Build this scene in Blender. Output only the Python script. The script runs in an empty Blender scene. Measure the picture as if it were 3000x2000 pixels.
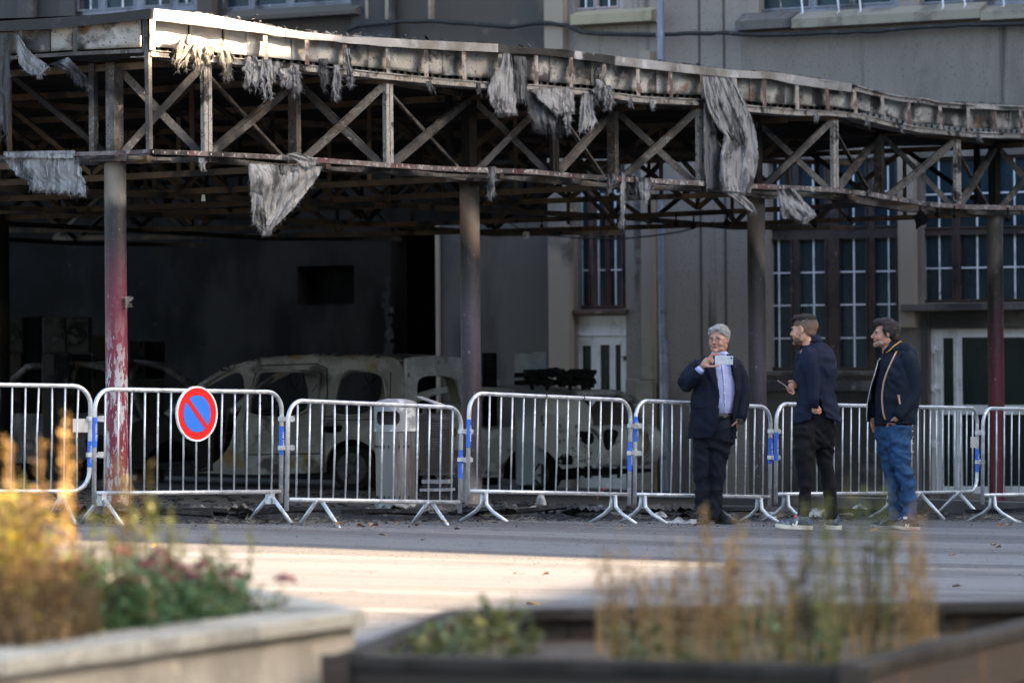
import bpy, math, random
from math import sin, cos, pi, radians, exp, sqrt
from mathutils import Vector, Matrix, noise, geometry
random.seed(11)
SC = bpy.context.scene
COL = SC.collection
F = 12700.0          # focal length in photograph pixels (3000 px wide)
ROLL = 0.008
CZ = 1.6             # camera height
# ---------------------------------------------------------------- camera
cd = bpy.data.cameras.new('camera')
cam = bpy.data.objects.new('camera', cd)
COL.objects.link(cam)
_c, _s = cos(ROLL), sin(ROLL)
cam.matrix_world = Matrix(((_c, _s, 0, 0), (0, 0, -1, 0), (-_s, _c, 0, CZ), (0, 0, 0, 1)))
cd.sensor_width = 36.0
cd.lens = F / 3000 * 36.0
cd.clip_start = 0.5
cd.clip_end = 2000
cd.dof.use_dof = True
cd.dof.focus_distance = 38.6
cd.dof.aperture_fstop = 2.8
cd.dof.aperture_blades = 9
SC.camera = cam
# ---------------------------------------------------------------- sky, sun, exposure
SUN_AZ = Vector((0.990, -0.140)).normalized()     # horizontal direction towards the sun
SUN_EL = radians(25.0)
w = bpy.data.worlds.new('World'); SC.world = w; w.use_nodes = True
nt = w.node_tree
bg = nt.nodes['Background']
sky = nt.nodes.new('ShaderNodeTexSky')
sky.sky_type = 'NISHITA'; sky.sun_disc = False
sky.sun_elevation = SUN_EL
sky.sun_rotation = math.atan2(SUN_AZ.x, SUN_AZ.y)
sky.air_density = 1.1; sky.dust_density = 4.5; sky.ozone_density = 0.7
nt.links.new(sky.outputs[0], bg.inputs[0])
bg.inputs[1].default_value = 0.055
sl = bpy.data.lights.new('sun', 'SUN'); sl.energy = 3.8; sl.angle = radians(0.55); sl.color = (1.0, 0.76, 0.50)
so = bpy.data.objects.new('sun', sl); COL.objects.link(so)
SUNV = Vector((SUN_AZ.x*cos(SUN_EL), SUN_AZ.y*cos(SUN_EL), sin(SUN_EL)))
so.rotation_mode = 'QUATERNION'
so.rotation_quaternion = SUNV.to_track_quat('Z', 'Y')
so.location = SUNV*60
vs = SC.view_settings
vs.view_transform = 'Standard'; vs.look = 'None'; vs.gamma = 1.0
vs.exposure = 3.6
try: vs.use_curve_mapping = False
except Exception: pass
SC.render.engine = 'CYCLES'
SC.cycles.use_denoising = True
SC.cycles.max_bounces = 8
SC.cycles.diffuse_bounces = 4
SC.cycles.sample_clamp_indirect = 6
SC.render.film_transparent = False

# ---------------------------------------------------------------- projection helpers
def PX(px, py, Y):
    dx, dy = px-1500.0, py-1000.0
    return Vector(((dx*_c - dy*_s)*Y/F, Y, CZ - (dy*_c + dx*_s)*Y/F))
class VP:
    """vertical plane through (x,y) running along d (unit, pointing image right); n points to the camera side"""
    def __init__(s, p, d):
        s.p = Vector(p); s.d = Vector(d).normalized()
        s.n = Vector((s.d.y, -s.d.x))
        if s.n.y > 0: s.n = -s.n
    def shift(s, k):
        return VP(s.p + s.n*k, s.d)
    def hit(s, px, py, off=0.0):
        r = PX(px, py, 1.0) - Vector((0, 0, CZ))
        p = s.p + s.n*off
        k = (p.dot(s.n)) / (r.x*s.n.x + r.y*s.n.y)
        return Vector((r.x*k, r.y*k, CZ + r.z*k))
    def uz(s, px, py, off=0.0):
        h = s.hit(px, py, off)
        return ((Vector((h.x, h.y)) - s.p).dot(s.d), h.z)
    def at(s, u, z, off=0.0):
        q = s.p + s.d*u + s.n*off
        return Vector((q.x, q.y, z))
def softplus(x, k=1.0):
    return k*math.log1p(exp(max(-40, min(40, x/k))))
def gz(x, y):
    xx = 9*math.tanh(x/9)
    yy = min(y, 75)
    return CZ - 1.545 - 0.035*xx - 0.012*softplus(yy-36) - 0.012*softplus(yy-44)
FN = Vector((0.5676, 0.8233)).normalized()       # direction of the canopy's front line (to the right, away)
PN = Vector((0.8233, -0.5676)).normalized()      # at right angles to it (to the right, nearer)
LC = VP((-3.566, 39.08), FN)                     # line of the columns
_f = PX(341, 1000, 38.1)
LF = VP((_f.x, _f.y), FN)                        # front truss and fascia
_w = PX(2915, 1000, 58.0)
W2 = VP((_w.x, _w.y), PN)                        # facade behind

# ---------------------------------------------------------------- mesh builder
class MB:
    def __init__(s): s.v = []; s.f = []; s.mi = []; s.uvs = None
    def add(s, vs, fs, mi=0):
        o = len(s.v)
        s.v += [Vector(v) for v in vs]
        for f in fs:
            s.f.append(tuple(i+o for i in f)); s.mi.append(mi)
    def box(s, c, sx, sy, sz, rz=0.0, mi=0, M=None):
        vs = []
        for z in (-.5, .5):
            for x, y in ((-.5, -.5), (.5, -.5), (.5, .5), (-.5, .5)):
                vs.append(Vector((x*sx, y*sy, z*sz)))
        m = M if M is not None else Matrix.Rotation(rz, 4, 'Z')
        vs = [m @ v + Vector(c) for v in vs]
        s.add(vs, [(0, 3, 2, 1), (4, 5, 6, 7), (0, 1, 5, 4), (1, 2, 6, 5), (2, 3, 7, 6), (3, 0, 4, 7)], mi)
    def bar(s, a, b, w, h, up=(0, 0, 1), mi=0, seg=1, sag=0.0, tw=0.0):
        a = Vector(a); b = Vector(b)
        t = (b-a).normalized(); u = Vector(up)
        if abs(t.dot(u)) > .95: u = Vector((1, 0, 0)) if abs(t.x) < .9 else Vector((0, 1, 0))
        sd = t.cross(u).normalized(); u = sd.cross(t).normalized()
        vs = []; fs = []
        for i in range(seg+1):
            k = i/seg
            p = a.lerp(b, k) + u*(-sag*4*k*(1-k))
            an = tw*k
            s1 = sd*cos(an)+u*sin(an); u1 = u*cos(an)-sd*sin(an)
            for x, y in ((-.5, -.5), (.5, -.5), (.5, .5), (-.5, .5)):
                vs.append(p + s1*(x*w) + u1*(y*h))
        for i in range(seg):
            o = i*4
            for j in range(4):
                fs.append((o+j, o+(j+1) % 4, o+4+(j+1) % 4, o+4+j))
        fs.append((3, 2, 1, 0)); o = seg*4; fs.append((o, o+1, o+2, o+3))
        s.add(vs, fs, mi)
    def tube(s, pts, r, n=8, mi=0, cap=True):
        pts = [Vector(p) for p in pts]
        rs = r if isinstance(r, (list, tuple)) else [r]*len(pts)
        vs = []; fs = []
        up = Vector((0, 0, 1))
        pu = None
        for i, p in enumerate(pts):
            t = (pts[min(i+1, len(pts)-1)] - pts[max(i-1, 0)]).normalized()
            if pu is None:
                pu = up if abs(t.z) < .9 else Vector((1, 0, 0))
            sd = t.cross(pu)
            if sd.length < 1e-6: sd = t.cross(Vector((0, 1, .1)))
            sd.normalize(); pu = sd.cross(t).normalized()
            for j in range(n):
                a = 2*pi*j/n
                vs.append(p + (sd*cos(a) + pu*sin(a))*rs[i])
        for i in range(len(pts)-1):
            for j in range(n):
                fs.append((i*n+j, i*n+(j+1) % n, (i+1)*n+(j+1) % n, (i+1)*n+j))
        if cap:
            fs.append(tuple(range(n-1, -1, -1))); o = (len(pts)-1)*n
            fs.append(tuple(o+j for j in range(n)))
        s.add(vs, fs, mi)
    def plate(s, loops, fr, d0, d1, mi=0):
        """loops: outer + holes as (a,b); fr(a,b,depth)->Vector; solid between depth d0 and d1"""
        tris = geometry.tessellate_polygon([[Vector((a, b, 0)) for a, b in L] for L in loops])
        flat = [p for L in loops for p in L]; n = len(flat)
        vs = [fr(a, b, d0) for a, b in flat] + [fr(a, b, d1) for a, b in flat]
        fs = [tuple(t) for t in tris] + [tuple(i+n for i in reversed(t)) for t in tris]
        o = 0
        for L in loops:
            m = len(L)
            for j in range(m):
                fs.append((o+j, o+(j+1) % m, n+o+(j+1) % m, n+o+j))
            o += m
        s.add(vs, fs, mi)
    def grid(s, nu, nv, fn, mi=0):
        vs = [fn(i/nu, j/nv) for j in range(nv+1) for i in range(nu+1)]
        fs = [(j*(nu+1)+i, j*(nu+1)+i+1, (j+1)*(nu+1)+i+1, (j+1)*(nu+1)+i) for j in range(nv) for i in range(nu)]
        s.add(vs, fs, mi)
INV = {}
def tag(o, label=None, cat=None, group=None, kind=None):
    if label: o['label'] = label
    if cat: o['category'] = cat
    if group: o['group'] = group
    if kind: o['kind'] = kind
    return o
def link_mesh(name, me, parent=None):
    o = bpy.data.objects.new(name, me); COL.objects.link(o)
    if parent is not None: o.parent = parent
    return o
def recalc(me):
    import bmesh
    b = bmesh.new(); b.from_mesh(me); bmesh.ops.recalc_face_normals(b, faces=b.faces); b.to_mesh(me); b.free()
def root_of(o):
    while o.parent is not None: o = o.parent
    return o
def mk(name, mb, mats, parent=None, smooth=False, local=False, fix=True, label=None, bevel=0):
    """world-space MB -> object; given a parent its mesh is brought into the frame of the thing"""
    me = bpy.data.meshes.new(name)
    me.from_pydata([tuple(v) for v in mb.v], [], mb.f)
    if fix: recalc(me)
    if not isinstance(mats, (list, tuple)): mats = [mats]
    for m in mats: me.materials.append(m)
    if any(mb.mi): me.polygons.foreach_set('material_index', mb.mi)
    if smooth: me.polygons.foreach_set('use_smooth', [True]*len(me.polygons))
    base = None
    if parent is not None:
        r = root_of(parent)
        if not local: me.transform(INV[r.name])
    elif not local:
        base = Vector((sum(v.co.x for v in me.vertices), sum(v.co.y for v in me.vertices), 0))/max(1, len(me.vertices))
        base.z = min(v.co.z for v in me.vertices)
        me.transform(Matrix.Translation(-base))
    me.update()
    o = link_mesh(name, me, parent)
    if base is not None:
        o.location = base
        INV[o.name] = Matrix.Translation(-base)
    if label: o['label'] = label
    if bevel:
        b = o.modifiers.new('bevel', 'BEVEL'); b.width = bevel; b.segments = 2; b.limit_method = 'ANGLE'
    return o
def thing(name, loc, rz=0.0, label=None, cat=None, group=None, M=None):
    o = bpy.data.objects.new(name, None); COL.objects.link(o)
    o.empty_display_size = .2
    m = M if M is not None else Matrix.Translation(Vector(loc)) @ Matrix.Rotation(rz, 4, 'Z')
    o.matrix_world = m
    INV[o.name] = m.inverted()
    tag(o, label, cat, group)
    return o
def copy_thing(src, M, label=None, group=None):
    r = src.copy(); COL.objects.link(r); r.matrix_world = M; INV[r.name] = M.inverted()
    if label: r['label'] = label
    if group: r['group'] = group
    for ch in [c for c in src.children]:
        c = ch.copy(); COL.objects.link(c); c.parent = r
        for g in ch.children:
            d = g.copy(); COL.objects.link(d); d.parent = c
    return r
def interp(pts, x):
    if x <= pts[0][0]: return pts[0][1]
    for (a, b), (c, d) in zip(pts, pts[1:]):
        if x <= c: return b + (d-b)*(x-a)/(c-a)
    return pts[-1][1]
def nz(x, y=0, z=0): return noise.noise(Vector((x, y, z)))

# ---------------------------------------------------------------- materials
def lin(h):
    if isinstance(h, str):
        h = h.lstrip('#'); c = [int(h[i:i+2], 16)/255 for i in (0, 2, 4)]
        return tuple(((x/12.92) if x <= .04045 else ((x+.055)/1.055)**2.4) for x in c)
    return tuple(h)
def new_mat(name):
    m = bpy.data.materials.new(name); m.use_nodes = True
    return m, m.node_tree, m.node_tree.nodes['Principled BSDF']
def N(nt, t, **kw):
    n = nt.nodes.new(t)
    for k, v in kw.items():
        if k.startswith('i_'): n.inputs[k[2:].replace('_', ' ')].default_value = v
        else: setattr(n, k, v)
    return n
def coords(nt, sc=(1, 1, 1), space='Object', rnd=True):
    tc = N(nt, 'ShaderNodeTexCoord'); mp = N(nt, 'ShaderNodeMapping')
    nt.links.new(tc.outputs[space], mp.inputs[0]); mp.inputs['Scale'].default_value = sc
    if rnd:
        oi = N(nt, 'ShaderNodeObjectInfo'); ml = N(nt, 'ShaderNodeMath', operation='MULTIPLY'); ml.inputs[1].default_value = 37.0
        nt.links.new(oi.outputs['Random'], ml.inputs[0]); nt.links.new(ml.outputs[0], mp.inputs['Location'])
    return mp.outputs[0]
def ramp01(nt, sock, lo, hi):
    r = N(nt, 'ShaderNodeMapRange'); r.interpolation_type = 'SMOOTHSTEP'
    nt.links.new(sock, r.inputs[0]); r.inputs[1].default_value = lo; r.inputs[2].default_value = hi
    return r.outputs[0]
def mixc(nt, fac, a, b):
    m = N(nt, 'ShaderNodeMix', data_type='RGBA')
    if isinstance(fac, float): m.inputs[0].default_value = fac
    else: nt.links.new(fac, m.inputs[0])
    for i, c in ((6, a), (7, b)):
        if isinstance(c, tuple): m.inputs[i].default_value = (*c, 1)
        else: nt.links.new(c, m.inputs[i])
    return m.outputs[2]
def noise_s(nt, co, scale, detail=5, rough=.6, dist=0.0):
    n = N(nt, 'ShaderNodeTexNoise'); nt.links.new(co, n.inputs['Vector'])
    n.inputs['Scale'].default_value = scale; n.inputs['Detail'].default_value = detail
    n.inputs['Roughness'].default_value = rough; n.inputs['Distortion'].default_value = dist
    return n.outputs[0]
def MT(name, base, layers=(), rough=.8, metal=0.0, bump=0.0, bscale=40.0, space='Object', rnd=True, spec=.5, sc=(1, 1, 1), sheen=0):
    """layers: (colour, noise scale, lo, hi[, stretch]) mixed over the base"""
    m, nt, p = new_mat(name)
    base = lin(base)
    col = base
    for L in layers:
        c2, s_, lo, hi = L[:4]; st = L[4] if len(L) > 4 else (1, 1, 1)
        co = coords(nt, tuple(a*b for a, b in zip(st, sc)), space, rnd)
        f = ramp01(nt, noise_s(nt, co, s_), lo, hi)
        col = mixc(nt, f, col, lin(c2))
    if isinstance(col, tuple): p.inputs['Base Color'].default_value = (*col, 1)
    else: nt.links.new(col, p.inputs['Base Color'])
    p.inputs['Roughness'].default_value = rough; p.inputs['Metallic'].default_value = metal
    p.inputs['Specular IOR Level'].default_value = spec
    if sheen: p.inputs['Sheen Weight'].default_value = sheen
    if bump:
        b = N(nt, 'ShaderNodeBump'); b.inputs['Strength'].default_value = bump; b.inputs['Distance'].default_value = .02
        nt.links.new(noise_s(nt, coords(nt, sc, space, rnd), bscale), b.inputs['Height'])
        nt.links.new(b.outputs[0], p.inputs['Normal'])
    return m
def MZ(name, stops, warp=.25, wscale=3.0, flakes=None, rough=.6, flake_rng=(0, 1), side=None):
    """colour by height in the thing's own frame (paint, scorch and soot bands on a column)"""
    m, nt, p = new_mat(name)
    tc = N(nt, 'ShaderNodeTexCoord'); sp = N(nt, 'ShaderNodeSeparateXYZ'); nt.links.new(tc.outputs['Object'], sp.inputs[0])
    co = coords(nt, (1, 1, .5), rnd=False)
    nn = noise_s(nt, co, wscale, 6, .65)
    a = N(nt, 'ShaderNodeMath', operation='MULTIPLY_ADD'); nt.links.new(nn, a.inputs[0]); a.inputs[1].default_value = warp*2; a.inputs[2].default_value = -warp
    z = N(nt, 'ShaderNodeMath', operation='ADD'); nt.links.new(sp.outputs[2], z.inputs[0]); nt.links.new(a.outputs[0], z.inputs[1])
    if side:
        s2 = N(nt, 'ShaderNodeMath', operation='MULTIPLY_ADD'); nt.links.new(sp.outputs[0], s2.inputs[0]); s2.inputs[1].default_value = side[0]; s2.inputs[2].default_value = side[1]
        z2 = N(nt, 'ShaderNodeMath', operation='ADD'); nt.links.new(z.outputs[0], z2.inputs[0]); nt.links.new(s2.outputs[0], z2.inputs[1]); z = z2
    mr = N(nt, 'ShaderNodeMapRange'); nt.links.new(z.outputs[0], mr.inputs[0]); mr.inputs[1].default_value = -1; mr.inputs[2].default_value = 5
    cr = N(nt, 'ShaderNodeValToRGB'); nt.links.new(mr.outputs[0], cr.inputs[0])
    e = cr.color_ramp.elements
    while len(e) < len(stops): e.new(.5)
    for i, (h, c) in enumerate(stops):
        e[i].position = (h+1)/6; e[i].color = (*lin(c), 1)
    col = cr.outputs[0]
    if flakes:
        c2, s_, lo, hi, z0, z1 = flakes
        fl = ramp01(nt, noise_s(nt, coords(nt, (1, 1, .3), rnd=False), s_, 8, .72), lo, hi)
        zi = N(nt, 'ShaderNodeMath', operation='SUBTRACT'); zi.inputs[0].default_value = 1.0; nt.links.new(ramp01(nt, sp.outputs[2], z1, z0), zi.inputs[1]); zm = zi.outputs[0]
        mu = N(nt, 'ShaderNodeMath', operation='MULTIPLY'); nt.links.new(fl, mu.inputs[0]); nt.links.new(zm, mu.inputs[1])
        col = mixc(nt, mu.outputs[0], col, lin(c2))
    col = mixc(nt, ramp01(nt, noise_s(nt, coords(nt, (1, 1, .25), rnd=False), 10, 8, .75), .58, .68), col, (.05, .045, .045))
    col = mixc(nt, ramp01(nt, noise_s(nt, coords(nt, (1, 1, .6), rnd=False), 38, 6, .7), .63, .68), col, (.30, .27, .26))
    nt.links.new(col, p.inputs['Base Color']); p.inputs['Roughness'].default_value = rough
    b = N(nt, 'ShaderNodeBump'); b.inputs['Strength'].default_value = .7; b.inputs['Distance'].default_value = .012
    nt.links.new(noise_s(nt, coords(nt, rnd=False), 25), b.inputs['Height']); nt.links.new(b.outputs[0], p.inputs['Normal'])
    return m
# ================================================================ GROUND
def asphalt_mat():
    m, nt, p = new_mat('asphalt')
    co = coords(nt, (.16, 1.0, 1), 'Object', False)
    c1 = coords(nt, (1, 1, 1), 'Object', False)
    f1 = ramp01(nt, noise_s(nt, co, .5, 6, .55, .5), .44, .56)
    col = mixc(nt, f1, (.125, .120, .120), (.080, .076, .078))  # long streaks, here and below, colour in damp sheen and undulation shade
    f2 = ramp01(nt, noise_s(nt, coords(nt, (.09, 1.0, 1), 'Object', False), .7, 5, .55), .53, .60)
    col = mixc(nt, f2, col, (.145, .140, .140))
    f3 = ramp01(nt, noise_s(nt, c1, 70, 6, .7), .55, .75)
    col = mixc(nt, f3, col, (.05, .047, .046))
    f5 = ramp01(nt, noise_s(nt, c1, 9, 6, .7), .62, .72)
    col = mixc(nt, f5, col, (.06, .05, .045))
    vo = N(nt, 'ShaderNodeTexVoronoi'); nt.links.new(c1, vo.inputs['Vector']); vo.inputs['Scale'].default_value = 90
    col = mixc(nt, ramp01(nt, vo.outputs['Color'], .72, .95), col, (.19, .18, .17))
    col = mixc(nt, ramp01(nt, noise_s(nt, c1, 1.3, 7, .7, 1.5), .60, .66), col, (.055, .05, .048))
    # soot washed out from the burned canopy
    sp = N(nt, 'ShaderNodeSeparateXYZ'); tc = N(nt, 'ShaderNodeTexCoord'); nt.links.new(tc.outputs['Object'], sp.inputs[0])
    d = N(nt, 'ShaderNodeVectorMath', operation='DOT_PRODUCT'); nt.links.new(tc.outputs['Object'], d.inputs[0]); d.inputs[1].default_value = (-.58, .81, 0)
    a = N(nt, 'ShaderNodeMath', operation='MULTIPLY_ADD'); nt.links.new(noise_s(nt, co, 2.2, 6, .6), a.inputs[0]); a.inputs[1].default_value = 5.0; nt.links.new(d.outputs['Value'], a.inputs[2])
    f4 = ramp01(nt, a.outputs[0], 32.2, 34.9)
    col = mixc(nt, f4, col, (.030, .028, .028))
    nt.links.new(col, p.inputs['Base Color'])
    r = N(nt, 'ShaderNodeMapRange'); nt.links.new(f1, r.inputs[0]); r.inputs[3].default_value = .62; r.inputs[4].default_value = .88
    nt.links.new(r.outputs[0], p.inputs['Roughness'])
    b = N(nt, 'ShaderNodeBump'); b.inputs['Strength'].default_value = .5; b.inputs['Distance'].default_value = .01
    nt.links.new(noise_s(nt, c1, 60, 6, .7), b.inputs['Height']); nt.links.new(b.outputs[0], p.inputs['Normal'])
    return m
g = MB()
xs = [-600, -200, -80, -40] + [-20+i*.5 for i in range(81)] + [40, 80, 200, 600]
ys = [-600, -200, -60, -20, -5] + [i*.4 for i in range(0, 200)] + [82, 100, 160, 300, 900]
nx = len(xs)
vsg = [(x, y, gz(x, y) + (.012*nz(x*.12, y*.9) + .02*nz(x*.2, y*.25) if abs(x) < 20 and 5 < y < 75 else 0)) for y in ys for x in xs]
g.add(vsg, [(j*nx+i, j*nx+i+1, (j+1)*nx+i+1, (j+1)*nx+i) for j in range(len(ys)-1) for i in range(nx-1)])
gr = mk('ground', g, asphalt_mat(), smooth=True, local=True); gr['kind'] = 'structure'
gr['label'] = 'grey asphalt yard with soot and streaks coloured in for damp sheen and undulation shade'

# ================================================================ UNSEEN BUILDINGS RIGHT OF THE YARD (outlines shaped to shade it)
M_beige = MT('facade_beige', (.42, .38, .32), [((.36, .32, .27), 1.5, .4, .6)], rough=.9)
M_glassd = MT('far_glass', (.03, .04, .05), rough=.15)
M_tile = MT('far_roof', (.18, .09, .06), rough=.8)
M_frame_w = MT('far_frame', (.7, .7, .68), rough=.5)
SV = Vector((-SUN_AZ.y, SUN_AZ.x))
def shade_house(name, a0, depth, prof, label, wins):
    base = Vector((SUN_AZ.x*a0 + SV.x*prof[0][0], SUN_AZ.y*a0 + SV.y*prof[0][0], -.3))
    t = thing(name, base, 0, label, 'building')
    fr = lambda v, z, d: Vector((SUN_AZ.x*(a0+d)+SV.x*v, SUN_AZ.y*(a0+d)+SV.y*v, z))
    mb = MB(); loop = [(prof[0][0], -1.5)] + [(v, h+CZ) for v, h in prof] + [(prof[-1][0], -1.5)]
    mb.plate([loop], fr, 0, depth); mk('wall', mb, M_beige, t)
    mb = MB()
    for (v0, h0), (v1, h1) in zip(prof, prof[1:]):
        if abs(v1-v0) > .5:
            a, b = fr(v0, h0+CZ, 0), fr(v1, h1+CZ, 0)
            mb.bar(a + Vector((.15*SUN_AZ.x, .15*SUN_AZ.y, -.12)), b+Vector((.15*SUN_AZ.x, .15*SUN_AZ.y, -.12)), .5, .2)
    mk('cornice', mb, M_tile, t)
    for (v, z) in wins:
        wb = MB(); wb.plate([[(v-.7, z-.95), (v+.7, z-.95), (v+.7, z+.95), (v-.7, z+.95)], [(v-.58, z-.83), (v-.58, z+.83), (v+.58, z+.83), (v+.58, z-.83)]], fr, -.06, .03)
        f = mk('window', wb, M_frame_w, t)
        pb = MB(); pb.plate([[(v-.58, z-.83), (v+.58, z-.83), (v+.58, z+.83), (v-.58, z+.83)]], fr, -.02, -.005); mk('pane', pb, M_glassd, f)
    return t
shade_house('low_shade_building', 24, 12, [(-30, 12.5), (2, 12.5), (5, 12.39), (13.7, 12.1), (23, 11.55), (30.95, 10.9)],
          'unseen beige building at the right side of the yard, its sloping roofline shaped to cut the sun', [(v, z) for v in range(-8, 29, 4) for z in (1.5, 4.8, 8.2)])
shade_house('tall_shade_building', 24, 14, [(30.97, 17.58), (43.5, 17.58), (43.5, 31), (95, 31)],
          'unseen tall beige building beyond the gap at the right side of the yard, its outline shaped to block the sun', [(v, z) for v in range(34, 90, 4) for z in (1.5, 4.8, 8.2, 11.5, 14.8)])
# ================================================================ BURNED CANOPY
SOOT = (.012, .011, .012)
M_char = MT('charred_steel', (.05, .045, .042), [((.15, .13, .115), 6, .45, .62, (1, 1, 1)), (SOOT, 3, .48, .6), ((.30, .28, .26), 30, .62, .7)], rough=.75, bump=.3)
M_pale = MT('scorched_steel_pale', (.30, .28, .26), [((.14, .105, .08), 5, .54, .64), (SOOT, 4, .52, .62), ((.5, .48, .45), 25, .58, .68), ((.03, .028, .028), 60, .58, .64)], rough=.65, bump=.3)
M_brace = MT('scorched_steel_brown', (.115, .103, .093), [((.075, .055, .044), 2, .45, .6), ((.20, .188, .175), 22, .54, .66), (SOOT, 1.6, .47, .62), (SOOT, 45, .56, .64)], rough=.7, bump=.3)
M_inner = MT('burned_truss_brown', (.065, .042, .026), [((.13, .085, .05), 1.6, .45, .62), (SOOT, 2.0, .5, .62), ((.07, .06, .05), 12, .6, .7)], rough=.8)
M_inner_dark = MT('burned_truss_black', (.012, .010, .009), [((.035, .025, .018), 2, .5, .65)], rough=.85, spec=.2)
M_chord = MT('chord_paint', (.15, .125, .12), [((.105, .045, .045), 2.5, .52, .60), ((.36, .34, .32), 14, .54, .64), (SOOT, 1.3, .52, .62), ((.03, .025, .025), 30, .56, .64)], rough=.6, bump=.2)
M_cap = MT('cap_aluminium', (.37, .365, .365), [((.22, .20, .18), 1.2, .45, .6), (SOOT, .45, .56, .64), ((.55, .56, .58), 2.5, .58, .68), ((.05, .05, .05), 20, .66, .74)], rough=.55, metal=.35, bump=.15, rnd=False)
M_capdark = MT('cap_soot', (.016, .015, .015), [((.04, .038, .038), 3, .5, .62), ((.42, .42, .44), 1.1, .64, .70), ((.25, .24, .24), 18, .68, .74)], rough=.7)
M_panel = MT('panel_scorched', (.36, .345, .32), [((.54, .53, .51), 2.4, .50, .62), ((.25, .155, .10), 2.6, .57, .67), ((.07, .065, .065), 1.9, .48, .60, (1, 1, 1.5)), ((.04, .04, .04), 28, .58, .67)], rough=.6, bump=.25)
M_panel_sun = MT('panel_sunlit_pale', (.62, .60, .56), [((.45, .38, .30), 2.2, .55, .68), ((.10, .09, .085), 2.5, .62, .72)], rough=.6, bump=.25)  # cleaner and paler, painting sunlit brightness into the panels near the corner
M_rib = MT('bracket_rust', (.115, .072, .064), [((.34, .30, .27), 7, .48, .58), (SOOT, 4, .58, .68)], rough=.7)
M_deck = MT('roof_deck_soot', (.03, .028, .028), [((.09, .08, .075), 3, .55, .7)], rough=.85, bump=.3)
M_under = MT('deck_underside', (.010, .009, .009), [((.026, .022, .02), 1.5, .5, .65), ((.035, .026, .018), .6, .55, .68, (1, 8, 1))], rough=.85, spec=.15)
M_felt = MT('charred_felt', (.018, .017, .018), [((.10, .10, .11), 6, .5, .6), ((.32, .30, .28), 9, .66, .74)], rough=.85, bump=.8)
M_ribstrip = MT('corrugated_soot', (.06, .055, .052), [(SOOT, 6, .45, .6), ((.20, .18, .17), 20, .6, .7)], rough=.8)

cb = LC.at(0, 0); cb.z = gz(cb.x, cb.y)
CAN = thing('burned_canopy', cb, 0, 'long burned canopy roof on four round columns with bare scorched steel trusses', 'canopy')

# -- profile lines traced along the front plane
capT = [(440, 27), (589, 42), (750, 73), (876, 95), (1002, 110), (1108, 112), (1213, 119), (1444, 130), (1500, 139), (1639, 146), (1795, 166), (1921, 181), (2131, 206), (2276, 215), (2368, 229), (2490, 247), (2579, 272), (2663, 287), (2696, 286), (2747, 299), (2831, 304), (3000, 311), (3300, 322)]
capB = [(440, 60), (750, 99), (876, 115), (994, 127), (1095, 136), (1255, 146), (1423, 153), (1614, 164), (1668, 172), (1828, 196), (1976, 212), (2131, 229), (2236, 231), (2326, 249), (2486, 270)]
railT = [(440, 143), (800, 177), (1045, 202), (1297, 227), (1440, 238), (1550, 243), (1710, 256), (1879, 279), (2064, 287), (2190, 305), (2326, 316), (2431, 320), (2516, 329), (2579, 345), (2684, 368), (2831, 382), (3000, 387), (3300, 396)]
railB = [(x, y+(21 if x < 2400 else 18)) for x, y in railT]
chT = [(440, 438), (589, 444), (800, 454), (1129, 478), (1297, 488), (1550, 497), (1753, 515), (2068, 532), (2204, 539), (2431, 549), (2537, 562), (2705, 591), (2831, 600), (3000, 602), (3300, 606)]
def front(px, py, off=0): return LF.hit(px, py, off)
def xs_along(a, b, step, extra=()):
    n = max(1, int(round((b-a)/step))); L = [a + (b-a)*i/n for i in range(n+1)]
    return sorted(set(L + [e for e in extra if a < e < b]))
def strip(mb, x0, x1, topf, botf, d0, d1, step=25, mi=0, wob=0.0, extra=()):
    X = xs_along(x0, x1, step, extra); n = len(X); vs = []; fs = []
    for i, x in enumerate(X):
        wv = wob*nz(x*.013, 3.1)
        T = front(x, topf(x)); B = front(x, botf(x)); nn = Vector((LF.n.x, LF.n.y, 0))
        vs += [T+nn*(d1+wv), B+nn*(d1+wv*1.6), B+nn*(d0+wv*1.6), T+nn*(d0+wv)]
    for i in range(n-1):
        o = i*4
        for j in range(4): fs.append((o+j, o+(j+1) % 4, o+4+(j+1) % 4, o+4+j))
    fs += [(3, 2, 1, 0), ((n-1)*4, (n-1)*4+1, (n-1)*4+2, (n-1)*4+3)]
    mb.add(vs, fs, mi)
# cap flashing, in lengths with lapped joints
for a, b, m in ((440, 826, M_cap), (828, 1443, M_cap), (1445, 1790, M_capdark), (1792, 1975, M_cap), (1977, 2486, M_cap)):
    mb = MB(); strip(mb, a, b, lambda x: interp(capT, x)+random.uniform(-.6, .6), lambda x: interp(capB, x)+random.uniform(-.8, .8), .02, .05 if a % 2 else .058, wob=.05)
    # folded return on the roof side
    strip(mb, a, b, lambda x: interp(capT, x)-.5, lambda x: interp(capT, x)+3, -.16, .045)
    mk('cap_flashing', mb, m, CAN)
mb = MB(); strip(mb, 2488, 3300, lambda x: interp(capT, x), lambda x: interp(capT, x)+15+4*nz(x*.02), -.05, .03, wob=.05)
strip(mb, 2488, 3300, lambda x: interp(capT, x), lambda x: interp(capT, x)+4, -.2, .045)
mk('roof_edge', mb, M_pale, CAN)
# lower rail (an angle with a shelf)
mb = MB(); strip(mb, 440, 3300, lambda x: interp(railT, x)+6, lambda x: interp(railB, x), -.01, .02, wob=.03)
strip(mb, 440, 3300, lambda x: interp(railT, x)+4, lambda x: interp(railT, x)+7, -.01, .035, wob=.03)
strip(mb, 440, 3300, lambda x: interp(railB, x)-1, lambda x: interp(railB, x)+2, -.22, .028, wob=.03)
mk('gutter_rail', mb, M_pale, CAN)
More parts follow.
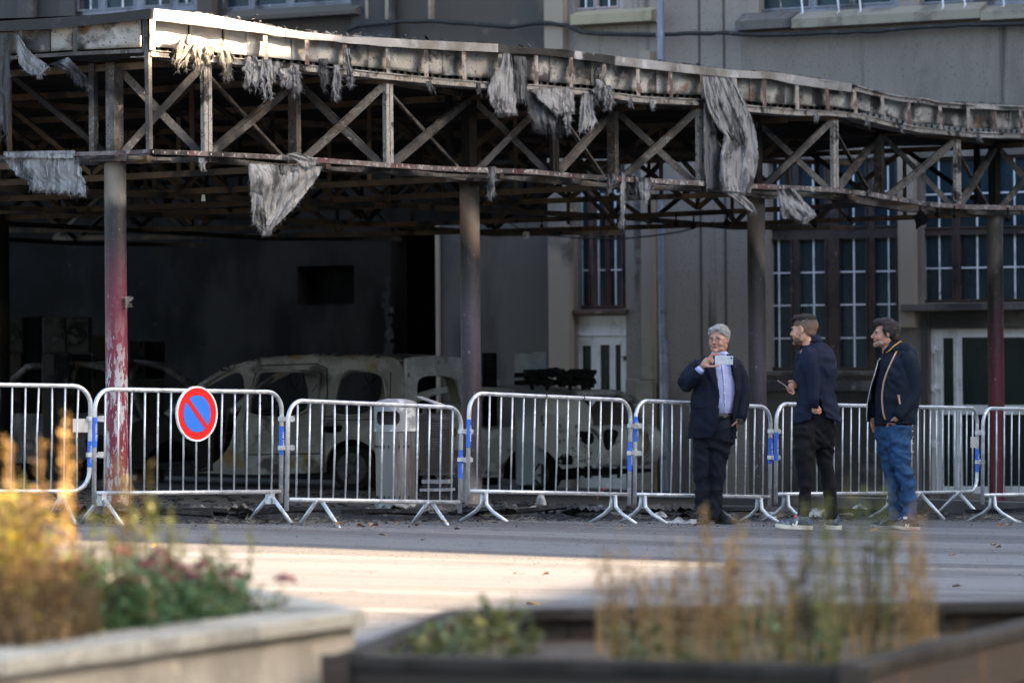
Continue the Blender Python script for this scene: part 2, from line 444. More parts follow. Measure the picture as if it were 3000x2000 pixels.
# corrugated deck edge seen as teeth between panel and rail
mb = MB(); X = [440]
while X[-1] < 3200: X.append(X[-1] + 22*(10255-X[-1])/9800)
vs = []; fs = []
for i, x in enumerate(X):
    y = interp(railT, x)
    for k, (dy, dd) in enumerate(((0, 0), (5, 0))):
        pass
for i in range(len(X)-1):
    x0, x1 = X[i], X[i+1]; y = interp(railT, x0); xm = x0 + (x1-x0)*.45
    p = [front(x0, y-4, -.12), front(xm, y-4, -.12), front(xm, y+5, -.10), front(x1, y+5, -.10)]
    q = [front(x0, y-4, -.5), front(xm, y-4, -.5), front(xm, y+5, -.5), front(x1, y+5, -.5)]
    o = 0
    mb.add(p+q, [(0, 1, 5, 4), (1, 2, 6, 5), (2, 3, 7, 6)])
    mb.add([front(x0+1, y-6, -.10), front(xm-1, y-5, -.10), front(xm, y+3, -.11), front(x0, y+3, -.11)], [(0, 1, 2, 3)])
mk('corrugated_deck_edge', mb, M_ribstrip, CAN)
# fascia brackets and the panels between them
rib_px = [447, 551, 651, 778, 900, 1010, 1137, 1249, 1360, 1466, 1571, 1673, 1770, 1870, 1965, 2058, 2155, 2240, 2336, 2424, 2505, 2588, 2664, 2757, 2838, 2915, 2993, 3070]
for i, x in enumerate(rib_px):
    mb = MB(); ytop = (interp(capB, x) if x < 2486 else interp(capT, x)+15); yb = interp(railT, x)
    short = 1 if x > 700 or x == 447 else .55
    y0 = yb - (yb-ytop)*short - (4 if short == 1 else 0)
    lean = (6 if x > 2400 else 1)+random.uniform(-3, 3)
    w_ = (13 if i else 16)*(10255-x)/9815
    mb.plate([[(-.5, 0), (.5, 0), (.5, 1), (-.5, 1)]], lambda a, b, d: front(x+lean*(b-.5)+a*w_, y0+(yb+3-y0)*b, d), -.01, .035)
    mk('bracket', mb, M_rib if i % 3 else M_pale, CAN)
for i in range(len(rib_px)-1):
    a, b = rib_px[i]+2, rib_px[i+1]-2
    n = 2 if (b-a) > 60 and random.random() < .55 else 1
    cut = [a] + ([a+(b-a)*random.uniform(.35, .65)] if n == 2 else []) + [b]
    for c0, c1 in zip(cut, cut[1:]):
        mb = MB(); bul = random.uniform(-.02, .035); ph = random.uniform(0, 9)
        def fn(u, v):
            x = c0+1+(c1-c0-2)*u
            yt = (interp(capB, x) if x < 2486 else interp(capT, x)+13)-6; yb = interp(railT, x)-7
            lean = (-5 if x > 2400 else 0)*(v-.5)
            return front(x+lean, yt+(yb-yt)*v+1.5*nz(u*3, ph)*v, -.10 + bul*sin(pi*u)*sin(pi*v) + .02*nz(u*2+ph, v*2))
        mb.grid(8, 6, fn); 
        o = mk('fascia_panel', mb, M_panel if i > 3 else M_panel_sun, CAN, smooth=True)
        s_ = o.modifiers.new('thick', 'SOLIDIFY'); s_.thickness = .01
# ---- bottom chord at the front, with a second flange behind it
mb = MB(); strip(mb, 440, 3300, lambda x: interp(chT, x), lambda x: interp(chT, x)+14, -.02, .05, wob=.02)
strip(mb, 440, 3300, lambda x: interp(chT, x), lambda x: interp(chT, x)+3, -.12, .05, wob=.02)
mk('bottom_chord', mb, M_chord, CAN)
mb = MB(); strip(mb, 440, 3300, lambda x: interp(chT, x)+16, lambda x: interp(chT, x)+26, -.36, -.26, wob=.03); mk('bottom_flange', mb, M_brace, CAN)
mb = MB()
for x in xs_along(448, 3000, 34):
    p = front(x, interp(chT, x)+6.5, .052)
    mb.bar(p, p+Vector((LF.n.x, LF.n.y, 0))*.004, .013, .018)
mk('bolts', mb, MT('bolt_pale', (.5, .47, .43), rough=.6), CAN)
# ---- left side of the corner (runs away to the left)
A0 = Vector((front(440, 27).x, front(440, 27).y))
LS = VP((A0.x, A0.y), PN); 
if LS.d.x < 0: LS.d = -LS.d
def side(px, py, off=0): return LS.hit(px, py, off)
def sstrip(name, pts_t, pts_b, d0, d1, m, x0=-190, x1=440, step=40):
    mb = MB(); X = xs_along(x0, x1, step); vs = []; fs = []
    for x in X:
        T0, T1 = side(x, interp(pts_t, x), d1), side(x, interp(pts_t, x), d0); B1, B0 = side(x, interp(pts_b, x), d1), side(x, interp(pts_b, x), d0)
        vs += [T0, B1, B0, T1]
    for i in range(len(X)-1):
        o = i*4
        for j in range(4): fs.append((o+j, o+(j+1) % 4, o+4+(j+1) % 4, o+4+j))
    fs += [(3, 2, 1, 0), tuple((len(X)-1)*4+k for k in range(4))]
    mb.add(vs, fs); return mk(name, mb, m, CAN)
lcT = [(-190, 78), (0, 62), (170, 52), (340, 38), (440, 25)]; lcB = [(-190, 108), (0, 92), (170, 84), (300, 70), (440, 55)]
sstrip('cap_flashing', lcT, lcB, .0, .05, M_capdark)
sstrip('cap_return', lcT, [(x, y+4) for x, y in lcT], -.3, .045, M_capdark)
lrT = [(-190, 178), (0, 166), (200, 153), (440, 142)]
sstrip('gutter_rail', lrT, [(x, y+11) for x, y in lrT], -.01, .03, M_char)
sstrip('gutter_soffit', [(x, y+11) for x, y in lrT], [(x, y+36) for x, y in lrT], -.5, -.15, M_inner_dark)
lbT = [(-190, 466), (0, 456), (210, 446), (440, 438)]
sstrip('bottom_chord', lbT, [(x, y+12) for x, y in lbT], -.02, .05, M_chord)
sstrip('bottom_flange', [(x, y+14) for x, y in lbT], [(x, y+26) for x, y in lbT], -.36, -.26, M_brace)
for i, (a, b) in enumerate(((-180, -90), (-86, 2), (5, 55), (60, 148), (151, 214), (228, 414))):
    mb = MB()
    def fn(u, v):
        x = a+(b-a)*u; yt = interp(lcB, x)-5; yb = interp(lrT, x)-5
        return side(x, yt+(yb-yt)*v, -.08+.015*nz(u*2+i*5, v*2))
    mb.grid(8, 5, fn); o = mk('fascia_panel', mb, M_panel, CAN, smooth=True); o.modifiers.new('thick', 'SOLIDIFY').thickness = .01
for x in (58, 220, 424, -88):
    mb = MB(); mb.plate([[(-.5, 0), (.5, 0), (.5, 1), (-.5, 1)]], lambda a, b, d: side(x+a*13, interp(lcB, x)-3+(interp(lrT, x)+4-interp(lcB, x))*b, d), -.01, .03); mk('bracket', mb, M_char, CAN)
# corner post
mb = MB(); a, b = front(432, 64, -.02), front(438, 440, -.02)
mb.bar(a, b, .045, .045, up=(LF.n.x, LF.n.y, 0)); mk('corner_post', mb, M_char, CAN)

# ---- columns and the zigzag trusses between front and column line
ZT_rel = {}
def kC(px): return LC.uz(px, 1000)[0]
colpx = [(341, 475, 480), (1379, 533, 1475), (2218, 583, 1490), (2917, 625, 1505)]
def colz(px, py): return LC.hit(px, py).z
cmats = [
 MZ('column_red_left', [(-.9, '#7c4a55'), (.2, '#7e2436'), (1.50, '#76283a'), (2.08, '#5c2636'), (2.32, '#3e222e'), (2.52, '#1c1a1f'), (2.74, '#242225'), (2.86, '#857e75'), (3.2, '#8a837b')], warp=.10, flakes=((.46, .45, .48), 19, .50, .55, 1.85, 1.1), rough=.5),
 MZ('column_purple', [(-.9, '#7a7068'), (.2, '#8d8078'), (.42, '#2c2229'), (1.2, '#3a2d37'), (1.9, '#4a4250'), (2.35, '#2c2a30'), (2.58, '#1a191c'), (2.8, '#7c6450'), (2.95, '#8e7e6e'), (3.2, '#40382f')], warp=.16, flakes=((.6, .55, .55), 14, .60, .66, 1.2, .3), rough=.5, side=(1.2, 0)),
 MZ('column_black', [(-.9, '#383432'), (.2, '#2a2628'), (1.0, '#2c2530'), (1.8, '#473e4a'), (2.3, '#2a2628'), (2.75, '#191718'), (3.0, '#6f675f'), (3.5, '#776f68')], warp=.12, flakes=((.5, .45, .42), 14, .62, .68, 1.2, .3), rough=.55, side=(2.5, 0)),
 MZ('column_crimson', [(-.9, '#3d1a24'), (.3, '#5a1426'), (1.6, '#571426'), (2.2, '#3a1420'), (2.6, '#121011'), (2.85, '#121011'), (3.05, '#5d5853'), (3.5, '#67615b')], warp=.08, rough=.5, side=(-1.8, 0)),
]
COLS = []
for i, (px, yt, yb) in enumerate(colpx):
    u = kC(px); top = colz(px, yt); p = LC.at(u, top); base = gz(p.x, p.y)-.05
    lean = PX(px+0, yt, p.y) ; 
    mb = MB(); n = 24; r = .1
    vs = []; fs = []; H = 26
    for j in range(H+1):
        z = base+(top-base)*j/H
        for k in range(n):
            a = 2*pi*k/n; rr = r*(1+.008*nz(cos(a)*2, sin(a)*2, z*1.5+i*7))
            vs.append(Vector((p.x+rr*cos(a), p.y+rr*sin(a), z)))
    for j in range(H):
        for k in range(n): fs.append((j*n+k, j*n+(k+1) % n, (j+1)*n+(k+1) % n, (j+1)*n+k))
    fs.append(tuple(H*n+k for k in range(n)))
    mb.add(vs, fs); cob = mk('column', mb, cmats[i], None, smooth=True)
    # re-seat as a part with its own origin at the foot so the bands follow its height
    cob.parent = CAN; cob.location = cob.location - cb
    mb = MB(); mb.box((p.x, p.y, top+.012), .34, .34, .024, rz=math.atan2(FN.y, FN.x)); mk('head_plate', mb, M_char, CAN)
    COLS.append((p, top))
def rearP(px): return LC.at(kC(px), 0)
zb_rel = lambda px: LF.hit(px, interp(chT, px)+5).z
zt_rel = lambda px: LF.hit(px, interp(railB, px)+6).z
nodes = []      # alternating rear (column line) and front posts
rear = [341, 868, 1379, 1800, 2218, 2580, 2917, 3240]
frontp = [610, 1142, 1628, 2055, 2449, 2808, 3100]
seq = []
for i in range(7): seq += [('r', rear[i]), ('f', frontp[i])]
def node(kind, px):
    if kind == 'r': p = rearP(px)
    else: h = LF.hit(px, 1000, -.05); p = Vector((h.x, h.y, 0))
    return p, zb_rel(px)-.02, zt_rel(px)-.02
for i, (k, px) in enumerate(seq):
    p, zb, zt = node(k, px)
    mb = MB()
    if k == 'f':
        for s_ in (-1, 1):
            o_ = Vector((LF.d.x, LF.d.y, 0))*(.031*s_)
            mb.bar(p+o_+Vector((0, 0, zb)), p+o_+Vector((0, 0, zt)), .05, .045, up=(LF.n.x, LF.n.y, 0))
        mk('post', mb, M_pale if px != 1628 else M_inner_dark, CAN)
    else:
        mb.bar(p+Vector((0, 0, zb)), p+Vector((0, 0, zt+.05)), .13 if px in (341, 1379, 2218, 2917) else .07, .10, up=(LF.n.x, LF.n.y, 0))
        if px in (341, 1379, 2917): mb.bar(p+Vector((-.2, .1, zb)), p+Vector((-.2, .1, zt+.05)), .06, .06, up=(LF.n.x, LF.n.y, 0))
        mk('post', mb, M_brace if px in (341, 1800, 2580, 868) else M_inner_dark, CAN)
for i in range(len(seq)-1):
    (k0, x0), (k1, x1) = seq[i], seq[i+1]
    p0, b0, t0 = node(k0, x0); p1, b1, t1 = node(k1, x1)
    d = (p1-p0).normalized(); nrm = Vector((d.y, -d.x, 0))
    thin = (i % 2 == 1)
    for j, (za, zb2) in enumerate(((b0, t1), (t0, b1))):
        o_ = nrm*(.04 if j == 0 else -.04)
        mb = MB(); wd = .064 if not thin or j == 0 else .026
        A = p0+d*.06+Vector((0, 0, za+(.03 if za == b0 else -.03)))+o_; B = p1-d*.06+Vector((0, 0, zb2+(.03 if zb2 == b1 else -.03)))+o_
        mb.bar(A, B, .012, wd, seg=4, sag=random.uniform(-.012, .02))
        tt = (B-A).normalized(); up = nrm.cross(tt); 
        if up.z < 0: up = -up
        mb.bar(A+up*wd*.5-nrm*.03, B+up*wd*.5-nrm*.03, .05, .012)
        mk('diagonal_brace', mb, M_brace if (i+j) % 4 != 3 else M_char, CAN)
    # chords joining the nodes
    mb = MB(); mb.bar(p0+Vector((0, 0, b0-.03)), p1+Vector((0, 0, b1-.03)), .06, .05); mk('lower_chord', mb, M_brace if i < 9 else M_inner, CAN)
    mb = MB(); mb.bar(p0+Vector((0, 0, t0+.03)), p1+Vector((0, 0, t1+.03)), .06, .07); mk('upper_chord', mb, M_inner, CAN)
# ---- cross trusses running back from each column and half bay
DB = Vector((-PN.x, -PN.y, 0))     # backwards
LEN = 15.0
def cross_truss(px, L, main=True):
    p, zb, zt = node('r', px)
    zb -= .02
    z0 = Vector((0, 0, zb)); z1 = Vector((0, 0, zt))
    sag = random.uniform(.02, .10)
    mb = MB(); mb.bar(p+z0-DB*.4, p+DB*L+z0, .07, .06, seg=10, sag=sag); mk('cross_chord', mb, M_inner, CAN)
    mb = MB(); mb.bar(p+z1-DB*.4, p+DB*L+z1, .07, .06, seg=10, sag=sag*.6); mk('cross_chord', mb, M_inner, CAN)
    n = int(L/1.25)
    for i in range(n):
        a = p+DB*(L*i/n); b = p+DB*(L*(i+1)/n)
        mb = MB()
        if i: mb.bar(a+z0, a+z1, .045, .045); mk('cross_post', mb, M_inner if i % 2 else M_inner_dark, CAN); mb = MB()
        if i % 2 == 0: mb.bar(a+z0, b+z1, .04, .05)
        else: mb.bar(a+z1, b+z0, .04, .05)
        mk('cross_brace', mb, M_inner if (i % 3) else M_inner_dark, CAN)
for px in rear[:7]:
    cross_truss(px, LEN)
# purlin trusses parallel to the front
for q in (3.7, 7.4, 11.1, 14.6):
    for zz, nm in ((0, 'purlin'), (1, 'purlin')):
        mb = MB()
        pts = []
        for px in rear:
            p, zb, zt = node('r', px); pts.append(p+DB*q+Vector((0, 0, (zb-.09 if zz == 0 else zt-.03)-random.uniform(0, .04))))
        for a, b in zip(pts, pts[1:]): mb.bar(a, b, .06, .06)
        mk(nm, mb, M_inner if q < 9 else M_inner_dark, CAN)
    for i in range(len(rear)-1):
        p0, b0, t0 = node('r', rear[i]); p1, b1, t1 = node('r', rear[i+1])
        A = p0+DB*q; B = p1+DB*q; M_ = (A+B)/2
        mb = MB(); mb.bar(A+Vector((0, 0, b0-.05)), M_+Vector((0, 0, t0)), .04, .05); mb.bar(M_+Vector((0, 0, t1)), B+Vector((0, 0, b1-.05)), .04, .05)
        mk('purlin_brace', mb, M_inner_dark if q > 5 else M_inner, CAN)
# far columns of the canopy, in the dark
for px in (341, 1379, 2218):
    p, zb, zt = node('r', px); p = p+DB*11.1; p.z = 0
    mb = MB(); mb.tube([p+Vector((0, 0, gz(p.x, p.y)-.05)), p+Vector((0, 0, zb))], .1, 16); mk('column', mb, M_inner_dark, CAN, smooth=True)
# ---- roof deck and ragged roofing felt
def deckpt(u, v):    # u along front in px, v backwards in metres
    return None
mb = MB(); X = xs_along(452, 3290, 60); vs = []; fs = []
V = [0.12, .6, 1.5, 3, 5, 7, 9, 11, 13, 15.6]
for i, x in enumerate(X):
    for v in V:
        f_ = min(1, v/3.0)
        zt_ = front(x, interp(capT, x)+6).z*(1-f_) + (front(x, 1000).z*0 + 4.60 - .0*f_)*f_ + .04*nz(x*.01, v*.7)
        if x > 2300: zt_ = min(zt_, front(x, interp(capT, x)+6).z + .12*f_)
        p = front(x, 1000)-Vector((LF.n.x, LF.n.y, 0))*v; vs.append(Vector((p.x, p.y, zt_)))
m_ = len(V)
for i in range(len(X)-1):
    for j in range(m_-1): fs.append((i*m_+j, i*m_+j+1, (i+1)*m_+j+1, (i+1)*m_+j))
mb.add(vs, fs); d = mk('roof_deck', mb, M_deck, CAN, smooth=False); 
mb = MB(); vs = []
for i, x in enumerate(X):
    for v in V:
        q = front(x, 1000)-Vector((LF.n.x, LF.n.y, 0))*(v+.05)
        zz = front(x, interp(railB, x)-2).z + .05*sin(v*2.1+x*.01)*(v > .4) + .03*nz(x*.02, v)
        vs.append(Vector((q.x, q.y, zz)))
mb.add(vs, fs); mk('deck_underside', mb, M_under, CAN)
# back edge beams of the deck so no light leaks between the skins
mb = MB()
for a, b in ((452, 1500), (1500, 2400), (2400, 3290)):
    bk = Vector((LF.n.x, LF.n.y, 0))*15.7; p = front(a, 1000)-bk; q = front(b, 1000)-bk
    mb.bar(Vector((p.x, p.y, 4.35)), Vector((q.x, q.y, 4.3)), .06, .7)
mk('rear_fascia', mb, M_inner_dark, CAN)
mb = MB(); p = side(438, 120, -.25); q = p + DB*15.5
mb.bar(Vector((p.x, p.y, 4.35)), Vector((q.x, q.y, 4.35)), .05, .30); mk('side_beam', mb, M_inner_dark, CAN)
# charred felt heaps along the edge
rs = random.Random(5)
for a, b, h in ((560, 870, 16), (800, 1190, 16), (1080, 1450, 9), (1490, 1560, 4), (1920, 2140, 12), (2180, 2480, 5), (2790, 2960, 9)):
    mb = MB(); nu = int((b-a)/5)
    def fn(u, v):
        x = a+(b-a)*u
        hh = h*(sin(pi*min(1, max(0, u)))**.5)*(.55+.9*abs(nz(x*.03, v*2, a)))
        base = interp(capT, x)+3
        lift = hh*min(1, v*3)*(1-max(0, v-.6))*(.7+.6*nz(x*.12, v*5, a)) + rs.uniform(-1.6, 1.6)
        return front(x, base-lift, -.03-v*.55)
    mb.grid(nu, 7, fn)
    for k in range(int((b-a)/18)):        # curled flakes
        x = rs.uniform(a, b); hh = h*.9*(sin(pi*(x-a)/(b-a))**.5); y = interp(capT, x)-rs.uniform(.3, 1)*hh
        p = front(x, y, -rs.uniform(.1, .5)); L = rs.uniform(.03, .10)
        d_ = Vector((rs.uniform(-1, 1), rs.uniform(-.5, .5), rs.uniform(-.08, .12))).normalized()
        mb.bar(p, p+d_*L, .03, .006)
    o = mk('roofing_felt', mb, M_felt, CAN, fix=False); o['kind'] = 'stuff'
# ================================================================ BUILDING BEHIND
M_wall = MT('render_taupe', (.29, .252, .225), [((.22, .195, .178), .35, .4, .62, (1, 1, .5)), ((.11, .095, .088), .5, .52, .68, (1, 1, .3)), ((.09, .08, .074), 1.8, .57, .69, (1.5, 1.5, .08)), ((.27, .24, .21), 2.2, .58, .7), ((.16, .14, .125), 30, .55, .7)], rough=.9, bump=.25, bscale=60, rnd=False)
M_wall2 = MT('render_grey', (.085, .073, .064), [((.065, .062, .062), .5, .42, .6, (1, 1, .4)), ((.13, .115, .10), 1.4, .6, .7)], rough=.9, bump=.25, bscale=60, rnd=False)
M_pil = MT('pilaster_render', (.33, .275, .225), [((.2, .17, .14), .8, .5, .64), ((.10, .085, .08), .9, .62, .72)], rough=.9, bump=.2, bscale=50, rnd=False)
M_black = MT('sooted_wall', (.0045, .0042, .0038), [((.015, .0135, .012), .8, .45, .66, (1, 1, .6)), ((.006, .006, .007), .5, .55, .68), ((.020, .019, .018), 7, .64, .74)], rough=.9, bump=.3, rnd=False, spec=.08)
M_half = MT('smoked_wall', (.10, .088, .078), [((.04, .038, .038), .6, .45, .62, (1, 1, .4)), ((.12, .105, .09), 1.2, .6, .7)], rough=.9, bump=.2, rnd=False)
M_wood = MT('window_wood_dark', (.055, .038, .036), [((.03, .022, .024), 3, .45, .6), ((.16, .10, .075), 6, .62, .7), ((.13, .12, .14), 12, .66, .74)], rough=.6, bump=.3)
M_woodbrown = MT('window_wood_brown', (.10, .055, .042), [((.045, .03, .03), 3, .5, .6), ((.2, .13, .1), 9, .62, .7)], rough=.6)
M_sillb = MT('sill_stone', (.36, .31, .21), [((.25, .22, .16), 2, .45, .6), ((.14, .12, .10), 5, .58, .68)], rough=.9, bump=.2)
M_sills = MT('sill_sooty', (.12, .11, .105), [((.05, .046, .046), 1.6, .45, .6), ((.22, .21, .2), 6, .62, .7)], rough=.9, bump=.2)
M_white = MT('white_upvc', (.74, .74, .76), [((.55, .54, .53), 3, .5, .65), ((.4, .39, .38), 12, .64, .72)], rough=.45)
M_munt = MT('muntin_white', (.80, .84, .90), [((.42, .45, .5), 6, .55, .68)], rough=.5)
M_bluefr = MT('frame_blue_grey', (.22, .24, .30), [((.5, .52, .56), 4, .58, .68), ((.08, .08, .10), 2, .5, .64)], rough=.6)
def glass_mat(name, tint):
    m, nt, p = new_mat(name)
    co = coords(nt, (1, 1, .3))
    col = mixc(nt, ramp01(nt, noise_s(nt, co, 2.5), .4, .65), tint, tuple(c*.55 for c in tint))
    col = mixc(nt, ramp01(nt, noise_s(nt, co, 26, 6, .7), .63, .75), col, (.045, .055, .065))
    nt.links.new(col, p.inputs['Base Color']); p.inputs['Specular IOR Level'].default_value = .22
    r = N(nt, 'ShaderNodeMapRange'); nt.links.new(noise_s(nt, co, 5), r.inputs[0]); r.inputs[3].default_value = .12; r.inputs[4].default_value = .4
    nt.links.new(r.outputs[0], p.inputs['Roughness']); return m
M_glass = glass_mat('dusty_dark_glass', (.022, .048, .068))
M_glassg = glass_mat('green_dark_glass', (.016, .028, .028))
M_pipe = MT('downpipe_zinc', (.20, .23, .30), [((.30, .33, .40), 3, .5, .64), ((.10, .10, .12), 5, .6, .7)], rough=.45, metal=.3)
M_cable = MT('cable_black', (.012, .012, .013), [((.05, .05, .055), 9, .58, .7)], rough=.7)

wb_ = W2.hit(2300, 1400); 
BLD = thing('school_building', (wb_.x, wb_.y, gz(wb_.x, wb_.y)), 0, 'long rendered building behind the canopy, taupe at right and blackened by soot at left', 'building')
def rect(x0, y0, x1, y1, off=0):
    """a rectangle on the facade from photo corners: returns (u0,z1,u1,z0)"""
    u0, zt = W2.uz(x0, y0, off); u1, zb = W2.uz(x1, y1, off)
    _, zt2 = W2.uz(x1, y0, off); _, zb2 = W2.uz(x0, y1, off)
    return u0, (zb+zb2)/2, u1, (zt+zt2)/2
WF = lambda a, b, d: W2.at(a, b, d)
def rloop(r, g_=0): u0, z0, u1, z1 = r; return [(u0+g_, z0+g_), (u1-g_, z0+g_), (u1-g_, z1-g_), (u0+g_, z1-g_)]
def hole(r, g_=0): return list(reversed(rloop(r, g_)))
def wbox(r, d0, d1, m, name='wall', parent=BLD, bevel=0):
    mb = MB(); mb.plate([rloop(r)], WF, d0, d1); return mk(name, mb, m, parent, bevel=bevel)
ubig = W2.uz(3400, 0)[0]
zlow = -1.6
winA = rect(2249, 462, 2632, 1086); winB = rect(2697, 455, 3110, 884); doorB = rect(2722, 962, 3110, 1446)
winC = rect(1689, 470, 1834, 906); doorC = rect(1689, 925, 1838, 1452)
U1 = rect(1682, -120, 1826, 40); U2 = rect(2222, -150, 2632, 36); U3 = rect(2692, -150, 3120, 16)
u_mid = W2.uz(1614, 700)[0]
mb = MB()
mb.plate([[(u_mid, zlow), (ubig, zlow), (ubig, 9), (u_mid, 9)]] + [hole(r) for r in (winA, winB, doorB, winC, doorC, U1, U2, U3)], WF, -.4, 0)
mk('wall', mb, M_wall, BLD)
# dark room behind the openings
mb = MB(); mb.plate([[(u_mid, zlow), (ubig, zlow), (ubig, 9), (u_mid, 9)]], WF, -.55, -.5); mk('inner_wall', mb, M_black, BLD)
# smoked and black stretches to the left, slightly set back
uL = W2.uz(-700, 700)[0]
u_a, u_b, u_c, u_d = (W2.uz(x, 800)[0] for x in (-700, 852, 1128, 1272))
ul1 = rect(228, -150, 586, 40); ul2 = rect(650, -150, 1016, 34)
zhead = W2.hit(1000, 480).z
mb = MB()
hl = rect(852, 778, 1020, 892)
mb.plate([[(uL, zlow), (u_mid-.002, zlow), (u_mid-.002, zhead), (uL, zhead)], hole(hl), hole((u_c, zlow+.6, u_d, W2.hit(1200, 650).z))], WF, -.55, -.15)
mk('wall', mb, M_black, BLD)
wbox((hl[0]-.05, hl[1]-.05, hl[2]+.05, hl[3]+.05), -.62, -.56, M_black, 'blocked_opening')
wbox((u_d, zlow, u_mid-.004, W2.hit(1400, 655).z), -.14, -.08, M_half)
wbox((u_d, zlow, u_d+.05, W2.hit(1270, 660).z), -.079, -.03, M_pil, 'door_jamb')
wbox((W2.uz(1360, 800)[0], gz(2, 60)+.0, u_mid-.01, W2.hit(1400, 1035).z), -.078, -.02, M_half, 'low_wall')
mb = MB(); mb.plate([[(uL, zhead+.003), (u_mid-.002, zhead+.003), (u_mid-.002, 9), (uL, 9)], hole(ul1), hole(ul2)], WF, -.5, -.1); mk('wall', mb, M_wall2, BLD)
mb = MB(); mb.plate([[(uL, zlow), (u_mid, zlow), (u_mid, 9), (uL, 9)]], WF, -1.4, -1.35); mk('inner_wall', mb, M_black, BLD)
# ragged plaster edge in the dark room opening
mb = MB(); rs = random.Random(3)
for k in range(40):
    z = -0.4 + 3.0*k/40
    mb.box(W2.at(u_c-.05+rs.uniform(-.05, .03), z, -.14), rs.uniform(.05, .16), .03, .09, rz=math.atan2(PN.y, PN.x))
mk('broken_plaster', mb, MT('plaster_edge_soot', (.022, .02, .018), [((.05, .047, .043), 5, .55, .66)], rough=.9, spec=.1), BLD)
# pilasters and strips
def pil(x0, x1, y0, y1, off, m=M_pil, name='pilaster'):
    return wbox(rect(x0, y0, x1, y1), .002, off, m, name, bevel=.01)
pil(1616, 1688, 150, 1470, .14); pil(1608, 1664, -150, 148, .14, name='pilaster')
pil(1886, 1926, 150, 1112, .12); pil(1880, 1934, 1114, 1470, .17, name='plinth')
pil(1838, 1884, 1110, 1470, .05, M_wall, 'plinth'); pil(1936, 2242, 1112, 1470, .08, M_wall, 'plinth')
pil(2640, 2690, 455, 960, .10, M_pil)
for x in (2050, 2122):
    pil(x, x+4, -150, 1108, .012, M_wall2, 'joint_strip')
pil(595, 640, -150, 170, .16, M_wall2); pil(60, 110, -150, 170, .1, M_wall2); pil(180, 225, -150, 170, .06, M_wall2)
pil(1040, 1160, -150, 170, .10, MT('soot_column', (.05, .05, .055), [((.13, .13, .14), 1, .5, .65)], rough=.9)); 
for x, w_ in ((1082, 9), (1140, 11), (1265, 9)): pil(x, x+w_, -150, 60, .11 if x > 1160 else .12, M_pil, 'drip_streak')
# fluted panel of the upper right wall: fine vertical ribs
mb = MB(); r = rect(2170, 96, 3110, 460)
uu = r[0]
while uu < r[2]:
    mb.plate([[(uu, r[1]), (uu+.022, r[1]), (uu+.022, r[3]), (uu, r[3])]], WF, .002, .007); uu += .044
o = mk('fluted_render', mb, M_wall, BLD); o['kind'] = 'stuff'
# ---- windows
def window(r, cols, bars, fr_m, gl_m, th=.06, depth=-.12, name='window', muntins=True, transoms=(), mw=.022, label=None, munt=None):
    """cols: (x0,x1,muntin x) of each pane; bars: y of white bars; transoms: (y0,y1) dark bars; all from the photo"""
    mb = MB(); holes = []
    zs = [r[3]-th] 
    for (ty0, ty1) in transoms:
        a = W2.uz((cols[0][0]+cols[-1][1])/2, ty0, depth)[1]; b = W2.uz((cols[0][0]+cols[-1][1])/2, ty1, depth)[1]
        zs += [a, b]
    zs += [r[1]+th]
    cells = [(zs[i], zs[i+1]) for i in range(0, len(zs), 2)]
    P = []
    for (x0, x1, xm) in cols:
        a = W2.uz(x0, 800, depth)[0]; b = W2.uz(x1, 800, depth)[0]; c = W2.uz(xm, 800, depth)[0] if xm else None
        for (zt, zb) in cells:
            holes.append([(a, zb), (a, zt), (b, zt), (b, zb)]); P.append((a, b, c, zb, zt))
    u0, z0, u1, z1 = rloop(r, .001)[0] + rloop(r, .001)[2]
    ed = [u0]
    for (x0, x1, xm) in cols: ed += [W2.uz(x0, 800, depth)[0], W2.uz(x1, 800, depth)[0]]
    ed.append(u1)
    for i in range(0, len(ed), 2):
        if ed[i+1] > ed[i]: mb.plate([[(ed[i], z0), (ed[i+1], z0), (ed[i+1], z1), (ed[i], z1)]], WF, depth-.05, depth+.02)
    for i in range(1, len(ed)-1, 2):
        zz = [z1]+[q for c_ in cells for q in c_]+[z0]
        for j in range(0, len(zz), 2):
            if zz[j] > zz[j+1]: mb.plate([[(ed[i], zz[j+1]), (ed[i+1], zz[j+1]), (ed[i+1], zz[j]), (ed[i], zz[j])]], WF, depth-.05, depth+.018)
    for (a, b, c, zb, zt) in P:      # sash moulding round every pane
        q = .02
        mb.plate([[(a-q, zb-q), (b+q, zb-q), (b+q, zt+q), (a-q, zt+q)], [(a, zb), (a, zt), (b, zt), (b, zb)]], WF, depth+.021, depth+.04)
    f = mk(name, mb, fr_m, BLD, label=label)
    for (a, b, c, zb, zt) in P:
        pb = MB(); pb.plate([[(a-.005, zb-.005), (b+.005, zb-.005), (b+.005, zt+.005), (a-.005, zt+.005)]], WF, depth-.03, depth-.022); mk('pane', pb, gl_m, f)
        m2 = MB()
        if c: m2.plate([[(c-mw/2, zb), (c+mw/2, zb), (c+mw/2, zt), (c-mw/2, zt)]], WF, depth-.02, depth-.003)
        for y in bars:
            z = W2.uz((cols[0][0]+cols[-1][1])/2, y, depth)[1]
            if zb+.02 < z < zt-.02: m2.plate([[(a, z-mw/2), (b, z-mw/2), (b, z+mw/2), (a, z+mw/2)]], WF, depth-.021, depth-.005)
        if m2.v: mk('muntin', m2, munt or M_munt, f)
    return f
window(winA, [(2254, 2320, 2281), (2345, 2420, 2383), (2461, 2540, 2501), (2566, 2628, 2603)], (565, 797, 893, 990), M_wood, M_glass, transoms=((664, 700),), th=.05)
window(winB, [(2706, 2794, 2752), (2816, 2906, 2863), (2930, 3012, 2973), (3030, 3105, 3070)], (565, 783), M_wood, M_glass, transoms=((662, 686),), th=.04)
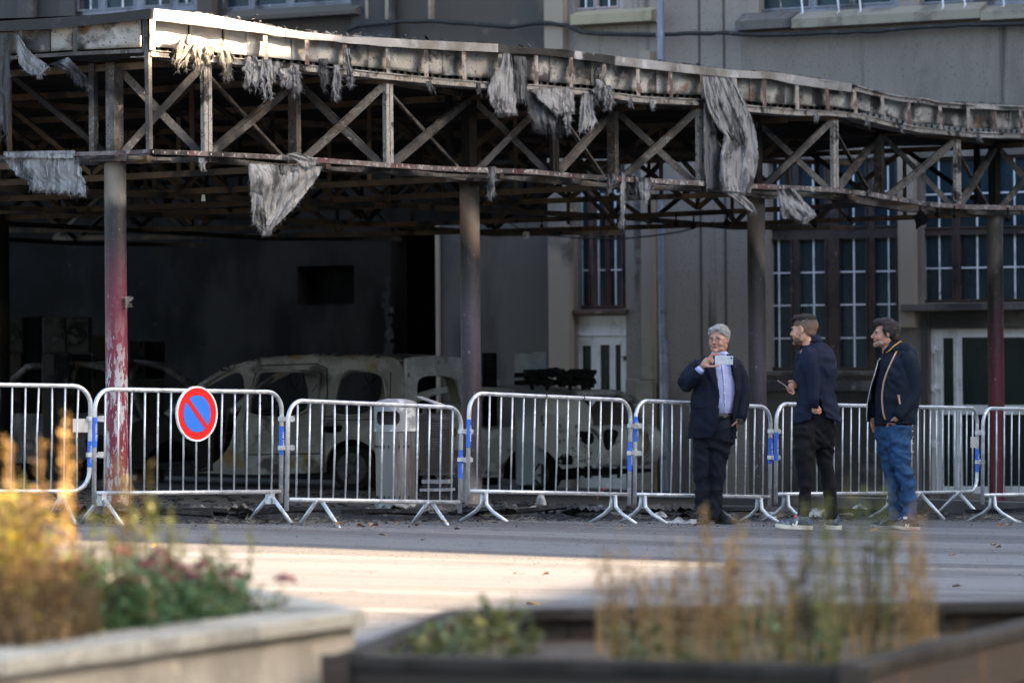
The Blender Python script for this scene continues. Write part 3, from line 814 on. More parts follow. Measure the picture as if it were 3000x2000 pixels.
window(winC, [(1692, 1728, 1705), (1750, 1778, 1753), (1788, 1826, 1803)], (570, 791), M_woodbrown, M_glass, transoms=((666, 692),), th=.06)
# bent charred post in front of window C
mb = MB(); a = W2.hit(1733, 620, .0); b = W2.hit(1746, 893, .02); mb.bar(a, b, .10, .05, seg=3, sag=.03); mk('charred_mullion', mb, M_wood, BLD)
def sillp(x0, x1, y0, y1, out, m, top=None, name='window_sill'):
    r = rect(x0, y0, x1, y1); mb = MB(); mb.plate([rloop(r)], WF, .003, out); mk(name, mb, m, BLD, bevel=.008)
sillp(1684, 1842, 907, 921, .07, M_woodbrown)
sillp(2655, 3110, 888, 909, .16, M_sills)
sillp(2244, 2640, 1087, 1099, .05, M_sills)
# brick-on-edge course and ledge under window A
for row, (ya, yb) in enumerate(((1099, 1106), (1107, 1114))):
    x = 2246 + 6*row
    while x < 2636:
        x2 = min(x+26, 2638); r = rect(x, ya, x2-2, yb); mb = MB(); mb.plate([rloop(r)], WF, .002, .05+random.uniform(-.006, .006)); mk('brick', mb, M_wood, BLD); x += 26
sillp(2240, 2646, 1116, 1146, .10, M_sills, name='ledge'); wbox(rect(2240, 1148, 2646, 1480), .002, .04, M_half, 'plinth')
wbox(rect(2700, 912, 2722, 1470), .002, .03, M_wall2, 'door_reveal'); wbox(rect(2722, 912, 3110, 958), .002, .02, M_half, 'lintel')
# upper windows
window(U1, [(1694, 1750, 1722), (1760, 1818, 1790)], (-60,), MT('frame_pink_white', (.45, .38, .40), [((.3, .2, .2), 5, .5, .6)], rough=.6), M_glass, th=.10)
window(U2, [(2236, 2380, None), (2400, 2500, None), (2515, 2620, None)], (), M_bluefr, M_glass, th=.10)
window(U3, [(2705, 2840, None), (2860, 3100, None)], (), M_bluefr, M_glass, th=.10)
window(ul1, [(240, 300, 271), (318, 402, 365), (432, 510, 475), (530, 572, 552)], (-60,), M_bluefr, M_glass, th=.12)
window(ul2, [(665, 740, None), (755, 850, None), (868, 1005, None)], (), M_bluefr, M_glass, th=.12)
def slope_sill(x0, x1, yA, yB, yC, out, m, name='window_sill'):
    """sloped top from the wall (yA) out to the nose (yB), face down to yC, at x0 side measured"""
    u0 = W2.uz(x0, yB, out)[0]; u1 = W2.uz(x1, yB, out)[0]
    zA = W2.uz(x0, yA)[1]; zB = W2.uz(x0, yB, out)[1]; zC = W2.uz(x0, yC, out)[1]
    vs = []
    for u in (u0, u1): vs += [W2.at(u, zA, .003), W2.at(u, zB, out), W2.at(u, zC, out), W2.at(u, zC-.02, .003)]
    mb = MB(); mb.add(vs, [(0, 1, 5, 4), (1, 2, 6, 5), (2, 3, 7, 6), (0, 3, 2, 1), (4, 5, 6, 7), (3, 0, 4, 7)]); mk(name, mb, m, BLD)
slope_sill(1670, 1908, 36, 46, 74, .22, M_sillb)
slope_sill(2153, 2318, 42, 63, 89, .22, M_sills.copy()); slope_sill(2319, 2871, 38, 57, 83, .22, MT('sill_stone_grey', (.28, .25, .20), [((.16, .14, .12), 2, .45, .6)], rough=.9)); slope_sill(2872, 3130, 20, 36, 60, .22, MT('sill_stone_grey_end', (.28, .25, .20), [((.18, .16, .13), 2, .45, .6)], rough=.9))
slope_sill(650, 1040, 34, 52, 64, .25, M_wall2)
# spikes and stub irons on the upper right sill
for x in (2290, 2352, 2458, 2522, 2764, 2828, 2942):
    y = interp([(2200, 45), (2530, 36), (2760, 26), (3000, 17)], x)
    mb = MB(); a = W2.hit(x-6, y-60, .06); b = W2.hit(x, y-3, .10); c = W2.hit(x-4, y, .16); mb.tube([a, b, c], .012, 6); mk('grille_bar', mb, M_munt if x != 2290 else M_rib, BLD)
# ---- doors
def door(r, loops, m, label, name='door', gm=M_glassg, depth=-.05):
    mb = MB(); mb.plate([rloop(r, .001)]+[hole(l) for l in loops], WF, depth-.05, depth)
    f = mk(name, mb, m, BLD, label=label)
    for l in loops:
        pb = MB(); pb.plate([rloop(l, -.004)], WF, depth-.03, depth-.024); mk('pane', pb, gm, f)
    return f
d1 = door(doorC, [rect(1699, 1012, 1729, 1400), rect(1752, 1010, 1783, 1400), rect(1796, 1010, 1816, 1400)], M_white, 'white glazed door with a blank panel above it')
mb = MB(); mb.plate([rloop(rect(1690, 979, 1836, 982))], WF, -.049, -.03); mb.plate([rloop(rect(1738, 984, 1740, 1440))], WF, -.049, -.04); mb.plate([rloop(rect(1786, 1000, 1788, 1440))], WF, -.049, -.04); mk('frame_moulding', mb, M_munt, d1)
mb = MB(); mb.plate([rloop(rect(1824, 1042, 1831, 1056))], WF, -.049, -.01); mb.plate([rloop(rect(1816, 1044, 1831, 1047))], WF, -.009, .01); mk('handle', mb, M_char, d1)
d2 = door(doorB, [rect(2756, 990, 2789, 1188), rect(2811, 988, 2893, 1186), rect(2930, 988, 3010, 1186), rect(2756, 1214, 2789, 1424), rect(2811, 1214, 2893, 1424), rect(2930, 1214, 3010, 1424)], M_white, 'wide white glazed double door with dark panes')
mb = MB()
for x in (2736, 2753, 2800, 2901): mb.plate([rloop(rect(x, 972, x+2, 1440))], WF, -.049, -.035)
mk('frame_moulding', mb, M_munt, d2)
for y in (1024, 1138, 1300):
    mb = MB(); mb.plate([rloop(rect(2728, y-10, 2737, y+10))], WF, -.049, .0); mb.plate([rloop(rect(2737, y-3, 2748, y+3))], WF, -.049, -.01); mk('hinge', mb, M_white, d2)
# ---- downpipe
t = thing('downpipe', W2.hit(1940, 1440, .2), 0, 'blue grey zinc downpipe running down the facade between pilaster and bare wall', 'downpipe')
def vpipe(xa, ya, xb, yb, r_, nm='pipe'):
    a = W2.hit(xa, ya, .24); b = W2.hit(xb, yb, .24); b.x, b.y = a.x, a.y
    mb = MB(); mb.tube([a, b], r_, 16); return mk(nm, mb, M_pipe, t, smooth=False)
vpipe(1934, -150, 1934, 420, .052); vpipe(1936, 420, 1936, 1002, .046); vpipe(1945, 1003, 1945, 1470, .062)
vpipe(1945, 996, 1945, 1020, .070, 'collar'); vpipe(1936, 795, 1936, 804, .056, 'collar'); vpipe(1934, 100, 1934, 106, .060, 'collar')
# ---- thick cable along the facade
def cable(name, pts, r_, label, off=.2, m=M_cable, jit=2.0, cat='cable'):
    P = []
    for (a, b), (c, d) in zip(pts, pts[1:]):
        k = max(2, int((c-a)/18))
        for i in range(k): P.append((a+(c-a)*i/k, b+(d-b)*i/k))
    P.append(pts[-1]); P = [W2.hit(x, y+jit*nz(x*.02, 7), off+.03*nz(x*.01)) for x, y in P]
    mb = MB(); mb.tube(P, [r_*(1+.35*nz(i*.6, 2)) for i in range(len(P))], 8); o = mk(name, mb, m, None, smooth=True); tag(o, label, cat); return o
cable('facade_cable', [(1020, 90), (1050, 76), (1150, 66), (1250, 62), (1400, 72), (1500, 80), (1560, 70), (1612, 68), (1665, 77), (1700, 95), (1760, 100), (1920, 103), (2000, 99), (2120, 97), (2220, 103), (2320, 101), (2440, 96), (2560, 92), (2700, 80), (2850, 73), (3100, 68)], .030, 'thick black sooty cable bundle sagging along the facade under the upper sills')
o = cable('garland_wire', [(1480, 645), (1520, 668), (1600, 688), (1700, 698), (1820, 700), (1920, 690), (2000, 677), (2060, 660), (2090, 650)], .012, 'thin charred wire sagging below the rear edge of the canopy', off=.9, jit=1)
# ================================================================ CROWD BARRIERS
M_galv = MT('galvanised_steel', (.58, .60, .63), [((.42, .44, .47), 9, .48, .6), ((.76, .78, .80), 22, .56, .68), ((.25, .24, .23), 5, .68, .76)], rough=.42, metal=.55, bump=.12)
M_blue = MT('sticker_blue', (.03, .13, .62), [((.10, .22, .65), 30, .6, .72)], rough=.4)
M_stxt = MT('sticker_lettering', (.55, .62, .75), rough=.5)
def text_mesh(txt, size):
    cu = bpy.data.curves.new('lettering', 'FONT'); cu.body = txt; cu.size = size; cu.align_x = 'CENTER'; cu.align_y = 'CENTER'; cu.extrude = .0006; cu.resolution_u = 2
    o = bpy.data.objects.new('lettering', cu); COL.objects.link(o); bpy.context.view_layer.update()
    me = bpy.data.meshes.new_from_object(o.evaluated_get(bpy.context.evaluated_depsgraph_get())); bpy.data.objects.remove(o); return me
TXT = text_mesh('metz AU', .060)
def arc(cx, cz, r, a0, a1, n=6):
    return [Vector((cx+r*cos(radians(a0+(a1-a0)*i/n)), 0, cz+r*sin(radians(a0+(a1-a0)*i/n)))) for i in range(n+1)]
def barrier(pxL, YL, pxR, YR, label, feet='V', both=False, nb=14, plate=None, stick=(), sink=0.0, H=1.1, lean=0.0, footpos=(.17, .83)):
    a = PX(pxL, 1000, YL); b = PX(pxR, 1000, YR); a.z = gz(a.x, a.y)+sink; b.z = gz(b.x, b.y)+sink
    d = b-a; L = d.length; ex = d.normalized(); ey = Vector((-ex.y, ex.x, 0)).normalized(); ez = ex.cross(ey)
    ez = (ez+ex*lean).normalized()
    M = Matrix(((ex.x, ey.x, ez.x, a.x), (ex.y, ey.y, ez.y, a.y), (ex.z, ey.z, ez.z, a.z), (0, 0, 0, 1)))
    t = thing('crowd_barrier', a, 0, label, 'barrier', 'crowd barriers in a row before the burned canopy', M=M)
    r = .0185; R = .16; zt = H-r; zb = .255
    mb = MB()
    if both:
        P = arc(R, zt-R, R, 180, 90)+arc(L-R, zt-R, R, 90, 0)+arc(L-R, zb+R, R, 0, -90)+arc(R, zb+R, R, -90, -180); P.append(P[0])
        mb.tube(P, r, 10)
    else:
        P = [Vector((0, 0, zb-.09))]+arc(R, zt-R, R, 180, 90)+arc(L-R, zt-R, R, 90, 0)+[Vector((L, 0, zb-.09))]
        mb.tube(P, r, 10); mb.tube([(0.015, 0, zb), (L-.015, 0, zb)], r, 10)
    mk('frame', mb, M_galv, t, smooth=True, local=True)
    base = None
    rr = random.Random(int(pxL)+7)
    for i in range(nb):
        x = .11+(L-.22)*i/(nb-1)
        bow = rr.uniform(-.012, .012) if rr.random() < .3 else 0
        mb = MB(); mb.tube([(x, 0, zb+.005), (x+bow, 0, (zb+zt)/2), (x, 0, zt-.005)], .0075, 8); mk('upright_bar', mb, M_galv, t, smooth=True, local=True)
    for q, fp in enumerate(footpos):
        x = L*fp
        for s_ in (-1, 1):
            mb = MB()
            if feet == 'curved':
                P = [(x+.012*s_*0, .02*s_, zb-.01), (x, .03*s_, zb-.11), (x, .10*s_, zb-.17), (x, .27*s_, .0+.0)]
            elif feet == 'X': P = [(x-.05*s_, .12*s_*-.2, zb), (x, .26*s_, 0.0)]
            else: P = [(x, .035*s_, zb-.05), (x, .26*s_, 0.0)]
            mb.tube(P, .017, 10); mk('foot', mb, M_galv, t, smooth=True, local=True)
        if feet == 'V':
            mb = MB(); mb.box((x, 0, zb-.05), .05, .06, .10); mk('foot_bracket', mb, M_galv, t, local=True)
    for (sx, z0, z1, fl) in stick:
        x = 0 if sx == 0 else L
        mb = MB(); mb.tube([(x, 0, z0), (x, 0, z1)], r+.0016, 14, cap=False); st = mk('sticker', mb, M_blue, t, smooth=True, local=True)
        me = TXT.copy(); me.transform(Matrix.Translation((x, -r-.003, (z0+z1)/2)) @ Matrix.Rotation(radians(90), 4, 'X') @ Matrix.Rotation(radians(90 if fl else -90), 4, 'Z') @ Matrix.Scale(.62, 4))
        me.materials.clear(); me.materials.append(M_stxt); link_mesh('lettering', me, st)
    if plate:
        (x0, x1, z0, z1) = (L-.155, L-.02, plate[2]+.03, plate[3]-.02)
        mb = MB(); mb.box(((x0+x1)/2, -.0, (z0+z1)/2), x1-x0, .006, z1-z0); mk('name_plate', mb, MT('plate_galv', (.55, .54, .54), [((.45, .44, .44), 14, .5, .65)], rough=.5, metal=.3), t, local=True)
    for z in ((.86, .62) if not both else (.84, .55)):
        mb = MB(); mb.box((L+.045, -.012, z), .15, .045, .035); mb.box((L+.10, .0, z), .03, .05, .05)
        mk('coupling', mb, M_galv, t, local=True)
    return t, L, M
B = []
B.append(barrier(-330, 34.0, 256, 34.9, 'crowd barrier with both lower corners rounded, leftmost and cut by the picture edge', both=True, nb=14, plate=(1.72, 1.94, .70, .86), stick=((1, .45, .66, False),), H=1.12, footpos=(.3, .86)))
B.append(barrier(270, 34.5, 818, 36.0, 'crowd barrier carrying the round no parking sign', 'V', stick=((0, .62, .86, False), (1, .56, .80, True)), footpos=(.04, .94)))
B.append(barrier(834, 35.3, 1342, 36.9, 'crowd barrier with crossed straight feet, in front of the grey litter bin', 'X', stick=((1, .46, .70, True),), sink=-.04, H=1.08, lean=.035, footpos=(.18, .82)))
B.append(barrier(1364, 36.6, 1838, 38.1, 'crowd barrier with curved feet in front of the second burned car', 'curved', stick=((0, .62, .86, True), (1, .46, .72, True)), lean=.03, sink=.03, footpos=(.10, .90)))
B.append(barrier(1854, 38.2, 2250, 39.8, 'crowd barrier behind the grey haired man with the raised phone', 'curved', stick=((0, .72, .94, True), (1, .56, .80, True)), lean=.03, footpos=(.06, .92)))
B.append(barrier(2268, 39.7, 2625, 41.4, 'crowd barrier behind the man looking down at his phone', 'curved', stick=((0, .56, .82, False),), footpos=(.08, .94)))
B.append(barrier(2596, 41.2, 2858, 43.0, 'crowd barrier with closely spaced bars, just right of the man in jeans', 'X', both=True, plate=(1.95, 2.1, .66, .82), stick=((1, .45, .68, True),), footpos=(.35, .78)))
B.append(barrier(2874, 41.3, 3190, 43.0, 'crowd barrier before the crimson column, rightmost and cut by the picture edge', 'curved', footpos=(.09, .9)))
# black cable ties left on the fourth barrier
for px in (1574, 1685):
    M = B[3][2]; L = B[3][1]
    x = L*((px-1364)/474.0)
    c = M @ Vector((x, 0, 1.08)); ex = (M.to_3x3() @ Vector((1, 0, 0)))
    mb = MB(); P = [c + Vector((0, 0, 1))*(.030*cos(k*pi/6)-.006) + (M.to_3x3() @ Vector((0, 1, 0)))*(.026*sin(k*pi/6)) + ex*.012*sin(k) for k in range(13)]
    mb.tube(P, .004, 6); o = mk('cable_tie', mb, M_cable, None); tag(o, 'black cable tie round the top rail of a barrier, '+('the left of two' if px < 1600 else 'the right of two'), 'cable tie', 'cable ties on the barrier')
# ---- no parking sign
M2, L2 = B[1][2], B[1][1]
xs_ = L2*((552-270)/548.0)
cS = M2 @ Vector((xs_, -.045, .895))
M = M2.copy(); M.translation = cS
sg = thing('no_parking_sign', cS, 0, 'round red and blue no parking sign hung on a crowd barrier', 'sign', M=M)
M_sr = MT('sign_red', (.62, .012, .012), [((.75, .25, .22), 26, .68, .75)], rough=.35); M_sb = MT('sign_blue', (.03, .16, .68), [((.45, .6, .8), 9, .66, .72)], rough=.35); M_sw = MT('sign_white_rim', (.75, .76, .78), [((.5, .5, .5), 12, .6, .72)], rough=.4)
circ = lambda r, n=40, a0=0: [(r*cos(2*pi*k/n+a0), r*sin(2*pi*k/n+a0)) for k in range(n)]
fr = lambda a, b, d: Vector((a, -d, b))
R_ = .225
mb = MB(); mb.plate([circ(R_)], fr, -.012, .0); mk('disc', mb, M_sw, sg, local=True)
mb = MB(); mb.plate([circ(R_), list(reversed(circ(R_-.014)))], fr, .0, .008); mk('rim', mb, M_sw, sg, local=True)
mb = MB(); mb.plate([circ(R_-.015)], fr, .0005, .003); mk('red_ring', mb, M_sr, sg, local=True)
mb = MB(); mb.plate([circ(.150)], fr, .0035, .005); mk('blue_field', mb, M_sb, sg, local=True)
mb = MB(); c_, s_ = cos(radians(-46)), sin(radians(-46)); 
P = [(-.152, -.019), (.152, -.019), (.152, .019), (-.152, .019)]
mb.plate([[(x*c_-y*s_, x*s_+y*c_) for x, y in P]], fr, .0055, .0075); mk('slash', mb, M_sr, sg, local=True)
mb = MB(); mb.box((0, .02, .17), .05, .045, .02); mk('hook', mb, M_galv, sg, local=True)
# red and white tape scrap
mb = MB(); P = [PX(1772+dx, 1424+dy, 38.0) for dx, dy in ((10, -6), (4, 2), (-4, 8), (-10, 18), (-16, 24), (-20, 32), (-22, 40))]
for a, b in zip(P, P[1:]): mb.bar(a, b, .004, .022, up=(0, 1, 0))
o = mk('barrier_tape', mb, MT('tape_red_white', (.6, .03, .04), [((.8, .78, .76), 18, .5, .52)], rough=.5), None); tag(o, 'scrap of red and white tape knotted to a barrier foot rail', 'tape')

# ================================================================ LITTER BINS
gpt = lambda px, Y, dz=0: (lambda p: Vector((p.x, p.y, gz(p.x, p.y)+dz)))(PX(px, 1000, Y))
M_binm = MT('bin_scorched_metal', (.17, .165, .165), [((.33, .31, .29), 1.8, .48, .62, (4, 4, .5)), ((.10, .095, .095), 2, .5, .64, (4, 4, .4)), ((.20, .165, .185), 2.0, .56, .66, (3, 3, .5))], rough=.4, metal=.5, rnd=False)
M_bintop = MT('bin_hood_grey', (.24, .24, .25), [((.55, .55, .56), 6, .5, .6), ((.12, .12, .12), 7, .62, .7)], rough=.6)
cB = gpt(1156, 40.3, .0); tb = thing('litter_bin', cB, radians(-8), 'grey cylindrical litter bin with a hooded lid, scorched, behind the barriers', 'litter bin')
rb = .185
mb = MB(); n = 32
for (z0, z1, r0, r1) in ((0.02, .72, rb, rb),):
    mb.tube([(0, 0, .02), (0, 0, .25), (0, 0, .5), (0, 0, .74)], [rb*.985, rb, rb, rb], n)
mk('body', mb, M_binm, tb, smooth=False, local=True)
# hood with an oval mouth
mb = MB(); hz0, hz1 = .735, 1.0
vs = []; fs = []; nu, nv = 160, 34
for j in range(nv+1):
    z = hz0+(hz1-hz0)*j/nv
    for i in range(nu):
        a = 2*pi*i/nu; vs.append(Vector(((rb+.012)*cos(a), (rb+.012)*sin(a), z)))
def mouth(a, z):
    da = (a-radians(255)+pi) % (2*pi)-pi
    return abs(da) < radians(38) and .80 < z < .925 and (max(0, abs(da)-radians(26))/radians(12))**2+((z-.862)/.062)**2 < 1
for j in range(nv):
    for i in range(nu):
        if not mouth(2*pi*(i+.5)/nu, hz0+(hz1-hz0)*(j+.5)/nv): fs.append((j*nu+i, j*nu+(i+1) % nu, (j+1)*nu+(i+1) % nu, (j+1)*nu+i))
o = len(vs)
for k, (rr, z) in enumerate(((.8, 1.02), (.4, 1.035))):
    for i in range(nu): a = 2*pi*i/nu; vs.append(Vector(((rb+.012)*rr*cos(a), (rb+.012)*rr*sin(a), z)))
for i in range(nu):
    fs.append((nv*nu+i, nv*nu+(i+1) % nu, o+(i+1) % nu, o+i)); fs.append((o+i, o+(i+1) % nu, o+nu+(i+1) % nu, o+nu+i))
fs.append(tuple(o+nu+i for i in range(nu)))
mb.add(vs, fs); h = mk('hood', mb, M_bintop, tb, smooth=False, local=True); h.modifiers.new('thick', 'SOLIDIFY').thickness = .006
mb = MB()
for zr in (.13, .60):
    for k in range(9):
        a = radians(200+k*15); c = Vector(((rb+.001)*cos(a), (rb+.001)*sin(a), zr)); mb.box(c, .012, .012, .016, rz=a); mb.box(c-Vector((0, 0, .014)), .005, .012, .018, rz=a)
mk('keyhole_slots', mb, M_cable, tb, local=True)['kind'] = 'stuff'
mb = MB(); rs = random.Random(2)
for k in range(28):
    a = radians(180+k*6.5); mb.box((rb*1.02*cos(a), rb*1.02*sin(a), .02), .035, .012, .06+rs.uniform(0, .07), rz=a+pi/2)
mk('ash_rim', mb, MT('ash_grey', (.36, .36, .35), [((.2, .2, .2), 8, .5, .6)], rough=.95), tb, local=True)
# mesh basket bin on a post, right of it
cM = gpt(1278, 41.3, 0); tm = thing('wire_bin', cM, radians(-12), 'small square wire mesh bin with a tilted scorched lid beside the litter bin', 'wire bin')
M_rustw = MT('rusty_wire', (.05, .045, .042), [((.20, .09, .03), 1.6, .5, .62)], rough=.7, rnd=False)
mb = MB(); W_, D_ = .28, .22; z0, z1 = .34, .84
for k in range(19):
    x = -W_/2+W_*k/18
    for y in (-D_/2, D_/2): mb.bar((x, y, z0), (x, y, z1), .005, .005)
for k in range(15):
    y = -D_/2+D_*k/14
    for x in (-W_/2, W_/2): mb.bar((x, y, z0), (x, y, z1), .005, .005)
for k in range(31):
    z = z0+(z1-z0)*k/30
    mb.bar((-W_/2, -D_/2, z), (W_/2, -D_/2, z), .005, .005); mb.bar((-W_/2, D_/2, z), (W_/2, D_/2, z), .005, .005)
    mb.bar((-W_/2, -D_/2, z), (-W_/2, D_/2, z), .005, .005); mb.bar((W_/2, -D_/2, z), (W_/2, D_/2, z), .005, .005)
o = mk('wire_mesh', mb, M_rustw, tm, local=True); o['kind'] = 'stuff'
mb = MB(); mb.box((0, 0, z0-.01), W_+.02, D_+.02, .02); mk('bottom_plate', mb, M_char, tm, local=True)
for y in (-D_/2, D_/2): mb = MB(); mb.box((0, y, z1+.03), W_+.03, .02, .06); mk('rim', mb, M_char, tm, local=True)
mb = MB(); mb.bar((-.12, .02, -.05), (-.12, .02, 1.0), .05, .05); mb.bar((.06, .05, -.05), (.06, .05, .34), .04, .04); mk('post', mb, M_char, tm, local=True)
mb = MB(); mb.plate([[(-.17, -.13), (.17, -.13), (.17, .13), (-.17, .13)]], lambda a, b, d: Vector((a, b, 1.0-a*.35+d+.02*nz(a*9, b*9))), 0, .012); mk('lid', mb, M_bintop, tm, local=True)
mb = MB(); mb.box((0, -.0, .26), .26, .2, .035); mb.box((.0, 0, .18), .30, .2, .025); mk('tray', mb, M_bintop, tm, local=True)

# ================================================================ BURNED CARS
M_body = MT('burned_bodywork', (.175, .165, .152), [((.29, .28, .265), 1.6, .46, .60), ((.20, .125, .05), 1.3, .56, .66), ((.055, .048, .043), 1.7, .54, .64), ((.20, .19, .18), 4.5, .62, .7), ((.02, .019, .018), 30, .62, .7)], rough=.75, bump=.25, bscale=25, rnd=False)
M_body2 = MT('burned_bodywork_ash', (.42, .42, .41), [((.60, .60, .59), 2.2, .5, .6), ((.10, .09, .082), 1.5, .57, .68), ((.06, .055, .05), 6, .6, .68), ((.2, .14, .09), 1.6, .6, .7)], rough=.75, bump=.25, bscale=25, rnd=False)
M_dark = MT('burned_interior', (.009, .008, .008), [((.02, .018, .017), 3, .5, .65)], rough=.9, spec=.15)
M_wheel = MT('burned_wheel', (.03, .028, .028), [((.055, .053, .05), 5, .5, .65), (SOOT, 4, .55, .65)], rough=.7)
def smooth_loop(pts, n=4):
    """closed Catmull-Rom through the points; a point given with a third value 1 stays sharp"""
    out = []; m = len(pts)
    for i in range(m):
        p0, p1, p2, p3 = pts[(i-1) % m], pts[i], pts[(i+1) % m], pts[(i+2) % m]
        s1 = len(p1) > 2; s2 = len(p2) > 2
        for k in range(n):
            t = k/n
            q = []
            for c in (0, 1):
                m1 = 0 if s1 else (p2[c]-p0[c])*.5; m2 = 0 if s2 else (p3[c]-p1[c])*.5
                if s1: m1 = (p2[c]-p1[c])*.6
                if s2: m2 = (p2[c]-p1[c])*.6
                q.append((2*t**3-3*t**2+1)*p1[c]+(t**3-2*t**2+t)*m1+(-2*t**3+3*t**2)*p2[c]+(t**3-t**2)*m2)
            out.append(tuple(q))
    return out
def car_frame(px, Y, ang, flip=1):
    """origin on the ground at the near rear corner; x forwards (left-away), y across (away from camera side), z up"""
    o = gpt(px, Y); fx = Vector((-cos(ang), sin(ang), 0)); fy = Vector((sin(ang), cos(ang), 0))
    return Matrix(((fx.x, fy.x, 0, o.x), (fx.y, fy.y, 0, o.y), (0, 0, 1, o.z), (0, 0, 0, 1)))
def wheel(parent, x, y, r, z=None):
    z = r if z is None else z
    mb = MB(); mb.tube([(x, y-.01, z), (x, y+.02, z), (x, y+.17, z), (x, y+.2, z)], [r*.93, r, r, r*.93], 32); w_ = mk('wheel', mb, M_dark, parent, smooth=False, local=True)
    mb = MB(); mb.tube([(x, y-.03, z), (x, y+.0, z)], [r*.66, r*.7], 28); mk('rim', mb, M_wheel, w_, local=True)
    mb = MB(); mb.tube([(x, y-.05, z), (x, y-.02, z)], [r*.2, r*.24], 16)
    for k in range(6):
        a = k*pi/3; mb.bar((x+r*.25*cos(a), y-.04, z+r*.25*sin(a)), (x+r*.64*cos(a), y-.034, z+r*.64*sin(a)), .02, .06, up=(0, 1, 0))
    mk('hub', mb, M_wheel, w_, local=True)
# --- van: side opening coordinates in metres (x forward from the rear corner, z up)
Mv = car_frame(1186, 52.6, radians(27)) @ Matrix.Diagonal((1, 1, .90, 1)); tv = thing('burned_van', Mv.translation, 0, 'burned out van shell without glass, seen from its rear left corner', 'van', M=Mv)
Wv = 1.72; Hv = 1.83
def tumble(y_sign, z): return .16*max(0, (z-.95))**1.6*y_sign
front_wing = smooth_loop([(2.62, 1.08), (3.1, 1.06), (3.45, 1.02), (3.9, .94), (4.1, .8), (4.12, .4, 1), (3.75, .36, 1), (3.72, .5), (3.4, .68), (3.05, .5), (3.0, .22, 1), (2.75, .24, 1), (2.72, .8)], 3)
outer = smooth_loop([(0, .32, 1), (0.0, .9), (.03, 1.45), (.14, 1.74), (.45, 1.82), (1.3, 1.84), (2.1, 1.80), (2.62, 1.64), (3.1, 1.36), (3.5, 1.04, 1), (3.42, 1.0, 1), (3.0, 1.32), (2.65, 1.52), (2.42, 1.60), (2.32, 1.5), (2.30, 1.2), (2.42, .9), (2.50, .6), (2.72, .36), (3.0, .22, 1), (2.45, .20, 1), (1.12, .24, 1), (1.10, .45), (.98, .62), (.75, .70), (.52, .62), (.40, .45), (.38, .26, 1)], 3)
h_rear = smooth_loop([(.28, 1.06), (.30, 1.42), (.40, 1.58), (.7, 1.62), (.92, 1.52), (.98, 1.2), (.96, 1.03), (.6, 1.02)], 3)
h_mid = smooth_loop([(1.22, 1.50), (1.30, 1.60), (2.0, 1.62), (2.12, 1.50), (2.2, 1.15), (2.14, 1.02), (1.6, .99), (1.28, 1.18)], 3)
h_front = smooth_loop([(2.32, .30), (2.40, .9), (2.28, 1.30), (2.26, 1.52), (2.4, 1.56), (2.72, 1.40), (3.05, 1.10), (3.1, .8), (3.0, .5), (2.9, .26)], 3)
h_fuel = smooth_loop([(.90, .80), (.90, .92), (1.12, .93), (1.16, .84), (1.10, .78)], 2)
for side_, nm in ((0, 'body_side'), (1, 'body_side')):
    mb = MB()
    if side_ == 0: fr_ = lambda a, b, d: Vector((a, d+tumble(1, b)+.03*(a/4)**4*6, b+.012*nz(a*2, b*2)))
    else: fr_ = lambda a, b, d: Vector((a, Wv-d-tumble(1, b), b))
    mb.plate([outer, list(reversed(h_rear)), list(reversed(h_mid))] + ([list(reversed(h_fuel))] if side_ == 0 else []), fr_, 0, .045)
    mk(nm, mb, M_body, tv, local=True, bevel=.012)
    mb = MB(); mb.plate([front_wing], fr_, 0, .04); mk('front_wing', mb, M_dark, tv, local=True)
# raised frame lips round the openings, door seams
def lip(loop, y0, r, parent, m, inset=0):
    P = [Vector((a, y0+tumble(1, b), b)) for a, b in loop]; P.append(P[0]); mb = MB(); mb.tube(P, r, 6, cap=False); return mk('window_frame', mb, m, parent, smooth=True, local=True)
lip(h_rear, -.004, .02, tv, M_body); lip(h_mid, -.004, .022, tv, M_body)
mb = MB()
for P in ([(1.14, .25), (1.14, .9), (1.10, 1.3), (1.14, 1.66), (1.3, 1.72), (2.1, 1.70)], [(1.16, .95), (.30, .97)], [(1.16, 1.0), (.30, 1.02)], [(2.25, .25), (2.27, .9), (2.2, 1.3), (2.14, 1.6)], [(1.2, .50), (2.2, .48)], [(.22, .3), (.21, 1.1), (.24, 1.6)]):
    P = [Vector((a, -.004+tumble(1, b), b)) for a, b in P]; mb.tube(P, .007, 5)
mk('door_seams', mb, M_dark, tv, local=True)
# roof with remains
mb = MB()
def roof(u, v):
    x = .1+2.6*u; z = interp([(0, 1.72), (.45, 1.815), (1.3, 1.835), (2.1, 1.79), (2.7, 1.6)], x)
    y = .12+(Wv-.24)*v
    return Vector((x, y, z+.035*sin(pi*v)+.02*nz(x*3, y*3)-.03*sin(pi*u)*sin(pi*v)))
mb.grid(16, 10, roof); o = mk('roof', mb, M_body, tv, smooth=True, local=True); o.modifiers.new('thick', 'SOLIDIFY').thickness = .01
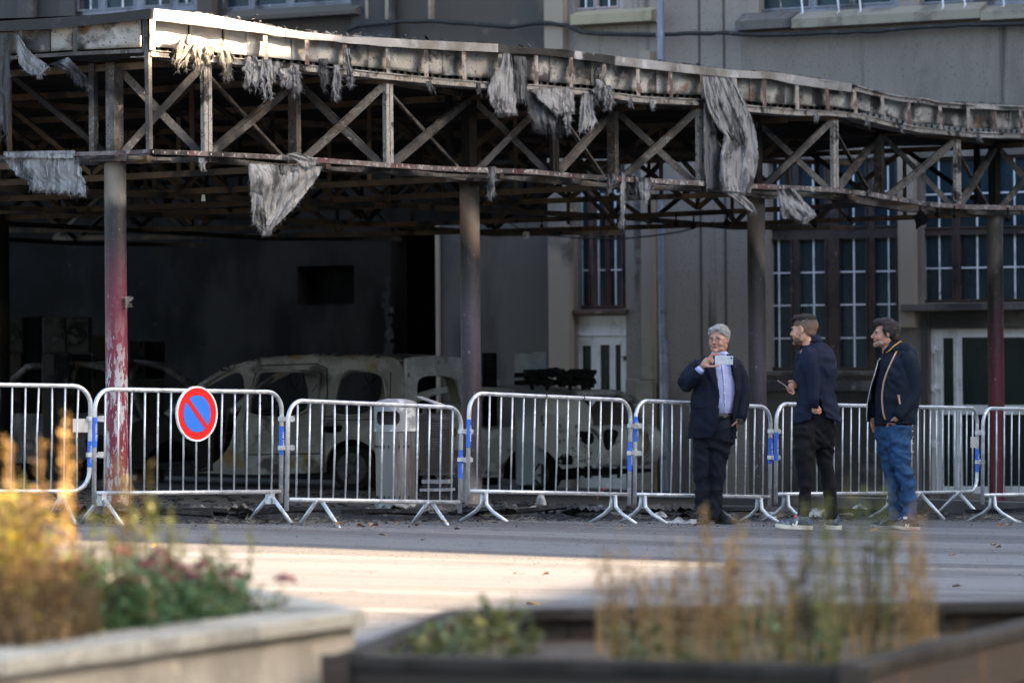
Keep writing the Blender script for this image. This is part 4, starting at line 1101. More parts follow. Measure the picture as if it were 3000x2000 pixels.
# rear face: frame with the tailgate opening
to = smooth_loop([(.02, .30, 1), (0, .9), (.05, 1.4), (.14, 1.70), (.3, 1.80), (Wv-.3, 1.80), (Wv-.14, 1.70), (Wv-.05, 1.4), (Wv, .9), (Wv-.02, .30, 1)], 3)
ti = smooth_loop([(.24, .98), (.26, 1.34), (.38, 1.52), (.8, 1.56), (Wv-.38, 1.50), (Wv-.26, 1.3), (Wv-.22, .98), (.8, .94)], 3)
mb = MB(); mb.plate([to, list(reversed(ti))], lambda a, b, d: Vector((d+.10*max(0, b-.9)**1.5-.03*sin(pi*a/Wv), a, b)), -.02, .03); mk('tailgate', mb, M_body2, tv, local=True, bevel=.015)
P = [Vector((-.03+.10*max(0, b-.9)**1.5, a, b)) for a, b in ti]; P.append(P[0]); mb = MB(); mb.tube(P, .022, 6, cap=False); mk('window_frame', mb, M_body2, tv, smooth=True, local=True)
mb = MB(); mb.plate([[(.0, .28), (Wv, .28), (Wv, .52), (0, .52)]], lambda a, b, d: Vector((d-.05*sin(pi*a/Wv), a, b)), -.10, -.02); mb.plate([[(.5, .70), (1.2, .70), (1.2, .82), (.5, .82)]], lambda a, b, d: Vector((d-.04, a, b)), -.03, -.01); mk('rear_bumper', mb, M_body, tv, local=True, bevel=.02)
mb = MB(); mb.box((2.0, Wv/2, .30), 4.0, Wv-.1, .06); mb.box((2.9, .5, .62), .12, .5, .55); mb.box((2.9, 1.2, .62), .12, .5, .55); mb.box((1.6, .85, .6), .1, 1.3, .5); mb.box((3.3, .86, .8), .3, 1.4, .2); mk('interior', mb, M_dark, tv, local=True)
mb = MB()
for k in (.08, Wv-.08):
    mb.tube([(2.55, k, 1.66), (2.95, k+.0, 1.42), (3.35, k, 1.05)], .035, 8)
mb.tube([(2.5, .1, 1.68), (2.55, .86, 1.73), (2.5, Wv-.1, 1.68)], .03, 8); mk('windscreen_frame', mb, M_body, tv, smooth=True, local=True)
wheel(tv, .75, .02, .31, .30); wheel(tv, .75, Wv-.22, .31, .30)
mb = MB(); mb.plate([smooth_loop([(.22, .24), (.3, .58), (.5, .78), (.95, .78), (1.25, .55), (1.3, .24)], 3)], lambda a, b, d: Vector((a, d, b)), .24, .30); mk('wheel_well', mb, M_dark, tv, local=True)
mb = MB(); rs = random.Random(8)
for k in range(60):
    x, y = rs.uniform(.2, 2.6), rs.uniform(.05, .5); p = roof((x-.1)/2.6, (y-.12)/(Wv-.24)); mb.box(p+Vector((0, 0, .012)), rs.uniform(.03, .12), rs.uniform(.03, .1), rs.uniform(.01, .035), rz=rs.uniform(0, 3))
o = mk('roof_ash', mb, M_felt, tv, local=True); o['kind'] = 'stuff'
for sx, sy in ((2.75, .45), (2.75, 1.25), (1.75, .45), (1.75, 1.25)):
    mb = MB(); mb.tube([(sx, sy-.2, .45), (sx-.12, sy-.2, 1.12), (sx-.12, sy+.2, 1.12), (sx, sy+.2, .45)], .014, 6)
    for k in range(5): mb.tube([(sx-.02*k, sy-.2, .5+.13*k), (sx-.02*k, sy+.2, .52+.13*k)], .006, 4)
    mk('seat_frame', mb, M_char, tv, local=True)
mb = MB(); rs = random.Random(14)
for k in range(14):
    x = rs.uniform(.5, 2.6); y = rs.uniform(.2, 1.5); z = 1.72; mb.tube([(x, y, z), (x+rs.uniform(-.1, .1), y, z-rs.uniform(.1, .3)), (x+rs.uniform(-.2, .2), y, z-rs.uniform(.2, .6))], .006, 4)
mk('hanging_wires', mb, M_dark, tv, local=True)
# --- second car: hatchback
Mh = car_frame(1744, 54.6, radians(27)) @ Matrix.Diagonal((1.09, 1.09, .93, 1)); th_ = thing('burned_hatchback', Mh.translation, 0, 'burned out hatchback with sagging roof and pale ash bodywork, right of the second column', 'car', M=Mh)
Wh = 1.66
outer = smooth_loop([(0, .40, 1), (-.03, .72), (.10, .88), (.12, 1.0), (.20, 1.22), (.40, 1.345), (.9, 1.40), (1.6, 1.46), (2.2, 1.43), (2.75, 1.2), (3.1, .95), (3.7, .86), (3.95, .6), (3.9, .3, 1), (3.5, .28, 1), (3.4, .52), (3.15, .6), (2.9, .52), (2.8, .22, 1), (1.22, .22, 1), (1.18, .42), (1.05, .58), (.82, .64), (.60, .56), (.46, .38), (.42, .34, 1)], 3)
hq = smooth_loop([(.98, .96), (.80, 1.18), (.78, 1.26), (1.15, 1.34), (1.5, 1.36), (1.52, .93), (1.2, .92)], 3)
hf = smooth_loop([(1.62, .90), (1.62, 1.36), (2.1, 1.36), (2.55, 1.14), (2.82, .90), (2.2, .88)], 3)
hole_ = smooth_loop([(.74, .84), (.74, .88), (.86, .89), (.86, .84)], 2)
tum = lambda z: .20*max(0, z-.85)**1.3
mb = MB(); mb.plate([outer, list(reversed(hq)), list(reversed(hf))], lambda a, b, d: Vector((a, d+tum(b)-.03*sin(pi*min(1, max(0, b/.9)))+.015*nz(a*3, b*4), b)), 0, .04); mk('body_side', mb, M_body2, th_, local=True, bevel=.012)
mb = MB(); mb.plate([outer, list(reversed(hq)), list(reversed(hf))], lambda a, b, d: Vector((a, Wh-d-tum(b), b)), 0, .04); mk('body_side', mb, M_body, th_, local=True)
mb = MB(); mb.tube([Vector((a, -.02+tum(b), b)) for a, b in hq]+[Vector((hq[0][0], -.02+tum(hq[0][1]), hq[0][1]))], .014, 6); mb.tube([(1.57, -.03, .25), (1.60, -.03, .9), (1.56, .08, 1.38)], .01, 5); mk('window_frame', mb, M_body, th_, smooth=True, local=True)
def roof2(u, v):
    x = .42+1.9*u; z = interp([(.3, 1.32), (.9, 1.39), (1.6, 1.45), (2.3, 1.38)], x); y = .16+(Wh-.32)*v
    return Vector((x, y, z-.09*sin(pi*u)*sin(pi*v)*(1+nz(x*2, y*2))+.012*nz(x*6, y*6)))
mb = MB(); mb.grid(16, 12, roof2); o = mk('roof', mb, M_body, th_, smooth=True, local=True); o.modifiers.new('thick', 'SOLIDIFY').thickness = .012
# rear: lower tailgate, pillars, light recesses
prof = [(-.0, .36), (-.06, .50), (-.10, .60), (-.06, .80), (.02, .90), (.10, .93)]
mb = MB()
def rear_(u, v):
    x = interp([(i/5, p[0]) for i, p in enumerate(prof)], v); z = interp([(i/5, p[1]) for i, p in enumerate(prof)], v)
    return Vector((x-.07*sin(pi*u)+.02*nz(u*5, v*3), Wh*u*.98+.015, z))
mb.grid(20, 12, rear_); o = mk('tailgate', mb, M_body2, th_, smooth=True, local=True); o.modifiers.new('thick', 'SOLIDIFY').thickness = .02
mb = MB()
mb.tube([(.12, .07, .93), (.20, .14, 1.15), (.40, .2, 1.34)], .055, 8); mb.tube([(.12, Wh-.07, .93), (.20, Wh-.14, 1.15), (.40, Wh-.2, 1.34)], .055, 8); mb.tube([(.40, .2, 1.34), (.36, Wh/2, 1.36), (.40, Wh-.2, 1.34)], .05, 8); mk('rear_pillars', mb, M_body2, th_, smooth=True, local=True)
mb = MB(); mb.plate([smooth_loop([(.05, .62), (.04, .84), (.16, .88), (.30, .84), (.26, .74), (.14, .62)], 2)], lambda a, b, d: Vector((-.085-.05*sin(pi*a/Wh)+d, a, b)), -.03, .01)
mb.plate([smooth_loop([(.03, .70), (.03, .82), (.18, .86), (.24, .80), (.12, .68)], 2)], lambda a, b, d: Vector((a, d-.035, b)), -.004, .02); mk('light_recess', mb, M_dark, th_, local=True)
mb = MB(); mb.plate([smooth_loop([(.30, .40), (.30, .52), (.42, .54), (.50, .42)], 2)], lambda a, b, d: Vector((a, d-.03, b)), -.004, .02); mk('vent_hole', mb, M_dark, th_, local=True)
rs = random.Random(4); mb = MB()
for k in range(26):
    a, b = rs.uniform(.05, .5), rs.uniform(.4, .95); mb.box((a, -.035+tum(b), b), rs.uniform(.01, .05), .012, rs.uniform(.01, .06))
mk('rivets_and_ribs', mb, M_body, th_, local=True)
mb = MB(); mb.box((1.9, Wh/2, .27), 3.7, Wh-.1, .05); mb.box((1.4, Wh/2, .6), .12, 1.3, .6); mb.box((2.4, .45, .6), .12, .45, .6); mb.box((2.4, 1.2, .6), .12, .45, .6); mk('interior', mb, M_dark, th_, local=True)
wheel(th_, .82, .05, .27, .26); wheel(th_, 3.15, .05, .27, .26)
mb = MB(); mb.plate([smooth_loop([(.36, .2), (.42, .5), (.62, .70), (1.05, .70), (1.3, .45), (1.34, .2)], 3)], lambda a, b, d: Vector((a, d, b)), .22, .26); mk('wheel_well', mb, M_dark, th_, local=True)
# charred lump of roof rack lying on the roof
rk = MB(); rs = random.Random(9); 
base = Mh @ Vector((1.6, .5, 1.40))
for k in range(90):
    px = rs.uniform(1545, 1738); top = 1075+18*abs(nz(px*.045, 1)) + (0 if 1620 < px < 1640 else 10)
    y = rs.uniform(top, 1128); p = PX(px, y, 54.2+rs.uniform(-.1, .4)); rk.box(p, rs.uniform(.02, .08), rs.uniform(.05, .2), rs.uniform(.02, .09), M=Matrix.Rotation(rs.uniform(0, 3), 4, 'Z') @ Matrix.Rotation(rs.uniform(-.9, .9), 4, 'Y'))
for y in (1098, 1120):
    rk.tube([PX(1508, y+1, 54.3), PX(1600, y-2, 54.2), PX(1738, y+2, 54.1)], .03, 8)
for px in (1556, 1600, 1668, 1705): rk.bar(PX(px, 1120, 54.2), PX(px+4, 1142, 54.2), .05, .05)
o = mk('charred_roof_rack', rk, MT('charcoal', (.010, .0095, .010), [((.03, .028, .028), 8, .55, .65)], rough=.9, spec=.2), None); tag(o, 'black charred lump of roof rack lying along the roof of the hatchback', 'charred wreckage')
# --- third wreck, deep in the dark behind the first column
Ms = car_frame(612, 55.5, radians(27)); Ms = Ms @ Matrix.Translation((1.0, 0, 0))
tsm = thing('burned_small_car', Ms.translation, 0, 'dim burned car frame in the dark behind the first column', 'car', M=Ms)
mb = MB()
for y in (.05, 1.5):
    mb.tube([(-.05, y, .5), (.02, y, .9), (.25, y+.05, 1.28), (.7, y+.1, 1.5), (1.1, y+.1, 1.55), (1.12, y, 1.2), (1.2, y, .3)], .05, 8); mb.tube([(1.1, y, 1.55), (1.8, y, 1.5), (2.5, y, 1.0), (3.2, y, .85)], .05, 8)
mk('pillars', mb, M_char, tsm, smooth=True, local=True)
mb = MB(); mb.plate([smooth_loop([(0, .3, 1), (-.02, .8), (.6, .9), (1.6, .9), (2.6, .88), (3.4, .8), (3.5, .3, 1), (1.0, .25), (.9, .55), (.6, .62), (.3, .5)], 3)], lambda a, b, d: Vector((a, d, b)), 0, .05); mk('body_side', mb, M_char, tsm, local=True)
mb = MB(); mb.box((1.7, .8, .4), 3.2, 1.4, .3); mk('floor_pan', mb, M_dark, tsm, local=True)

# ================================================================ CABINETS IN THE DARK AND AT THE WALL
def cabinet(px0, px1, ytop, ybot, Y, label, m, doors=1, name='metal_cabinet', depth=.45, cat='cabinet', group=None, rows=1):
    a = PX(px0, ytop, Y); b = PX(px1, ybot, Y); z0 = max(b.z, gz(a.x, Y)) if ybot is not None else gz(a.x, Y)
    w_ = b.x-a.x; h_ = a.z-z0
    t = thing(name, (a.x+w_/2, Y, z0), radians(-34.6)*0, label, cat, group)
    mb = MB(); mb.box((0, depth/2, h_/2), w_, depth, h_); mk('carcass', mb, m, t, local=True, bevel=.008)
    for k in range(doors):
        for r_ in range(rows):
            dw = w_/doors; dh = h_/rows
            mb = MB(); mb.box((-w_/2+dw*(k+.5), -.012, dh*(r_+.5)), dw-.02, .018, dh-.03); d = mk('door', mb, m, t, local=True, bevel=.004)
            mb = MB(); mb.box((-w_/2+dw*(k+.5)+dw*.36, -.03, dh*(r_+.5)), .02, .02, .09); mk('handle', mb, M_dark, d, local=True)
    return t
M_cab = [MT('cabinet_soot_%s' % n, c, [((.012, .012, .013), 2.0, .5, .62), (tuple(x*1.5 for x in c), 4, .58, .68)], rough=.85, spec=.2) for n, c in (('olive', (.045, .042, .036)), ('grey', (.060, .058, .058)), ('green', (.018, .030, .028)), ('brown', (.05, .04, .03)))]
cabinet(-60, 68, 930, 1032, 57.0, 'upper sooty locker at the far left, standing on an olive locker', M_cab[0], 2)
cabinet(-60, 66, 1034, 1420, 57.1, 'olive locker at the far left below the upper sooty locker', M_cab[0], 2)
cabinet(70, 120, 926, 1420, 57.3, 'narrow tall black cabinet between the two pairs of lockers', M_cab[2], 1)
cabinet(124, 262, 930, 1034, 56.6, 'wide sooty cabinet on top of the pale grey locker', M_cab[1], 2)
cabinet(122, 203, 1036, 1400, 56.4, 'pale grey scorched locker with two doors, brightest of the dark cabinets', M_cab[1], 2)
cabinet(205, 262, 1038, 1420, 56.9, 'dark green cabinet right of the pale grey locker', M_cab[2], 1)
cabinet(268, 335, 982, 1420, 58.2, 'brown cabinet partly behind the first column', M_cab[3], 1)
cabinet(378, 420, 998, 1110, 58.6, 'small sooty box on the shelf right of the first column', M_cab[1], 1)
cabinet(398, 476, 1112, 1420, 58.0, 'low sooty cabinet under the small box right of the first column', M_cab[1], 2, rows=2)
cabinet(422, 476, 1000, 1108, 58.9, 'black open box beside the small sooty box', M_dark, 1)
cabinet(1508, 1602, 1032, None or 1420, 55.0, 'pale blue scorched refrigerator behind the hatchback', MT('fridge_pale_blue', (.22, .27, .31), [((.30, .34, .38), 2, .5, .62), ((.08, .08, .085), 2.5, .58, .68)], rough=.6), 1, name='refrigerator', cat='refrigerator', depth=.5)
cabinet(1412, 1458, 1034, 1420, 55.6, 'black tall cabinet left of the pale blue refrigerator', M_dark, 1)
# ================================================================ HANGING THINGS UNDER THE CANOPY
def hang_lamp(px, py, Y, ytop, label, m, sz=.05):
    p = PX(px, py, Y); q = PX(px, ytop, Y); t = thing('hanging_lamp', p, 0, label, 'lamp')
    mb = MB(); mb.tube([(0, 0, .03), (0.004, 0, (q.z-p.z)*.5), (0, 0, q.z-p.z)], .005, 5); mk('wire', mb, M_cable, t, local=True)
    mb = MB(); mb.tube([(0, 0, -.045), (0, 0, -.02), (0, 0, .03), (0, 0, .04)], [sz*.9, sz, sz*.8, sz*.3], 10); mk('lamp_body', mb, m, t, local=True)
M_lamp_grey = MT('lamp_plastic_grey', (.5, .52, .55), [((.2, .2, .2), 9, .5, .6)], rough=.4)  # plain grey plastic without any glow
hang_lamp(1542, 688, 50, 590, 'small grey melted lamp hanging on a wire below the canopy', M_lamp_grey, .05)
p = PX(596, 580, 43); t = thing('hanging_tag', p, 0, 'small white card dangling below the trusses right of the first column', 'card')
mb = MB(); mb.plate([[(-.022, -.03), (.02, -.032), (.014, .032), (-.016, .032)]], lambda a, b, d: Vector((a, d, b)), 0, .004); mk('card', mb, MT('card_white', (.7, .7, .66), rough=.8), t, local=True)
mb = MB(); mb.tube([(0, .002, .03), (.002, .002, .45)], .002, 5); mk('thread', mb, M_cable, t, local=True)
# charred leaves of felt hanging from the rear beam
rs = random.Random(21)
for i, (x, y, s_) in enumerate(((1587, 660, 14), (1980, 657, 18), (2032, 662, 22), (2130, 655, 26), (2386, 655, 26), (2488, 640, 24), (2596, 640, 10), (2695, 645, 50), (2745, 628, 18), (2795, 632, 14), (2952, 640, 22), (1770, 655, 9))):
    mb = MB(); Y = 50.5; n = 9
    L = [PX(x+s_*.5*cos(2*pi*k/n)*rs.uniform(.5, 1.1), y+s_*.55*sin(2*pi*k/n)*rs.uniform(.6, 1.2), Y) for k in range(n)]
    c = sum(L, Vector())/n
    mb.add([c+Vector((0, -.04, 0))]+L+[c+Vector((0, .04, 0))], [(0, 1+k, 1+(k+1) % n) for k in range(n)]+[(n+1, 1+(k+1) % n, 1+k) for k in range(n)])
    mb.bar(PX(x, y-s_*.5, Y), PX(x+1, y-s_*.5-22, Y), .02, .02)
    o = mk('charred_flake', mb, M_dark, None, fix=True); tag(o, ['charred flake hanging from the rear beam, '+w for w in ('leftmost and small, near the hanging lamp', 'left one of a close pair', 'right one of a close pair', 'just left of the third column', 'right of the third column under the batwing rag', 'before the pane right of the thick mullion', 'tiny, before the right pane of the big window', 'wide and spiky, between the two big windows', 'first right of the broom shaped flake', 'second right of the broom shaped flake', 'rightmost, beside the crimson column', 'tiny, over the middle white door')][i], 'charred flake', 'charred flakes under the rear beam')
# ================================================================ PEOPLE
def fabric(name, col, col2, scale=120, rough=.85, stripes=None):
    m, nt, p = new_mat(name)
    co = coords(nt, (1, 1, 1), rnd=False)
    c = mixc(nt, ramp01(nt, noise_s(nt, co, 14, 4), .35, .7), lin(col), lin(col2))
    if stripes:
        wv = N(nt, 'ShaderNodeTexWave'); wv.bands_direction = 'X'; wv.inputs['Scale'].default_value = stripes[1]; nt.links.new(co, wv.inputs['Vector']); wv.inputs['Distortion'].default_value = .3
        c = mixc(nt, ramp01(nt, wv.outputs[1], .55, .8), c, lin(stripes[0]))
    nt.links.new(c, p.inputs['Base Color']); p.inputs['Roughness'].default_value = rough; p.inputs['Specular IOR Level'].default_value = .25; p.inputs['Sheen Weight'].default_value = .0
    b = N(nt, 'ShaderNodeBump'); b.inputs['Strength'].default_value = .35; b.inputs['Distance'].default_value = .006
    nt.links.new(noise_s(nt, coords(nt, (1, 1, .6), rnd=False), 22, 5, .6), b.inputs['Height']); nt.links.new(b.outputs[0], p.inputs['Normal'])
    return m
def skin(name, col, red):
    m, nt, p = new_mat(name)
    co = coords(nt, rnd=False)
    c = mixc(nt, ramp01(nt, noise_s(nt, co, 28, 4), .4, .65), lin(col), lin(red))
    nt.links.new(c, p.inputs['Base Color']); p.inputs['Roughness'].default_value = .5
    p.inputs['Subsurface Weight'].default_value = .12; p.inputs['Subsurface Radius'].default_value = (.02, .008, .004); p.inputs['Subsurface Scale'].default_value = .3
    return m
def hairm(name, col, col2, sc=90, grad=None):
    m, nt, p = new_mat(name)
    co = coords(nt, (1, 1, .25), rnd=False); n_ = noise_s(nt, co, sc, 5, .7)
    c = mixc(nt, ramp01(nt, n_, .35, .65), lin(col), lin(col2))
    if grad:
        tg = N(nt, 'ShaderNodeTexCoord'); sg_ = N(nt, 'ShaderNodeSeparateXYZ'); nt.links.new(tg.outputs['Generated'], sg_.inputs[0]); c = mixc(nt, ramp01(nt, sg_.outputs[2], .25, .95), c, lin(grad))
    nt.links.new(c, p.inputs['Base Color']); p.inputs['Roughness'].default_value = .55
    b = N(nt, 'ShaderNodeBump'); b.inputs['Strength'].default_value = .8; b.inputs['Distance'].default_value = .01; nt.links.new(n_, b.inputs['Height']); nt.links.new(b.outputs[0], p.inputs['Normal'])
    return m
def remesh(o, voxel, smooth=3, wrinkle=0.0, wsc=(7, 7, 3), seed=0, fac=.6):
    m = o.modifiers.new('r', 'REMESH'); m.mode = 'VOXEL'; m.voxel_size = voxel; m.use_smooth_shade = True
    if smooth:
        s = o.modifiers.new('s', 'SMOOTH'); s.factor = fac; s.iterations = smooth
    bpy.context.view_layer.update()
    me = bpy.data.meshes.new_from_object(o.evaluated_get(bpy.context.evaluated_depsgraph_get()))
    o.modifiers.clear(); old = o.data; mats = list(old.materials); o.data = me; bpy.data.meshes.remove(old)
    if not me.materials:
        for q in mats: me.materials.append(q)
    if wrinkle: wrinkles(me, wrinkle, wsc, seed)
    me.polygons.foreach_set('use_smooth', [True]*len(me.polygons))
    return o
def wrinkles(me, amp, sc, seed=0):
    N_ = [v.normal.copy() for v in me.vertices]
    for v, n_ in zip(me.vertices, N_):
        c = v.co; w_ = noise.noise(Vector((c.x*3+seed, c.y*3, c.z*3)))*1.6
        a = noise.noise(Vector((c.x*sc[0]+seed+w_, c.y*sc[1], c.z*sc[2]*1.6+c.x*sc[0]*.8+w_)))
        b = noise.noise(Vector((c.x*sc[0]*2.2+seed, c.y*sc[1]*2, c.z*sc[2]*3.0-c.x*9)))
        v.co = c + n_*(amp*(1.3*(.5-abs(a)*2.4)+b*.6))
    me.update()
def strands(f, o, M, n, L, m, flow=(-.6, 0, -.8), seed=1, w=.0013, lift=.25):
    """short hair strands lying over a hair mass"""
    rs_ = random.Random(seed); me = o.data; V = me.vertices; mb = MB(); base = INV[f.t.name].inverted(); R = M.to_3x3().normalized(); fl = R @ Vector(flow)
    for _ in range(n):
        v = V[rs_.randrange(len(V))]; p = base @ v.co; nn = v.normal; d = fl+Vector((rs_.gauss(0, .2), rs_.gauss(0, .2), rs_.gauss(0, .2)))
        d = d-nn*d.dot(nn)
        if d.length < .1: continue
        d.normalize(); l = L*rs_.uniform(.5, 1.3); q = p+d*l*.5+nn*(.002+l*lift*.5); r = p+d*l+nn*l*lift*rs_.uniform(-.3, 1); s_ = d.cross(nn).normalized()*w
        mb.add([p-s_, p+s_, q+s_*.8, q-s_*.8, r], [(0, 1, 2, 3), (3, 2, 4)])
    k = mk('hair_strands', mb, m, o, fix=False); k['kind'] = 'stuff'; return k
class Fig:
    def __init__(s, px, py, name, label):
        Y = 36.0
        for _ in range(60):
            q = PX(px, py, Y); Y *= (CZ-gz(q.x, Y))/(CZ-q.z)
        s.Y = Y; s.k = Y/F; q = PX(px, py, Y)
        s.t = thing(name, (q.x, q.y, gz(q.x, q.y)), 0, label, 'person')
        s.ground = gz(q.x, q.y)
    def p(s, px, py, dy=0): return PX(px, py, s.Y+dy)
    def loft(s, mb, rings, n=20, ex=2.0, px=True):
        C = [s.p(*r[:3]) if px else Vector(r[:3]) for r in rings]
        vs = []; fs = []
        for i, r in enumerate(rings):
            t = (C[min(i+1, len(C)-1)]-C[max(0, i-1)]).normalized()
            lat = Vector((0, 1, 0)).cross(t)
            if lat.length < .3: lat = Vector((1, 0, 0)) if t.y < 0 else Vector((-1, 0, 0))
            lat.normalize(); dep = t.cross(lat).normalized()
            k = s.k if px else 1
            rx = r[3]*k; ry = (r[4] if len(r) > 4 else r[3])*k
            for j in range(n):
                a = 2*pi*j/n; cx, cy = cos(a), sin(a)
                cx = math.copysign(abs(cx)**(2/ex), cx); cy = math.copysign(abs(cy)**(2/ex), cy)
                vs.append(C[i]+lat*(cx*rx)+dep*(cy*ry))
        m = len(rings)
        for i in range(m-1):
            for j in range(n): fs.append((i*n+j, i*n+(j+1) % n, (i+1)*n+(j+1) % n, (i+1)*n+j))
        fs.append(tuple(range(n))); fs.append(tuple((m-1)*n+j for j in reversed(range(n))))
        mb.add(vs, fs)
def ell(mb, c, r, M, n=14, m=8):
    vs = []; fs = []
    for j in range(m+1):
        th = pi*j/m
        for i in range(n):
            a = 2*pi*i/n; vs.append(M @ Vector((c[0]+r[0]*sin(th)*cos(a), c[1]+r[1]*sin(th)*sin(a), c[2]+r[2]*cos(th))))
    for j in range(m):
        for i in range(n): fs.append((j*n+i, j*n+(i+1) % n, (j+1)*n+(i+1) % n, (j+1)*n+i))
    mb.add(vs, fs)
def head_matrix(f, px, py_chin, dy, yaw, pitch=0.0, sc=1.0, roll=0.0):
    """local x forward, y to the figure's left, z up, z=0 at chin; yaw measured from facing the camera towards the image left"""
    o = f.p(px, py_chin, dy); fw = Vector((-sin(yaw), -cos(yaw), 0)); up = Vector((0, 0, 1)); lf = up.cross(fw)
    R = Matrix((fw, lf, up)).transposed().to_4x4()
    return Matrix.Translation(o) @ R @ Matrix.Rotation(pitch, 4, 'Y') @ Matrix.Rotation(roll, 4, 'X') @ Matrix.Scale(sc, 4)
def head(mb, M, jowl=1.0, neck=True, nose=1.0):
    E = lambda c, r: ell(mb, c, r, M)
    E((-.015, 0, .150), (.096, .076, .086)); E((.028, 0, .100), (.066, .063*jowl, .096)); E((.036, 0, .040), (.053, .050*jowl, .038))
    for s in (-1, 1):
        E((.0, .045*s*jowl, .060), (.036, .018, .036)); E((.060, .037*s, .082), (.030, .022*jowl, .026)); E((.078, .026*s, .137), (.016, .025, .009)); E((-.008, .076*s, .110), (.015, .007, .028)); E((.100, .012*s, .083), (.011, .008, .008))
    E((.080, 0, .020), (.020, .024, .018)); E((.085, 0, .062), (.012, .026, .016))
    P = [M @ Vector(q) for q in ((.084, 0, .130), (.096, 0, .112), (.106*nose, 0, .098), (.112*nose, 0, .088), (.098, 0, .080))]
    mb.tube(P, [.008, .009, .011, .012, .008], 8)
    if neck: mb.tube([M @ Vector(q) for q in ((-.01, 0, .07), (-.025, 0, .02), (-.035, 0, -.04), (-.045, 0, -.10))], [.052, .054, .058, .070], 14)
def face_parts(f, M, body, brow_m, lip_m, eyes=(1, -1), browz=.139):
    M_eye = MT('eye_white', (.5, .5, .48), rough=.2); M_iris = MT('eye_dark', (.02, .018, .015), rough=.1)
    for s in eyes:
        mb = MB(); ell(mb, (.0735, .031*s, .116), (.0115, .0125, .0055), M, 10, 6); e = mk('eye', mb, M_eye, f.t, smooth=True)
        mb = MB(); ell(mb, (.0822, .033*s, .1155), (.0040, .0058, .0052), M, 8, 6); mk('iris', mb, M_iris, e, smooth=True)
        mb = MB(); mb.tube([M @ Vector(q) for q in ((.094, .012*s, browz-.002), (.092, .028*s, browz+.004), (.078, .047*s, browz-.003))], [.0035, .0045, .0025], 6); mk('eyebrow', mb, brow_m, f.t, smooth=True)
        mb = MB(); mb.tube([M @ Vector(q) for q in ((.090, .019*s, .119), (.0915, .031*s, .1235), (.083, .045*s, .118))], .0018, 5); mk('eyelid', mb, M_iris, e, smooth=True)
    mb = MB(); mb.tube([M @ Vector(q) for q in ((.083, -.022, .054), (.094, -.010, .057), (.0965, 0, .0555), (.094, .010, .057), (.083, .022, .054))], [.002, .0042, .0048, .0042, .002], 8); mk('lips', mb, lip_m, f.t, smooth=True)
    mb = MB(); mb.tube([M @ Vector(q) for q in ((.085, -.022, .0575), (.0978, -.008, .0592), (.0992, 0, .0588), (.0978, .008, .0592), (.085, .022, .0575))], .0014, 5); mk('mouth_line', mb, M_iris, f.t, smooth=True)
def rows_shell(f, mb, rows, n=110, sub=5, opening=None, ex=2.3, hem=None):
    """rows: (py, xL, xR, dyc, ry_px); opening: polygon in photo pixels cut from the camera-side wall"""
    R = []
    for a, b in zip(rows, rows[1:]):
        for k in range(sub): R.append([a[i]+(b[i]-a[i])*k/sub for i in range(5)])
    R.append(list(rows[-1]))
    vs = []; fs = []; px_ = []
    for r in R:
        py, xl, xr, dyc, ry = r; cx = (xl+xr)/2; rx = (xr-xl)/2
        for j in range(n):
            a = 2*pi*j/n; c, s_ = cos(a), sin(a)
            X = cx+math.copysign(abs(c)**(2/ex), c)*rx; D = math.copysign(abs(s_)**(2/ex), s_)*ry
            yy = py + (hem(X, D, py) if hem else 0)
            vs.append(f.p(X, yy, dyc+D*f.k)); px_.append((X, yy, D))
    def inside(x, y):
        c = False; P = opening
        for i in range(len(P)):
            x1, y1 = P[i]; x2, y2 = P[i-1]
            if (y1 > y) != (y2 > y) and x < (x2-x1)*(y-y1)/(y2-y1)+x1: c = not c
        return c
    for i in range(len(R)-1):
        for j in range(n):
            q = (i*n+j, i*n+(j+1) % n, (i+1)*n+(j+1) % n, (i+1)*n+j)
            if opening:
                mx = sum(px_[k][0] for k in q)/4; my = sum(px_[k][1] for k in q)/4; md = sum(px_[k][2] for k in q)/4
                if md < 0 and inside(mx, my): continue
            fs.append(q)
    mb.add(vs, fs)
def surf_dy(rows, px, py, ex=2.3):
    for a, b in zip(rows, rows[1:]):
        if a[0] <= py <= b[0] or b is rows[-1]:
            k = min(1, max(0, (py-a[0])/(b[0]-a[0]))); r = [a[i]+(b[i]-a[i])*k for i in range(5)]; break
        if py < rows[0][0]: r = rows[0]; break
    cx = (r[1]+r[2])/2; rx = (r[2]-r[1])/2; u = min(.999, abs((px-cx)/rx))
    return r[3], r[4]*(1-u**ex)**(1/ex)
def applique(f, mb, rows, left, right, n=14, m=4, lift=2.0, th=.006):
    """strip laid on the camera side of a shell between two photo polylines"""
    def pl(P, t):
        t *= len(P)-1; i = min(len(P)-2, int(t)); k = t-i; return (P[i][0]+(P[i+1][0]-P[i][0])*k, P[i][1]+(P[i+1][1]-P[i][1])*k)
    def fn(u, v):
        a, b = pl(left, v), pl(right, v); x, y = a[0]+(b[0]-a[0])*u, a[1]+(b[1]-a[1])*u
        c, d = surf_dy(rows, x, y); return f.p(x, y, c-(d+lift)*f.k)
    mb.grid(m, n, fn)
def cloth(f, name, mb, m, th=.006, wr=.004, wsc=(9, 9, 4), seed=0, sub=0, label=None):
    o = mk(name, mb, m, f.t, smooth=True)
    if wr: wrinkles(o.data, wr, wsc, seed)
    if th:
        s = o.modifiers.new('thick', 'SOLIDIFY'); s.thickness = th; s.offset = -1
    return o
